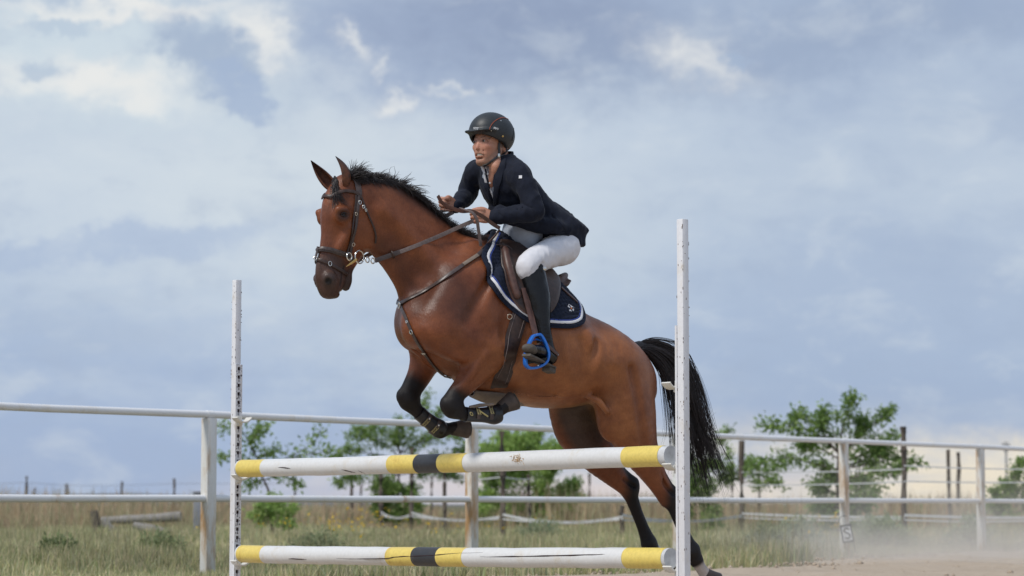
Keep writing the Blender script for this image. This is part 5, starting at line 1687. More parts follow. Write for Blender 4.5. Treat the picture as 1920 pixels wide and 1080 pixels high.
mb.sweep([HH(668, 486, .091), HH(660, 492, .086), HH(649, 500, .074)], [.009, .007, .0015], n=8)
mb.build('bit_guard', M_BRASS, bridle)
# near rein to the rider's left hand; far rein behind the neck
HAND_L = HB(893, 412, .13)
HAND_R = HB(850, 398, -.12)
def taut(pix, lats, pl=HB):
    P = catmull(np.array([list(a) + [b] for a, b in zip(pix, lats)], dtype=float), 8)
    out = []
    for x, y, l in P:
        q = pl(x, y, l)
        nq, nn, ii, dd = HBVH.find_nearest(q)
        if (q - nq).dot(nn) < .008: q = nq + nn * .009
        out.append(q)
    return out
d_ = (HB(760, 458, .11))
rp = [HH(703, 489, .088)]
for t in np.linspace(.12, 1, 14):
    x = 703 + (884 - 703) * t; y = 488 - 70 * t - 6 * math.sin(t * math.pi) * -1 * .4
    h = hit(x, y, .010)
    ref = HH(703, 489, .088).lerp(HAND_L, t)
    if h and (h[0] - ref).length < .12 and h[0].y < ref.y + .03: rp.append(h[0])
    else: rp.append(ref)
# smooth
for it in range(3):
    rp = [rp[0]] + [(rp[i - 1] + rp[i] * 2 + rp[i + 1]) / 4 for i in range(1, len(rp) - 1)] + [rp[-1]]
mb = MB()
mb.sweep(rp, .0095, up=UP.cross(HB.f).cross(HB.f) * -1, rad2=.0035, sec=[(a * .5, b) for a, b in RSEC])
rein = None
rl = [Vector(p) for p in rp]
mb = MB(); mb.sweep(rl, .0030, up=UP, rad2=.0105, sec=RSEC); rein = mb.build('rein', M_REIN, bridle)
mb = MB(); mb.sweep([rl[0], rl[0].lerp(rl[3], .5), rl[3]], .0038, up=UP, rad2=.012, sec=RSEC); mb.build('rein_billet', M_BRIDLE, rein)
i_ = min(range(len(rl)), key=lambda i: abs(project(rl[i])[0] - 743))
mb = MB(); mb.lathe([(.004, -.006), (.022, -.004), (.023, .0), (.022, .004), (.004, .006)], rl[i_], (rl[i_ + 1] - rl[i_]), n=16); mb.build('rein_stop', M_LEATHER, rein)
fr0 = reflect(HH(700, 489, .088), HH)
mb = MB(); mb.sweep([fr0.lerp(HAND_R, t) - HB.l * (.05 * math.sin(t * 3.14)) for t in np.linspace(0, 1, 8)], .003, up=UP, rad2=.0105, sec=RSEC); mb.build('rein', M_REIN, bridle)
def free_strap(name, pts, w, th, mat, parent, n=6, up=None):
    P = [Vector(p) for p in catmull([V3(p) for p in pts], n)]
    mb = MB(); mb.sweep(P, th / 2, up=up or UP, rad2=w / 2, sec=RSEC)
    return mb.build(name, mat, parent)
def V3l(p): return V3(p)
# slack of the reins, looped over the hands
free_strap('rein_slack', [HB(821, 367, -.02), HB(829, 380, .0), HB(846, 390, .04), HB(866, 396, .10), HB(884, 396, .19), HB(905, 406, .205), HB(924, 420, .20), HB(937, 428, .17)], .020, .004, M_LEATHER2, rein, up=HB.l * .3 + UP)
free_strap('rein_slack', [HB(864, 390, .12), HB(872, 393, .19), HB(886, 399, .205), HB(894, 412, .20), HB(897, 430, .17), HB(900, 450, .15), HB(902, 466, .14)], .018, .004, M_REIN, rein, up=HB.l * .2 + HB.f)

# --- saddle frame of reference: along the back, and round the barrel
AX = (HB(1100, 672) - HB(930, 560)).normalized()
AO = HB(930, 560)
AUP = (UP - AX * UP.dot(AX)).normalized()
def surf(u, th, off=0.0, tone=None):
    """point of the barrel: u metres back along the trunk, th radians down from the spine towards the left"""
    c = AO + AX * u
    d = AUP * math.cos(th) + LEFT * math.sin(th)
    h = HBVH.ray_cast(c + d * .75, -d)
    if h[0] is None: return c + d * .3, d
    n = h[1] if h[1].dot(d) > 0 else -h[1]
    n = (n + d * .8).normalized()
    return h[0] + n * off, n
def to_ut(px, py):
    h = hit(px, py)
    if h is None: return None
    r_ = h[0] - AO
    u = r_.dot(AX); rr = r_ - AX * u
    return u, math.atan2(rr.dot(LEFT), rr.dot(AUP))
def ut_spine(px, py):
    return (HB(px, py) - AO).dot(AX), 0.0

saddle_pad = thing('saddle_pad', 'navy quilted saddle pad edged with white and blue braid under the saddle', 'saddle pad', tuple(HB(990, 540)))
edge_pix = [(906, 470), (906, 492), (914, 525), (926, 543), (938, 559), (952, 573), (971, 588), (985, 598), (1003, 607), (1034, 611), (1060, 613), (1076, 612), (1088, 607), (1092, 597)]
edge = [(ut_spine(921, 440)[0], 0.03)]
for q in edge_pix:
    e = to_ut(*q)
    if e: edge.append(e)
edge.append((edge[-1][0] + .006, 0.03))
edge = np.array(edge)
def quilt(x, y):
    s_ = .040
    a = abs(((x + y) / s_) % 1 - .5) * 2; b = abs(((x - y) / s_) % 1 - .5) * 2
    return .012 * (max(0, 1 - a ** 4) ** .5) * (max(0, 1 - b ** 4) ** .5)
class Fan:
    """a sheet spread from the spine to a boundary line given in (u, th)"""
    def __init__(s, bd, us0, us1, n=100, th0=0.0):
        B = catmull(np.array(bd), 8)
        B = B.copy()
        for it in range(22): B[1:-1] = (B[:-2] + B[1:-1] * 2 + B[2:]) / 4
        L = np.concatenate([[0], np.cumsum(np.hypot(np.diff(B[:, 0]), np.diff(B[:, 1]) * .36))]); L /= L[-1]
        t = np.linspace(0, 1, n)
        s.B = np.stack([np.interp(t, L, B[:, 0]), np.interp(t, L, B[:, 1])], 1)
        s.S = np.stack([us0 + (us1 - us0) * t, np.full(n, th0)], 1)
        s.n = n
    def pt(s, i, f):
        return s.S[i] * (1 - f) + s.B[i] * f
    def inset(s, d, off, side):
        P = []; U = []
        for i in range(1, s.n - 1):
            v = (s.S[i] - s.B[i]) * np.array([1, .36]); L = np.hypot(*v) + 1e-6
            t_ = (s.B[min(i + 1, s.n - 1)] - s.B[i - 1]) * np.array([1, .36]); t_ /= np.hypot(*t_) + 1e-9
            nn = np.array([-t_[1], t_[0]])
            if nn.dot(v) < 0: nn = -nn
            q = s.B[i] + nn * d / np.array([1, .36])
            p, n = surf(q[0], max(0.0, q[1]) * side, off); P.append(p); U.append(n)
        return P, U
PF = Fan(edge, edge[0, 0], edge[-1, 0], 150)
nt_ = 88
for sd_ in (1, -1):
    PP = []; Q = []
    for i in range(PF.n):
        for j in range(nt_):
            u, th = PF.pt(i, j / (nt_ - 1))
            PP.append(surf(u, th * sd_, .012 + quilt(u, th * .36))[0])
    for i in range(PF.n - 1):
        for j in range(nt_ - 1):
            a = i * nt_ + j; Q.append((a, a + 1, a + nt_ + 1, a + nt_))
    pad = mesh_obj('quilted_cloth', [tuple(p) for p in PP], np.array(Q), M_NAVYPAD, saddle_pad)
    sol = pad.modifiers.new('thickness', 'SOLIDIFY'); sol.thickness = .008; sol.offset = -1
    P, U = PF.inset(.0, .014, sd_); strap('navy_binding', P, U, .024, .012, M_NAVYPAD, saddle_pad)
    P, U = PF.inset(.021, .0215, sd_); strap('white_braid', P, U, .014, .007, M_WHITEBRAID, saddle_pad)
    P, U = PF.inset(.033, .0205, sd_); strap('blue_braid', P, U, .008, .006, M_BLUEBRAID, saddle_pad)
# crest on the rear corner: a white shield crossed by dark arms with an orange centre
cu, ct = to_ut(1065, 582)
cp, cn = surf(cu, ct, .021)
sx_ = AX; sy_ = cn.cross(AX).normalized()
if sy_.z < 0: sy_ = -sy_
em = MB()
def flat(mb_, c, pts, n, th):
    m_ = len(pts)
    vs = [c + sx_ * a + sy_ * b for a, b in pts] + [c + sx_ * a + sy_ * b + n * th for a, b in pts]
    fs = [tuple(range(m_))[::-1], tuple(range(m_, 2 * m_))] + [(i, (i + 1) % m_, m_ + (i + 1) % m_, m_ + i) for i in range(m_)]
    mb_.add(vs, fs)
flat(em, cp, [(-.017, .020), (.017, .020), (.020, .0), (.014, -.014), (0, -.024), (-.014, -.014), (-.020, .0)], cn, .003)
shield = em.build('shield_emblem', M_WHITEBRAID, saddle_pad, smooth=False)
em = MB()
for a in (R(45), R(-45)):
    dx, dy = math.cos(a), math.sin(a)
    flat(em, cp + cn * .003, [(-.021 * dx - .004 * dy, -.021 * dy + .004 * dx), (-.021 * dx + .004 * dy, -.021 * dy - .004 * dx), (.021 * dx + .004 * dy, .021 * dy - .004 * dx), (.021 * dx - .004 * dy, .021 * dy + .004 * dx)], cn, .0015 + (.0005 if a > 0 else 0))
em.build('shield_cross', M_NAVYPAD, shield, smooth=False)
em = MB(); em.lathe([(.006, 0), (.006, .006), (.001, .007)], cp, cn, n=12); em.build('shield_centre', simple_mat('orange_thread', (.5, .16, .05), .7), shield)

# --- saddle
saddle = thing('saddle', 'brown leather jumping saddle with blue stirrups under the rider', 'saddle', tuple(HB(1000, 500)))
def sheet(name, rows, off, mat, parent, th=.010, puff=0.0, sides=(1, -1)):
    """leather sheet on the barrel; rows: (u, th0, th1) from front to back"""
    rows = catmull(np.array(rows, dtype=float), 5)
    m_ = 26
    for sd_ in sides:
        PP = []; Q = []
        for i, (u, a, b) in enumerate(rows):
            for j in range(m_):
                t = j / (m_ - 1)
                e = min(i / 3.0, (len(rows) - 1 - i) / 3.0, j / 2.0, (m_ - 1 - j) / 2.0, 1.0)
                PP.append(surf(u, (a + (b - a) * t) * sd_, off + puff * math.sin(t * math.pi) * e)[0])
        for i in range(len(rows) - 1):
            for j in range(m_ - 1):
                a_ = i * m_ + j; Q.append((a_, a_ + 1, a_ + m_ + 1, a_ + m_))
        o = mesh_obj(name, [tuple(p) for p in PP], np.array(Q), mat, parent)
        so = o.modifiers.new('thickness', 'SOLIDIFY'); so.thickness = th; so.offset = 1
def UT(px, py): return to_ut(px, py)
fb = [UT(x, y) for x, y in [(932, 474), (935, 500), (941, 528), (951, 553), (966, 577), (985, 591), (1008, 597), (1028, 590), (1039, 572), (1043, 555)]]
fb = [q for q in fb if q]
fb[0] = (fb[0][0], max(.25, fb[0][1]))
FF = Fan([(fb[0][0] + .02, .22)] + fb + [(fb[-1][0] + .005, .30)], fb[0][0] + .02, fb[-1][0], 60, .22)
for sd_ in (1, -1):
    PP = []; Q = []; m_ = 24
    for i in range(FF.n):
        for j in range(m_):
            f = j / (m_ - 1); u, th = FF.pt(i, f)
            e = min(1, (1 - f) * 6) * min(1, i / 6.0) * min(1, (FF.n - 1 - i) / 6.0)
            PP.append(surf(u, th * sd_, .024 + .010 * e)[0])
    for i in range(FF.n - 1):
        for j in range(m_ - 1):
            a = i * m_ + j; Q.append((a, a + 1, a + m_ + 1, a + m_))
    o = mesh_obj('flap', [tuple(p) for p in PP], np.array(Q), M_LEATHER, saddle)
    so = o.modifiers.new('thickness', 'SOLIDIFY'); so.thickness = .006; so.offset = 1
    P, U = FF.inset(.004, .028, sd_); strap('flap_edge', P, U, .007, .006, M_LEATHER2, saddle)
kr = [UT(938, 475), UT(944, 505), UT(956, 540), UT(966, 562)]
for sd_ in (1, -1):
    P = [surf(a, b * sd_, .042)[0] for a, b in kr]
    mb = MB(); mb.sweep(catmull([V3(p) for p in P], 5), [.012] + [.022] * 14 + [.012], n=10); mb.build('knee_roll', M_LEATHER2, saddle)
# tree, seat and panels
sf = SDF(tuple(Vector((-.15, 12.2, 1.55))), (.45, 13.35, 2.2), .0065)
sp_ = [(936, 452, .045), (950, 458, .05), (972, 486, .07), (1000, 513, .10), (1026, 528, .125), (1044, 528, .12), (1054, 521, .10)]
sf.tube([HB(x, y + 8, 0) for x, y, w in sp_], [w for x, y, w in sp_], [.026, .026, .022, .020, .022, .024, .016], side=LEFT, k=.02)
sf.tube([HB(1040, 530, .10), HB(1052, 522, .08), HB(1060, 516, 0), HB(1052, 522, .0) - LEFT * .08, HB(1040, 530, 0) - LEFT * .10], [.014, .015, .016, .015, .014], k=.02)
for sg in (1, -1):
    sf.tube([mr(HB, 948, 478, .10, sg), mr(HB, 985, 520, .13, sg), mr(HB, 1022, 550, .14, sg), mr(HB, 1050, 562, .12, sg)], [.035, .03, .035, .03], [.03, .026, .034, .026], side=LEFT, k=.03)
    sf.tube([mr(HB, 1028, 530, .13, sg), mr(HB, 1036, 555, .155, sg), mr(HB, 1038, 580, .19, sg)], [.022, .022, .012], [.045, .045, .03], side=LEFT, k=.03)
    sf.tube([mr(HB, 938, 456, .03, sg), mr(HB, 942, 466, .075, sg), mr(HB, 952, 490, .12, sg)], [.02, .018, .015], [.026, .026, .026], side=LEFT, k=.03)
P, Qs = sf.surface(2); del sf
mesh_obj('seat', P, Qs, M_LEATHER2, saddle)
# billet strap from cantle to pad, D-ring strap at the pommel
p, u = [], []
for t in np.linspace(0, 1, 8):
    x, y = 1046 + (1075 - 1046) * t, 545 + (572 - 545) * t
    h = hit(x, y, .028)
    if h: p.append(h[0]); u.append(h[1])
if len(p) > 2: strap('rear_strap', p, u, .016, .006, M_LEATHER2, saddle)

# girth with belly guard
girth = thing('girth', 'brown leather girth with wide belly guard round the horse chest', 'girth', tuple(HB(955, 640)))
gp = [(975, 588), (970, 605), (965, 622), (960, 640), (956, 658), (951, 680), (945, 700), (940, 712)]
g = [to_ut(*q) for q in gp]
P = []; U = []
ths = list(np.linspace(1.25, math.pi, 22))
gu = np.polyfit([q[1] for q in g], [q[0] for q in g], 1)
print('girth', g)
th_lo = g[0][1] - .15
g_end = g[-1]
ctr = catmull(np.array([q for q in g if q]), 5)
P = []; U = []
for a, b in ctr:
    p, n = surf(a, b, .006); P.append(p); U.append(n)
tail_ = catmull(np.array([V3(P[-1]), V3(HB(934, 728, .11)), V3(HB(925, 741, .0))]), 4)[1:]
for i_, q in enumerate(tail_):
    P.append(Vector(q)); U.append((U[-1] * .75 + Vector((0, 0, -1)) * .25).normalized())
Pm = [reflect(p, HB) for p in P[::-1]][1:]; Um = [n - LEFT * (2 * n.dot(LEFT)) for n in U[::-1]][1:]
strap('girth_strap', P + Pm, U + Um, .085, .010, M_LEATHER, girth)
mb = MB()
h = to_ut(962, 607)
q, n = surf(g[1][0] - .055, g[1][1], .02); mb.torus(q, n, .013, .0024, n=18, m=6)
mb.build('d_ring', M_STEEL, girth)
for k_ in (-.027, .027):
    P2 = [surf(a + k_, b, .0125)[0] for a, b in ctr]; mb = MB(); mb.sweep(P2, .0016, n=5); mb.build('stitching', M_REIN, girth)
# belly guard: a stiff plate below the sternum
gb = MB()
m1 = [HB(885, 741, 0), HB(912, 752, 0), HB(945, 757, 0), HB(975, 758, 0), HB(996, 753, 0)]
wd = [.045, .085, .10, .075, .012]
nn = 9; vs = []; fs = []
M_ = catmull(np.array([list(V3(a)) + [w] for a, w in zip(m1, wd)]), 4)
for r_ in M_:
    for j in range(nn):
        t = j / (nn - 1) * 2 - 1
        vs.append(Vector(r_[:3]) + LEFT * (t * r_[3]) + UP * (.055 * t * t * (r_[3] / .10)))
for i in range(len(M_) - 1):
    for j in range(nn - 1):
        a = i * nn + j; fs.append((a, a + 1, a + nn + 1, a + nn))
gb.add(vs, fs); gbo = gb.build('belly_guard', M_GUARD, girth)
so = gbo.modifiers.new('thickness', 'SOLIDIFY'); so.thickness = .012; so.offset = 1

# breastplate
bp_ = thing('breastplate', 'dark leather breastplate with steel rings across the horse chest', 'breastplate', tuple(HB(800, 600)))
p, u = strap_pts([(905, 470), (893, 481), (875, 493), (858, 505), (838, 519), (815, 535), (790, 550), (768, 561), (752, 570)], .007, 4)
strap('shoulder_strap', p, u, .020, .006, M_BRIDLE, bp_)
pe, ue = strap_pts([(895, 480), (880, 490), (868, 498)], .011, 4)
strap('elastic', pe, ue, .019, .005, M_GUARD, bp_)
fp = [reflect(q, HB) for q in p[:-4]]; fu = [q - LEFT * (2 * q.dot(LEFT)) for q in u[:-4]]
fp2 = []; fu2 = []
for q, uu_ in zip(fp, fu):
    a, n = press(q, .007); fp2.append(a); fu2.append(n)
a, n = press(HB(748, 568, -.05), .007); fp2 += [a, p[-1]]; fu2 += [n, u[-1]]
strap('shoulder_strap', fp2, fu2, .020, .006, M_BRIDLE, bp_)
p, u = strap_pts([(752, 572), (759, 588), (766, 605), (775, 625), (785, 643), (796, 660), (810, 680), (826, 697), (845, 711)], .007, 4)
strap('centre_strap', p, u, .018, .006, M_BRIDLE, bp_)
for (x, y, r_) in [(753, 573, .016), (766, 604, .006), (774, 622, .011), (795, 659, .012)]:
    h = hit(x, y, .014)
    if h: mb = MB(); mb.torus(h[0], h[1], r_, .0026, n=18, m=6, sx=.85); mb.build('ring', M_STEEL, bp_)
mb = MB(); mb.torus(HB(902, 468, .145), LEFT, .012, .003, n=18, m=6); mb.build('ring', M_BRASS, bp_)
free_strap('bridge_strap', [HB(903, 468, .145), HB(915, 456, .15), HB(928, 442, .16), HB(937, 430, .17)], .022, .005, M_LEATHER2, bp_, up=UP + HB.l)
free_strap('pommel_strap', [HB(906, 466, .14), HB(925, 460, .13), HB(940, 459, .12), HB(955, 464, .125), HB(966, 478, .14)], .016, .006, M_LEATHER, bp_, up=HB.l)

# tendon boots
def tendon_boot(pts, rad, lab, sidev, pl_f):
    b = thing('tendon_boot', lab, 'leg boot', tuple(pts[0]), 'leg boots on the horse')
    P = catmull([V3(p) for p in pts], 6)
    rr = catmull(np.array([[a] for a in rad]), 6)[:, 0]
    mb = MB(); mb.sweep(P, list(rr), n=22, up=sidev)
    o = mb.build('shell', M_BOOT, b)
    T = (Vector(pts[-1]) - Vector(pts[0])).normalized()
    S = Vector(sidev).normalized()
    for k_ in (.32, .62):
        i = int(k_ * (len(P) - 1)); c = Vector(P[i]); r_ = rr[i]
        for s_ in (1, -1):
            mb = MB()
            arc = [c + (S * math.cos(t) + T.cross(S) * math.sin(t)) * (r_ + .0035) for t in np.linspace(-1.1, 1.1, 13)] if s_ > 0 else None
            if arc:
                nrm = [((a - c) - T * (a - c).dot(T)).normalized() for a in arc]
                mb.sweep(arc, .010, up=nrm, rad2=.002, sec=RSEC); mb.build('strap', M_BRIDLE, b)
                # printed motif: a light ring
                mb2 = MB()
                q = arc[6] + nrm[6] * .003
                mb2.torus(q + T.cross(S) * .016, nrm[6], .006, .0012, n=12, m=5); mb2.torus(q - T.cross(S) * .002, nrm[6], .006, .0012, n=12, m=5)
                mb2.sweep([q - T.cross(S) * .02 + T * .008, q + T.cross(S) * .026 + T * .008], .0011, n=5)
                mb2.sweep([q - T.cross(S) * .02 - T * .008, q + T.cross(S) * .026 - T * .008], .0011, n=5)
                mb2.build('strap_motif', M_GOLDP, b)
                m3 = MB(); m3.lathe([(.005, 0), (.005, .003), (.001, .004)], arc[3] + nrm[3] * .002, nrm[3], n=10); m3.build('stud', M_STEEL, b)
    return b, P, rr
M_BOOT = simple_mat('black_moulded_plastic', (0.018, 0.018, 0.020), 0.35, var=.3, scale=30, bstr=.1)
M_GOLDP = simple_mat('pale_gold_print', (0.45, 0.38, 0.16), 0.5, var=.1)
b1, P1, r1_ = tendon_boot([HB(872, 777, .16), HB(888, 778, .16), HB(908, 778, .16), HB(926, 778, .16), HB(936, 776, .16)], [.040, .037, .040, .050, .044], 'black boot with gold print on the upper raised foreleg', LEFT * .85 + UP * .5, None)
mb = MB()
c = HB(905, 777, .16) + LEFT * .045
mb.sweep([HB(899, 770, .203), HB(915, 781, .207)], .004, n=6); mb.build('gold_stripe', M_GOLDP, b1)
mb = MB(); mb.torus(HB(884, 776, .200), LEFT, .010, .002, n=16, m=5, sx=.6); mb.build('gold_ring_print', M_GOLDP, b1)
mb = MB(); mb.sweep([HB(880, 763, .185), HB(900, 760, .19), HB(925, 758, .195)], [.006, .010, .007], n=8); mb.build('tan_lining', M_GUARD, b1)
b2, P2_, r2_ = tendon_boot([HB(786, 774, -.16), HB(796, 783, -.16), HB(810, 794, -.16), HB(822, 803, -.16), HB(830, 808, -.16)], [.040, .038, .042, .050, .044], 'black boot with gold straps on the lower raised foreleg', LEFT * .9 - UP * .5 + FWD * .3, None)
print('tack', time.time() - t2)
# ------------------------------------------------------------------ the rider
from mathutils import noise as mnoise
t3 = time.time()
HF = Plane(HB(925, 260), R(52))
HFF, HFL = HF.f.copy(), HF.l.copy()
shN, shF = HB(975, 331, .17), HB(892, 325, -.16)
LS = (shN - shF).normalized()
elN, wrN = HB(1003, 397, .26), HB(924, 408, .14)
elF, wrF = HB(876, 366, -.24), HB(854, 387, -.12)
hipN, knN, anN = HB(1045, 466, .10), HB(992, 497, .25), HB(1023, 646, .33)
heel = HB(1031, 676, .33); toe = heel + Vector((-.115, -.19, .045))
def mirH(p, lat=None):
    return reflect(p, HB)
hipF, knF, anF, heelF, toeF = [mirH(p) for p in (hipN, knN, anN, heel, toe)]
torso = [(HB(1052, 455), .150, .115), (HB(1028, 430), .150, .110), (HB(1000, 404), .140, .105), (HB(972, 374), .160, .115), (HB(949, 347), .165, .110), (HB(936, 325), .135, .080), (HB(934, 306), .075, .065)]
RB_LO, RB_HI = (-.42, 11.95, 1.12), (.46, 13.42, 2.66)

def add_torso(s, grow=0.0, upto=None):
    T = torso[:upto] if upto else torso
    s.tube([p for p, a, b in T], [a + grow for p, a, b in T], [b + grow for p, a, b in T], side=LS, k=.02, sub=4)
def add_hand(s, wr, sgn):
    """a fist closed round the rein, thumb on top"""
    f = (HB.f * .97 + UP * .10 + HB.l * (-.12 * sgn)).normalized()
    l = (HB.l * sgn - f * (HB.l * sgn).dot(f)).normalized(); u = UP - f * UP.dot(f); u = (u - l * u.dot(l)).normalized()
    c = wr + f * .045
    s.tube([wr - f * .02, wr + f * .01, wr + f * .04, wr + f * .075], [.022, .022, .019, .015], [.027, .028, .037, .036], side=l, k=.012)
    for i in range(4):
        kz = .029 - .0195 * i
        L = [.040, .044, .041, .033][i]
        rr = [.0098, .0100, .0094, .0082][i]
        k0 = wr + f * (.075 + (.006, .009, .006, 0)[i]) + u * kz + l * .010
        if sgn > 0:
            k1 = k0 + f * (L * .72) - l * .010 - u * .004
            k2 = k1 - l * .026 - f * .004 - u * .002
            k3 = k2 - f * .026 - l * .002
        else:
            k1 = k0 + f * (L * .42) - l * .014 - u * .003
            k2 = k1 - l * .020 - f * .012 - u * .002
            k3 = k2 - f * .026 + l * .004
        s.tube([k0 - f * .02, k0, k1], [rr * 1.08, rr * 1.1, rr], k=.004, sub=3)
        s.tube([k1, k2, k3], [rr, rr * .95, rr * .85], k=.003, sub=3)
    tl_ = 1.0 if sgn > 0 else .72
    t0_ = wr + f * .022 + u * .024 - l * .006
    s.tube([t0_, t0_ + f * .030 + u * .014 - l * .004, t0_ + f * .062 * tl_ + u * .010 - l * .006, t0_ + f * .082 * tl_ + u * .002 - l * .010], [.015, .0125, .0115, .0090], k=.006, sub=4)
    return f, l, u

torso_bvh = None
def front_pt(x, y):
    """where the sight line meets the chest"""
    h = TB.ray_cast(CAMP, ray(x, y).normalized())
    return (h[0] + ray(x, y).normalized() * .004) if h[0] is not None else HB(x, y, .06)
ts = SDF((-.35, 12.2, 1.75), (.35, 13.3, 2.50), .012); add_torso(ts, .006, upto=6); ts.tube([HB(936, 318), HB(930, 308)], [.09, .07], [.075, .06], side=LS, k=.03)
a_, b_ = ts.surface(1); del ts
TB = BVHTree.FromPolygons([tuple(p) for p in a_], [tuple(int(i) for i in q) for q in b_])
def build_person():
    s = SDF(RB_LO, RB_HI, .0048)
    add_torso(s, -.02)
    s.tube([HB(936, 318), HB(934, 304), HF(934, 290), HF(932, 276)], [.075, .058, .054, .055], [.065, .055, .054, .055], side=HFL, k=.02)
    dv = ray(925, 325).normalized()
    s.tube([HF(930, 300, .0), front_pt(931, 310) + dv * .022, front_pt(928, 324) + dv * .026, front_pt(924, 338) + dv * .028, front_pt(921, 350) + dv * .034], [.045, .040, .034, .028, .020], k=.02)
    for (a, b, c, g) in ((shN, elN, wrN, 1), (shF, elF, wrF, -1)):
        s.tube([a, a.lerp(b, .5), b, b.lerp(c, .4), c], [.045, .040, .034, .033, .024], k=.02)
        add_hand(s, c, g)
    for (h, k_, a, hl, to) in ((hipN, knN, anN, heel, toe), (hipF, knF, anF, heelF, toeF)):
        s.tube([h, h.lerp(k_, .5), k_ - FWD * .01, k_.lerp(a, .35) - FWD * .02, a], [.070, .065, .045, .036, .026], k=.02)
        s.tube([hl + UP * .01, hl.lerp(to, .5) + UP * .012, to], [.016, .018, .012], k=.02)
    # head
    s.ell(HF(922, 252), (.090, .074, .102), (HFF, HFL, UP), k=.015)
    s.tube([HF(917, 258), HF(913, 272), HF(909, 288), HF(906, 299)], [.067, .063, .052, .036], [.078, .074, .060, .036], side=HFL, k=.02, sub=5)
    s.ell(HF(902, 304), (.022, .026, .018), (HFF, HFL, UP), k=.018)
    for sg in (1, -1):
        s.tube([mr(HF, 938, 272, .062, sg), mr(HF, 935, 287, .057, sg), mr(HF, 924, 297, .044, sg), mr(HF, 912, 304, .022, sg)], [.014, .016, .015, .014], k=.016)
        s.ell(mr(HF, 915, 274, .040, sg), (.020, .019, .016), (HFF, HFL, UP), k=.018)       # cheekbone
        s.ell(mr(HF, 909.5, 264, .031, sg), (.014, .017, .0105), (HFF, HFL, UP), k=.008, op='sub')
        s.tube([mr(HF, 904.5, 258.5, .012, sg), mr(HF, 910, 257, .030, sg), mr(HF, 919, 260, .050, sg)], [.0085, .009, .008], k=.008)
        s.ell(mr(HF, 908.5, 264.3, .031, sg) - HFF * .004, (.0135, .0145, .0115), (HFF, HFL, UP), k=.003)
        s.tube([mr(HF, 906, 261.7, .019, sg) , mr(HF, 908, 260.9, .031, sg), mr(HF, 912, 262.6, .043, sg)], [.0026, .0046, .0026], k=.003)
        s.tube([mr(HF, 906, 267, .020, sg) , mr(HF, 908, 267.8, .031, sg), mr(HF, 912, 266.5, .042, sg)], [.0022, .0036, .0022], k=.003)
        s.ell(mr(HF, 902, 278, .0125, sg), (.010, .0075, .0078), (HFF, HFL, UP), k=.006)
        s.ell(mr(HF, 900, 280.2, .0085, sg), (.005, .0035, .004), (HFF, HFL, UP), k=.002, op='sub')
        s.tube([mr(HF, 905, 279, .021, sg), mr(HF, 908, 286, .031, sg), mr(HF, 909, 293, .032, sg)], [.003, .0032, .002], k=.007, op='sub')   # smile fold
        # ear
        e = mr(HF, 945, 275, .066, sg)
        s.ell(e, (.018, .009, .030), (HFF, HFL + HFF * -.5 * sg * 0, UP), k=.006)
        s.tube([e + UP * .0 + HFF * .012 + HFL * sg * .006, e + UP * .025 + HFF * .004 + HFL * sg * .008, e + UP * .022 - HFF * .014 + HFL * sg * .012, e - UP * .006 - HFF * .016 + HFL * sg * .012, e - UP * .028 - HFF * .002 + HFL * sg * .008], [.0035, .0045, .005, .0045, .005], k=.003)
        s.ell(e + HFL * sg * .010 + HFF * .002, (.009, .006, .013), (HFF, HFL, UP), k=.004, op='sub')
    s.tube([HF(902.5, 258), HF(899.5, 266), HF(896.5, 274), HF(895.2, 277.5)], [.0070, .0080, .0100, .0100], [.010, .012, .014, .010], side=HFL, k=.007, sub=4)
    # mouth drawn open over the teeth
    s.ell(HF(901, 290), (.014, .030, .013), (HFF, HFL, UP), k=.012)
    s.tube([mr(HF, 905.5, 290.2, .026, -1), HF(898.5, 289.7), mr(HF, 905.5, 290.2, .026, 1)], [.0036, .0058, .0036], [.014, .016, .012], side=UP, k=.002, op='sub')
    s.tube([mr(HF, 904.5, 288.4, .025, -1), HF(896.8, 286.4), mr(HF, 904.5, 288.0, .026, 1)], [.0016, .0020, .0016], k=.003)
    s.tube([mr(HF, 904.5, 292.2, .025, -1), HF(897.4, 293.8), mr(HF, 904.5, 292.6, .026, 1)], [.0016, .0024, .0016], k=.003)
    s.ell(HF(899.5, 297), (.012, .022, .006), (HFF, HFL, UP), k=.008, op='sub')
    return s
sfp = build_person()
PP_, PQ_ = sfp.surface(1); del sfp
SK = np.array((.50, .245, .160))
C = np.tile(SK, (len(PP_), 1))
C = paint(C, capmask(PP_, [HF(912, 276, .05), HF(915, 276, .05)], .012, .03), (.58, .25, .17), .5)
C = paint(C, capmask(PP_, [HF(896, 276), HF(898, 270)], .008, .014), (.56, .24, .165), .6)
for sg in (1, -1):
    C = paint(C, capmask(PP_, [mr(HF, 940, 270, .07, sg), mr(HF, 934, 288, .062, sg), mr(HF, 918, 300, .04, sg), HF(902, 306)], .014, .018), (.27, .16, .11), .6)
    C = paint(C, capmask(PP_, [mr(HF, 940, 262, .07, sg), mr(HF, 939, 274, .068, sg)], .008, .008), (.08, .05, .035), .85)
    C = paint(C, capmask(PP_, [mr(HF, 903, 258.3, .012, sg), mr(HF, 909, 256.8, .030, sg), mr(HF, 918, 260, .05, sg)], .0045, .005), (.075, .045, .03), .9)
    C = paint(C, capmask(PP_, [mr(HF, 905.5, 264, .020, sg), mr(HF, 912, 264, .042, sg)], .007, .010), (.30, .15, .10), .7)
    C = paint(C, capmask(PP_, [mr(HF, 899.5, 280.2, .009, sg), mr(HF, 900, 280.4, .009, sg)], .002, .004), (.10, .04, .03), .9)
C = paint(C, capmask(PP_, [mr(HF, 903, 284, .016, -1), HF(896, 283), mr(HF, 903, 284, .016, 1)], .004, .007), (.33, .20, .14), .5)
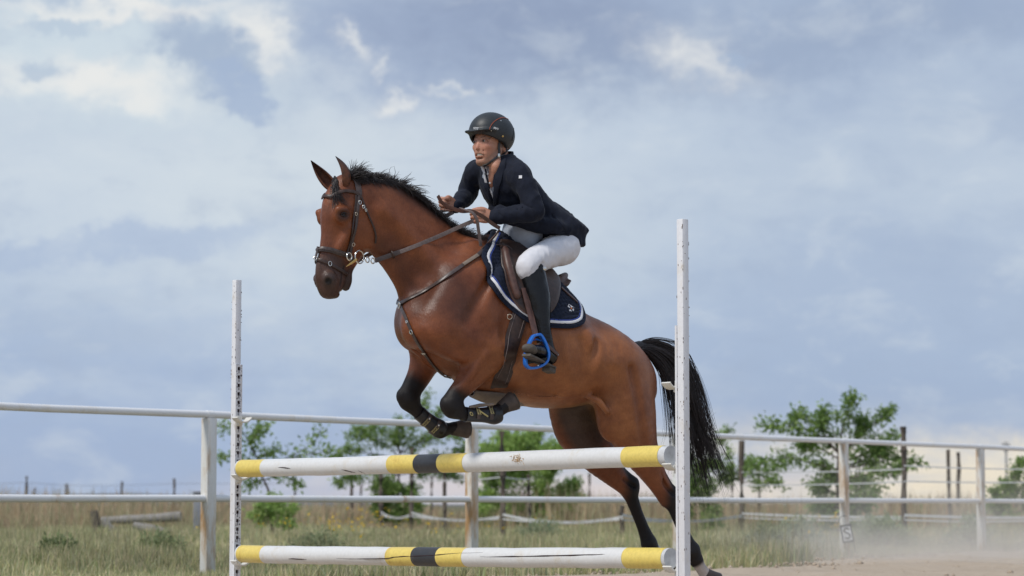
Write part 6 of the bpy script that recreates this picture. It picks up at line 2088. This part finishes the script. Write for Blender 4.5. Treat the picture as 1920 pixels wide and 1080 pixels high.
C = paint(C, capmask(PP_, [HF(898, 298), HF(901, 304)], .010, .014), (.33, .20, .14), .5)
C = paint(C, capmask(PP_, [mr(HF, 904.5, 288.4, .025, -1), HF(896.6, 286.9), mr(HF, 904.5, 288.4, .025, 1)], .003, .003), (.48, .23, .17), .5)
C = paint(C, capmask(PP_, [mr(HF, 904.5, 292.2, .025, -1), HF(897.4, 293.2), mr(HF, 904.5, 292.2, .025, 1)], .0035, .003), (.50, .24, .18), .5)
def skin_mat():
    m, nt, b = new_mat('tanned_skin')
    a = N(nt, 'ShaderNodeAttribute', attribute_name='tint')
    f = noise(nt, 60, 5, .6)
    c = mixrgb(nt, mapr(nt, f, .3, .7), a.outputs['Color'], mixrgb(nt, 1., a.outputs['Color'], (.93, .89, .87), 'MULTIPLY'))
    nt.links.new(c, b.inputs['Base Color']); b.inputs['Roughness'].default_value = .48
    b.inputs['Subsurface Weight'].default_value = .12; b.inputs['Subsurface Radius'].default_value = (.012, .004, .002); b.inputs['Subsurface Scale'].default_value = 1
    bump(nt, b, noise(nt, 350, 3), .15, .001)
    return m
M_SKIN = skin_mat()
rider = thing('person', 'rider in black helmet, navy jacket, white breeches and black boots leaning forward in the saddle', 'person', tuple(HB(1000, 440)))
pbody = mesh_obj('body', PP_, PQ_, M_SKIN, rider, colors=C)
PBVH = BVHTree.FromPolygons([tuple(p) for p in PP_], [tuple(int(i) for i in q) for q in PQ_])
print('person', len(PP_), time.time() - t3)
M_EYEW = simple_mat('eye_white', (.30, .26, .24), .15, var=.04, bstr=0)
M_IRIS = simple_mat('brown_iris', (.04, .022, .012), .12, var=.1, bstr=0)
M_TEETH = simple_mat('teeth', (.72, .68, .58), .25, var=.05, bstr=0)
for sg in (1, -1):
    c = mr(HF, 908.5, 264.3, .031, sg) - HFF * .0015
    mb = MB(); mb.lathe([(.0005, .0112), (.004, .0104), (.0075, .0082), (.0105, .004), (.011, 0)], c, HFF, n=16); ew = mb.build('eye', M_EYEW, rider, auto=80)
    gz = (HFF * 1.0 + HFL * -.25).normalized()
    mb = MB(); mb.lathe([(.0005, .0124), (.004, .0118), (.0066, .0100)], c, gz, n=14); mb.build('iris', M_IRIS, ew, auto=80)
mb = MB()
for i in range(8):
    a_ = (i - 3.5) * .27
    base = HF(904.5, 289.6) + HFL * (math.sin(a_) * .021) + HFF * (math.cos(a_) * .020 + .0095)
    dr = (HFF * math.cos(a_) + HFL * math.sin(a_)).normalized(); sd_ = dr.cross(UP)
    mb.box(base, (.0060, .005, .0075), (sd_, dr, UP), bev=.001)
    mb.box(base - UP * .0066 + HFF * -.001, (.0054, .005, .0055), (sd_, dr, UP), bev=.001)
mb.build('teeth', M_TEETH, rider)

def cloth(name, fn, lo, hi, h, mat, folds=(0.003, 22), smooth=2, stretch=(1, 1, 1), parent=None):
    s = SDF(lo, hi, h); fn(s)
    P, Q = s.surface(smooth); del s
    # folds: push the surface along its normals
    me = bpy.data.meshes.new('t'); 
    o = mesh_obj(name, P, Q, mat, parent or rider)
    amp, sc = folds
    if amp:
        nr = np.empty(len(P) * 3, dtype=np.float32); o.data.vertices.foreach_get('normal', nr); nr = nr.reshape(-1, 3)
        v = np.array([mnoise.noise(Vector((p[0] * sc * stretch[0], p[1] * sc * stretch[1], p[2] * sc * stretch[2]))) for p in P])
        v2 = np.array([mnoise.noise(Vector((p[0] * sc * 2.3 + 7, p[1] * sc * 2.3, p[2] * sc * 2.3 * stretch[2]))) for p in P])
        d = (1 - np.abs(v) * 2.2) * amp + v2 * amp * .6
        P2 = P + nr * d[:, None]
        o.data.vertices.foreach_set('co', P2.astype(np.float32).ravel()); o.data.update()
    return o
M_JACKET = simple_mat('navy_wool', (.0055, .0085, .020), .85, var=.25, scale=60, bstr=.5, bdist=.0015, sheen=.04, spec=.3)
M_BREECH = simple_mat('white_breeches', (.70, .70, .74), .75, var=.03, scale=40, bstr=.15, bdist=.001, sheen=.1)
M_SHIRT = simple_mat('pale_grey_shirt', (.36, .40, .47), .8, var=.06, scale=50)
M_SHIRTW = simple_mat('white_shirt', (.70, .71, .75), .8, var=.05, scale=50)
M_BOOTL = simple_mat('black_boot_leather', (.007, .007, .008), .24, var=.25, scale=25, bstr=.2, bdist=.002, spec=.35)
M_DUST = simple_mat('dusty_boot_leather', (.085, .072, .06), .7, var=.45, scale=40)
M_HELM = simple_mat('matt_black_helmet', (.022, .026, .030), .48, var=.15, scale=60, bstr=.1)

# breeches
def f_breech(s):
    s.tube([HB(1048, 458), HB(1032, 440)], [.150, .145], [.105, .105], side=LEFT, k=.02)
    for (h, k_, g) in ((hipN, knN, 1), (hipF, knF, -1)):
        m1 = h.lerp(k_, .45) + UP * .004 + LEFT * (.02 * g)
        s.tube([h - FWD * .03, m1, k_ + UP * .002, k_ - UP * .05 - FWD * .005, k_ - UP * .085 - FWD * .02, k_ - UP * .15 - FWD * .028], [.092, .076, .062, .057, .052, .048], [.088, .074, .066, .060, .054, .048], side=LEFT, k=.035)
    kk = knN + LEFT * .04
    for i in range(6):
        a = kk - FWD * (.008 + .014 * i) + UP * (.035 - .006 * i)
        s.tube([a, a - UP * .035 - FWD * .012, a - UP * .065 - FWD * .020], [.002, .005, .002], k=.012, op='sub')
breeches = cloth('breeches', f_breech, (-.15, 12.1, 1.55), (.46, 13.4, 2.15), .0065, M_BREECH, (.0030, 22), stretch=(1, 1, .5))
# shirt
def f_shirt(s):
    add_torso(s, -.006)
    s.tube([HB(932, 312), HB(928, 318), HB(922, 330)], [.07, .075, .06], [.06, .06, .05], side=LS, k=.02)
    s.tube([HB(990, 415), HB(978, 438), HB(980, 462)], [.15, .14, .11], [.10, .095, .06], side=LEFT, k=.03)
    s.half(HB(928, 312), Vector((0, 0, -1)) - HFF * .05, .006)
    s.tube([front_pt(933, 308), front_pt(930, 322), front_pt(926, 336), front_pt(923, 347)], [.036, .030, .022, .008], [.05, .05, .045, .03], side=LS, k=.003, op='sub')
shirt = cloth('shirt', f_shirt, (-.35, 12.2, 1.75), (.35, 13.3, 2.50), .0065, M_SHIRT, (.0008, 24))
# jacket
VN = (HFF * .5 + HB.f * .6).normalized()
def f_jacket(s):
    add_torso(s, .006, upto=6)
    s.tube([HB(1000, 404), HB(1030, 418), HB(1060, 428), HB(1088, 434)], [.155, .165, .16, .10], [.105, .090, .055, .012], side=LS * .6 + LEFT * .4, k=.04)
    s.tube([HB(1040, 425, .08), HB(1062, 438, .12), HB(1070, 444, .14)], [.07, .05, .02], [.05, .035, .010], side=LEFT, k=.03)
    # shoulders and collar
    s.tube([shF + UP * .004, HB(905, 312, -.09), HB(938, 302, 0) - HB.f * .02, HB(962, 311, .09), shN + UP * .004], [.046, .046, .044, .046, .050], k=.03)
    for (a, b, c, g) in ((shN, elN, wrN, 1), (shF, elF, wrF, -1)):
        w = 1.0 if g > 0 else .96
        s.tube([a, a.lerp(b, .35) + LEFT * (.008 * g), a.lerp(b, .75) + LEFT * (.006 * g), b, b.lerp(c, .25), b.lerp(c, .65), b.lerp(c, .97)], [.064 * w, .058 * w, .053, .050, .048, .042, .036], k=.035)
    # folds round the elbow and across the front
    e = elN
    for i, (f0, f1) in enumerate([(.55, .12), (.70, .05), (.82, .0), (.92, .02)]):
        a = shN.lerp(elN, f0) + LEFT * .035 + FWD * .03
        s.tube([a, a - UP * .010 - FWD * .04, a - UP * .03 - FWD * .075], [.002, .005, .002], k=.012, op='sub')
    for i in range(4):
        a = elN.lerp(wrN, .12 + .13 * i) + LEFT * .04 + UP * .03
        s.tube([a, a - UP * .03 - FWD * .012 + LEFT * .005, a - UP * .055 - FWD * .03], [.002, .005, .002], k=.010, op='sub')
    s.tube([HB(985, 345, .20), HB(975, 372, .20), HB(966, 392, .18)], [.006, .010, .006], k=.025, op='sub')
    s.tube([HB(1005, 425, .17), HB(985, 415, .18), HB(965, 405, .17)], [.003, .006, .003], k=.02, op='sub')
    s.tube([HB(1040, 425, .20), HB(1010, 410, .20), HB(1000, 395, .2)], [.003, .006, .003], k=.02, op='sub')
    s.tube([HB(936, 398, .09), HB(962, 408, .12), HB(1000, 418, .15), HB(1040, 426, .16), HB(1070, 432, .13)], [.05, .05, .05, .05, .03], [.035, .042, .045, .040, .022], side=LEFT, k=.03)
    s.tube([HB(930, 396, -.05), HB(955, 404, -.06), HB(1000, 414, -.10)], [.06, .07, .07], [.03, .04, .04], side=LEFT, k=.03)
    # hem: open below
    s.tube([HB(1100, 484), HB(1062, 482), HB(1005, 477), HB(958, 463), HB(915, 452)], [.24] * 5, [.055, .060, .060, .060, .060], side=LEFT, k=.006, op='sub')
    # the open front
    vt = [(916, 314, .020, .040), (916, 326, .017, .036), (918, 340, .014, .024), (921, 358, .010, .016), (925, 376, .007, .007), (927, 386, .003, .003)]
    pts = []
    for x, y, ll, w in vt:
        q = HF(x, y, 0); pts.append(q)
    VS = (HFL * .9 + UP * 0).normalized()
    P2 = []
    for (x, y, ll, w) in vt:
        d = ray(x, y).normalized()
        P2.append((x, y, w))
    s._v = P2
    base = SDF.__new__(SDF)
    # wedge that runs from the chest surface outwards
    for (x, y, w) in [(x, y, w) for x, y, l_, w in vt]:
        pass
    c = [jc for jc in (front_pt(x, y) for x, y, l_, w in vt)]
    s.tube(c, [w for x, y, l_, w in vt], [.045, .045, .036, .03, .02, .008], side=LS, k=.004, op='sub')
    s.tube([HB(934, 322), HB(934, 304), HF(934, 288)], [.071, .062, .060], [.062, .058, .058], side=HFL, k=.004, op='sub')
jacket = cloth('jacket', f_jacket, (-.42, 12.05, 1.72), (.46, 13.42, 2.52), .0058, M_JACKET, (.0048, 17), stretch=(1, 1, .6))
JB = BVHTree.FromObject(jacket, bpy.context.evaluated_depsgraph_get())
jm = jacket.data; co = np.empty(len(jm.vertices) * 3); jm.vertices.foreach_get('co', co); co = co.reshape(-1, 3)
pl_ = np.array(rider.location)
fq = np.empty(len(jm.loops), dtype=np.int32); jm.loops.foreach_get('vertex_index', fq); fq = fq.reshape(-1, 4)
JB = BVHTree.FromPolygons([tuple(p) for p in co], [tuple(int(i) for i in q) for q in fq])
def on_jacket(x, y, off):
    d = ray(x, y).normalized(); h = JB.ray_cast(CAMP, d)
    if h[0] is None: return None
    n = h[1] if h[1].dot(d) < 0 else -h[1]
    return h[0] + n * off, n
def jstrip(name, pix, w, th, mat, parent, off=.004):
    P = []; U = []
    for x, y in catmull(np.array(pix, float), 5):
        h = on_jacket(x, y, off)
        if h: P.append(h[0]); U.append(h[1])
    if len(P) < 2: return
    P = [P[0]] + [(P[i - 1] + P[i] * 2 + P[i + 1]) / 4 for i in range(1, len(P) - 1)] + [P[-1]]
    ww = [w / 2 * (.25 + .75 * math.sin(math.pi * min(1, max(0, i / (len(P) - 1))) ** .8)) for i in range(len(P))]
    mb = MB(); mb.sweep(P, ww, up=U, rad2=th / 2, sec=RSEC); return mb.build(name, mat, parent)
M_LAPEL = simple_mat('navy_lapel', (.007, .010, .022), .8, var=.2, scale=60, sheen=.02, spec=.3)
jstrip('lapel', [(947, 298), (942, 312), (936, 330), (932, 352), (929, 376), (928, 386)], .040, .008, M_LAPEL, jacket)
jstrip('lapel', [(904, 315), (906, 328), (911, 345), (917, 362), (924, 380)], .030, .008, M_LAPEL, jacket)
# collar round the neck
cc = []
for t in np.linspace(-2.4, 2.4, 21):
    cc.append(HB(938, 300) - HFF * (math.cos(t) * .062) + HFL * (math.sin(t) * .068) + UP * (.016 + .016 * math.cos(t)) - UP * (.02 * (abs(t) / 2.4) ** 2))
mb = MB(); mb.sweep(cc, .006, up=UP, rad2=[.008 + .014 * math.cos(t / 2.4 * 1.5) for t in np.linspace(-2.4, 2.4, 21)], sec=RSEC); mb.build('collar', M_LAPEL, jacket)
jstrip('front_seam', [(928, 386), (934, 396), (944, 404)], .003, .002, M_LAPEL, jacket)
jstrip('hem_seam', [(968, 424), (1000, 434), (1030, 438), (1058, 434), (1078, 424)], .004, .003, M_LAPEL, jacket, .001)
jstrip('back_seam', [(1034, 400), (1048, 416), (1060, 430), (1066, 444)], .004, .003, M_LAPEL, jacket, .001)
h = on_jacket(976, 332, .002)
if h:
    n = h[1]; sx2 = n.cross(UP).normalized(); mb = MB(); mb.box(h[0], (.017, .016, .003), (sx2, n.cross(sx2), n)); mb.build('sleeve_badge', M_WHITEBRAID, jacket)
for x in (940, 945.5, 951):
    h = on_jacket(x, 418, .001)
    if h: mb = MB(); mb.lathe([(.0065, 0), (.0065, .003), (.004, .0042), (.0005, .0038)], h[0], h[1], n=12); mb.build('cuff_button', M_LAPEL, jacket)
# shirt collar and placket seen in the open front
SB = TB
sq = shirt.data; co = np.empty(len(sq.vertices) * 3); sq.vertices.foreach_get('co', co); co = co.reshape(-1, 3)
fq = np.empty(len(sq.loops), dtype=np.int32); sq.loops.foreach_get('vertex_index', fq); fq = fq.reshape(-1, 4)
SBV = BVHTree.FromPolygons([tuple(p) for p in co], [tuple(int(i) for i in q) for q in fq])
def sstrip(name, pix, w, th, mat, parent, off=.003):
    P = []; U = []
    for x, y in catmull(np.array(pix, float), 5):
        d = ray(x, y).normalized(); h = SBV.ray_cast(CAMP, d)
        if h[0] is None: continue
        n = h[1] if h[1].dot(d) < 0 else -h[1]
        P.append(h[0] + n * off); U.append(n)
    if len(P) < 2: return
    mb = MB(); mb.sweep(P, w / 2, up=U, rad2=th / 2, sec=RSEC); return mb.build(name, mat, parent)
sstrip('white_front', [(910, 316), (912, 330), (915, 344), (920, 358), (924, 370), (927, 384)], .030, .005, M_SHIRTW, shirt, .005)
sstrip('placket', [(912, 318), (914, 330), (917, 341), (920, 352)], .012, .003, M_LAPEL, shirt, .0095)
for x, y in ((914.5, 326), (918.5, 343)):
    d = ray(x, y).normalized(); h = SBV.ray_cast(CAMP, d)
    if h[0] is not None:
        mb = MB(); mb.lathe([(.005, 0), (.005, .003), (.0005, .004)], h[0] - d * .013, -d, n=12); mb.build('shirt_button', M_WHITEBRAID, shirt)
mb = MB(); mb.sweep([HF(903, 310, -.035), HF(906, 318, -.015), HF(909, 326, .0)], [.009, .010, .003], up=HFF, rad2=.005); mb.build('shirt_collar', M_SHIRTW, shirt)

# boots
def f_boot(kn, an, hl, to, g):
    def f(s):
        top = kn - UP * .050 - FWD * .012
        pts = [kn - UP * .058 - FWD * .020, kn.lerp(an, .38) - FWD * .012, kn.lerp(an, .58) - FWD * .008, kn.lerp(an, .78), an, hl + UP * .03]
        s.tube(pts, [.064, .062, .057, .047, .040, .035], [.072, .066, .055, .044, .041, .038], side=LEFT, k=.02, sub=5)
        o_ = LEFT * (.030 * g)
        s.tube([pts[0] - FWD * .022 + o_, pts[0] + UP * .05 - FWD * .030 + o_], [.028, .014], k=.02)
        d = (to - hl)
        s.tube([hl + UP * .012, hl + d * .35 + UP * .022, hl + d * .7 + UP * .014, to + UP * .006], [.034, .038, .040, .030], [.034, .036, .028, .020], side=d.cross(UP), k=.025)
        n = UP - d.normalized() * UP.dot(d.normalized())
        s.half(hl - n * .030, n, .004)
        for i in range(5):
            a = an + UP * (.015 + .020 * i) + LEFT * (.03 * g)
            s.tube([a + FWD * .03, a - UP * .006 + LEFT * (.008 * g), a - FWD * .035 + UP * .004], [.002, .0045, .002], k=.010, op='sub')
    return f
def bbx(ps, pad):
    A = np.array([V3(p) for p in ps]); return tuple(A.min(0) - pad), tuple(A.max(0) + pad)
for (kn, an, hl, to, g) in ((knN, anN, heel, toe, 1), (knF, anF, heelF, toeF, -1)):
    lo, hi = bbx([kn, an, hl, to], .11)
    b = cloth('boot', f_boot(kn, an, hl, to, g), lo, hi, .0052, M_BOOTL, (.0015, 30), stretch=(1, 1, .4))
    d = (to - hl); dn = d.normalized(); n = (UP - dn * UP.dot(dn)).normalized(); sd_ = dn.cross(n)
    mb = MB()
    mb.sweep([hl - dn * .02 - n * .034, hl + d * .3 - n * .034, hl + d * .7 - n * .036, to + dn * .01 - n * .030], [.032, .030, .040, .026], up=n, rad2=.006, sec=RSEC)
    mb.box(hl - n * .050, (.062, .052, .028), (dn, sd_, n), bev=.005)
    mb.build('sole', M_DUST, b)
    ts_ = SDF(*bbx([to], .075), .005); ts_.ell(to - dn * .018 + n * .006, (.052, .038, .027), (dn, sd_, n), k=.01); ts_.half(to - n * .026, n, .003); tp_, tq_ = ts_.surface(2)
    mesh_obj('toe_cap', tp_, tq_, M_DUST, b)
    mb = MB(); mb.sweep([hl - dn * .040 + n * .02, hl + sd_ * .045 + n * .03, hl + d * .42 + sd_ * .030 + n * .058, hl + d * .45 + n * .064, hl + d * .42 - sd_ * .030 + n * .058, hl - sd_ * .045 + n * .03], .003, up=n, rad2=.009, closed=True, sec=RSEC); mb.build('spur_strap', M_LEATHER2, b)
    mb = MB(); mb.sweep([hl + sd_ * .046 + n * .03, hl - dn * .045 + n * .026, hl - sd_ * .046 + n * .03], .004, up=n); mb.sweep([hl - dn * .045 + n * .026, hl - dn * .075 + n * .022], .004); mb.build('spur', M_STEEL, b)
    q = kn - UP * .022 - FWD * .052 + LEFT * (.072 * g)
    mb = MB(); mb.lathe([(.010, 0), (.010, .004), (.007, .006), (.0005, .007)], q, LEFT * g, n=16); mb.build('badge', M_STEEL, b)

# helmet
def f_helmet(s):
    c = HF(921.5, 249)
    s.ell(c, (.136, .110, .109), (HFF, HFL, UP), k=.01)
    s.ell(c - HFF * .02 - UP * .02, (.114, .106, .10), (HFF, HFL, UP), k=.02)
    s.ell(c - UP * .018, (.118, .092, .095), (HFF, HFL, UP), k=.003, op='sub')
    s.half(HF(890, 248), (UP * 1.0 - HFF * .42), .004)
    for sg in (1, -1):
        s.ell(mr(HF, 941, 281, .09, sg), (.036, .06, .038), (HFF, HFL, UP), k=.012, op='sub')
    # peak
    pk = HF(893, 246.5)
    s.tube([pk + HFL * -.080 - HFF * .052 + UP * .006, pk - HFL * .055 + UP * .004 - HFF * .006, pk + HFF * .000, pk + HFL * .055 + UP * .004 - HFF * .006, pk + HFL * .080 - HFF * .052 + UP * .006], [.016, .024, .028, .024, .016], [.0085] * 5, side=HFF, k=.012, sub=5)
helmet = cloth('helmet', f_helmet, tuple(Vector(HF(921, 249)) - Vector((.18, .2, .16))), tuple(Vector(HF(921, 249)) + Vector((.18, .2, .15))), .0042, M_HELM, (0, 1), smooth=3)
hq = helmet.data; co = np.empty(len(hq.vertices) * 3); hq.vertices.foreach_get('co', co); co = co.reshape(-1, 3)
fq = np.empty(len(hq.loops), dtype=np.int32); hq.loops.foreach_get('vertex_index', fq); fq = fq.reshape(-1, 4)
HLB = BVHTree.FromPolygons([tuple(p) for p in co], [tuple(int(i) for i in q) for q in fq])
def onb(bvh, x, y, off):
    d = ray(x, y).normalized(); h = bvh.ray_cast(CAMP, d)
    if h[0] is None: return None
    n = h[1] if h[1].dot(d) < 0 else -h[1]
    return h[0] + n * off, n
def bstrip(bvh, name, pix, w, th, mat, parent, off=.002, n=6):
    P = []; U = []
    for x, y in catmull(np.array(pix, float), n):
        h = onb(bvh, x, y, off)
        if h: P.append(h[0]); U.append(h[1])
    if len(P) < 2: return
    mb = MB(); mb.sweep(P, w / 2, up=U, rad2=th / 2, sec=RSEC); return mb.build(name, mat, parent)
M_ORANGE = simple_mat('orange_trim', (.32, .07, .025), .5)
M_PRINT = simple_mat('white_print', (.7, .7, .7), .5)
bstrip(HLB, 'orange_trim', [(917.5, 243), (921, 235), (928, 227), (939, 221.5), (949, 222), (957, 227)], .0035, .002, M_ORANGE, helmet)
bstrip(HLB, 'panel_edge', [(957, 227), (962, 236), (963, 250), (960, 264)], .003, .002, M_HELM, helmet)
for (x, y, r_, m) in [(921, 245, .0035, M_STEEL), (939, 226.5, .0035, M_STEEL), (956, 228, .003, M_STEEL), (942.5, 255.5, .0055, M_BRASS)]:
    h = onb(HLB, x, y, .0)
    if h: mb = MB(); mb.lathe([(r_, 0), (r_, .002), (r_ * .5, .0032), (.0003, .0034)], h[0], h[1], n=12); mb.build('rivet', m, helmet)
for (x0, x1, y, hgt, tilt) in [(888, 898, 241, 4.2, 0), (926, 935, 241.5, 3.2, 2.6)]:
    mb = MB()
    nL = 5
    for i in range(nL):
        xa = x0 + (x1 - x0) * i / nL; xb = xa + (x1 - x0) / nL * .7; yy = y + tilt * (i / nL - .5)
        for (p0, p1) in (((xa, yy - hgt / 2), (xa, yy + hgt / 2)), ((xa, yy - hgt / 2), (xb, yy - hgt / 2)), ((xb, yy - hgt / 2), (xb, yy)), ((xa, yy), (xb, yy + (hgt / 2 if i % 2 else 0)))):
            ha, hb_ = onb(HLB, p0[0], p0[1], .0012), onb(HLB, p1[0], p1[1], .0012)
            if ha and hb_: mb.sweep([ha[0], hb_[0]], .0008, n=4)
    if mb.v: o = mb.build('printed_mark', M_PRINT, helmet); o['kind'] = 'stuff'
bstrip(PBVH, 'chin_strap', [(936, 264), (935, 275), (936, 285), (932, 294), (923, 301), (914, 307), (905, 310)], .012, .004, M_BLK, helmet, .004)
bstrip(PBVH, 'chin_strap', [(951, 272), (949, 284), (942, 291), (934, 294)], .008, .004, M_BLK, helmet, .004)
mb = MB(); h = onb(PBVH, 934, 292, .008); mb.box(h[0], (.012, .006, .02), bev=.001); mb.build('buckle', M_STEEL, helmet)
mb = MB(); c_ = HF(903, 308); mb.sweep([mr(HF, 920, 305, .042, 1), c_ + HFF * .004 - UP * .008, mr(HF, 920, 305, .042, -1), mr(HF, 930, 290, .058, -1)], .002, up=HFF, rad2=.006, sec=RSEC); mb.build('chin_cup', M_BLK, helmet)

# stirrups
M_BLUE = simple_mat('bright_blue_anodised', (.015, .16, .62), .35, var=.1, scale=30, bstr=.05, coat=.3)
M_RUB = simple_mat('black_rubber', (.02, .02, .02), .8, bstr=.5)
SP_ = Plane(heel.lerp(toe, .55), R(22))
path = [(1006, 628), (999, 631), (992, 644), (987, 658), (985, 672), (985.5, 683), (991, 689.5), (1002, 690), (1014, 686), (1023.5, 679), (1027, 670), (1027, 659), (1023, 646), (1017, 634), (1012, 628)]
def stirrup(refl):
    P = [SP_(x, y) for x, y in path]
    f_ = (lambda p: reflect(p, HB)) if refl else (lambda p: p)
    C_ = catmull(np.array([V3(f_(p)) for p in P + [P[0]]]), 4)[:-1]
    rr = []
    for p in C_:
        rr.append(.0065)
    mb = MB(); mb.sweep(C_, .019, up=[(Vector(c) - f_(SP_(1006, 660))).normalized() for c in C_], rad2=.0068, closed=True, sec=RSEC)
    o = mb.build('stirrup_iron', M_BLUE, saddle)
    mb = MB(); mb.sweep([f_(SP_(1002, 628)), f_(SP_(996, 640)), f_(SP_(1006, 636)), f_(SP_(1017, 640)), f_(SP_(1010, 628))], .0055, n=8); mb.build('eyelet_bridge', M_BLUE, o)
    mb = MB(); mb.sweep([f_(SP_(988, 680)), f_(SP_(1024, 673))], .016, up=UP, rad2=.008, sec=RSEC); mb.build('tread', M_RUB, o)
    mb = MB(); mb.lathe([(.004, 0), (.004, .004), (.0005, .005)], f_(SP_(1007, 686)) - SP_.l * -.012, SP_.l, n=10); mb.build('stud', M_STEEL, o)
    lp = []
    for (x, y) in [(973, 545), (979, 565), (986, 586)]:
        u_t = to_ut(x, y); lp.append(surf(u_t[0], u_t[1], .048)[0])
    t_ = SP_(1005, 631)
    for k_ in (0, 1):
        pts = [p + AX * (.016 * k_) for p in lp] + [t_ + Vector((.008 * k_ - .004, 0, 0))]
        mb = MB(); mb.sweep(catmull(np.array([V3(f_(p)) for p in pts]), 5), .012, up=f_(HB(0, 0, 0) + LEFT) - f_(HB(0, 0, 0)), rad2=.0025, sec=RSEC); mb.build('stirrup_leather', M_LEATHER2, saddle)
stirrup(False); stirrup(True)
print('rider', time.time() - t3)
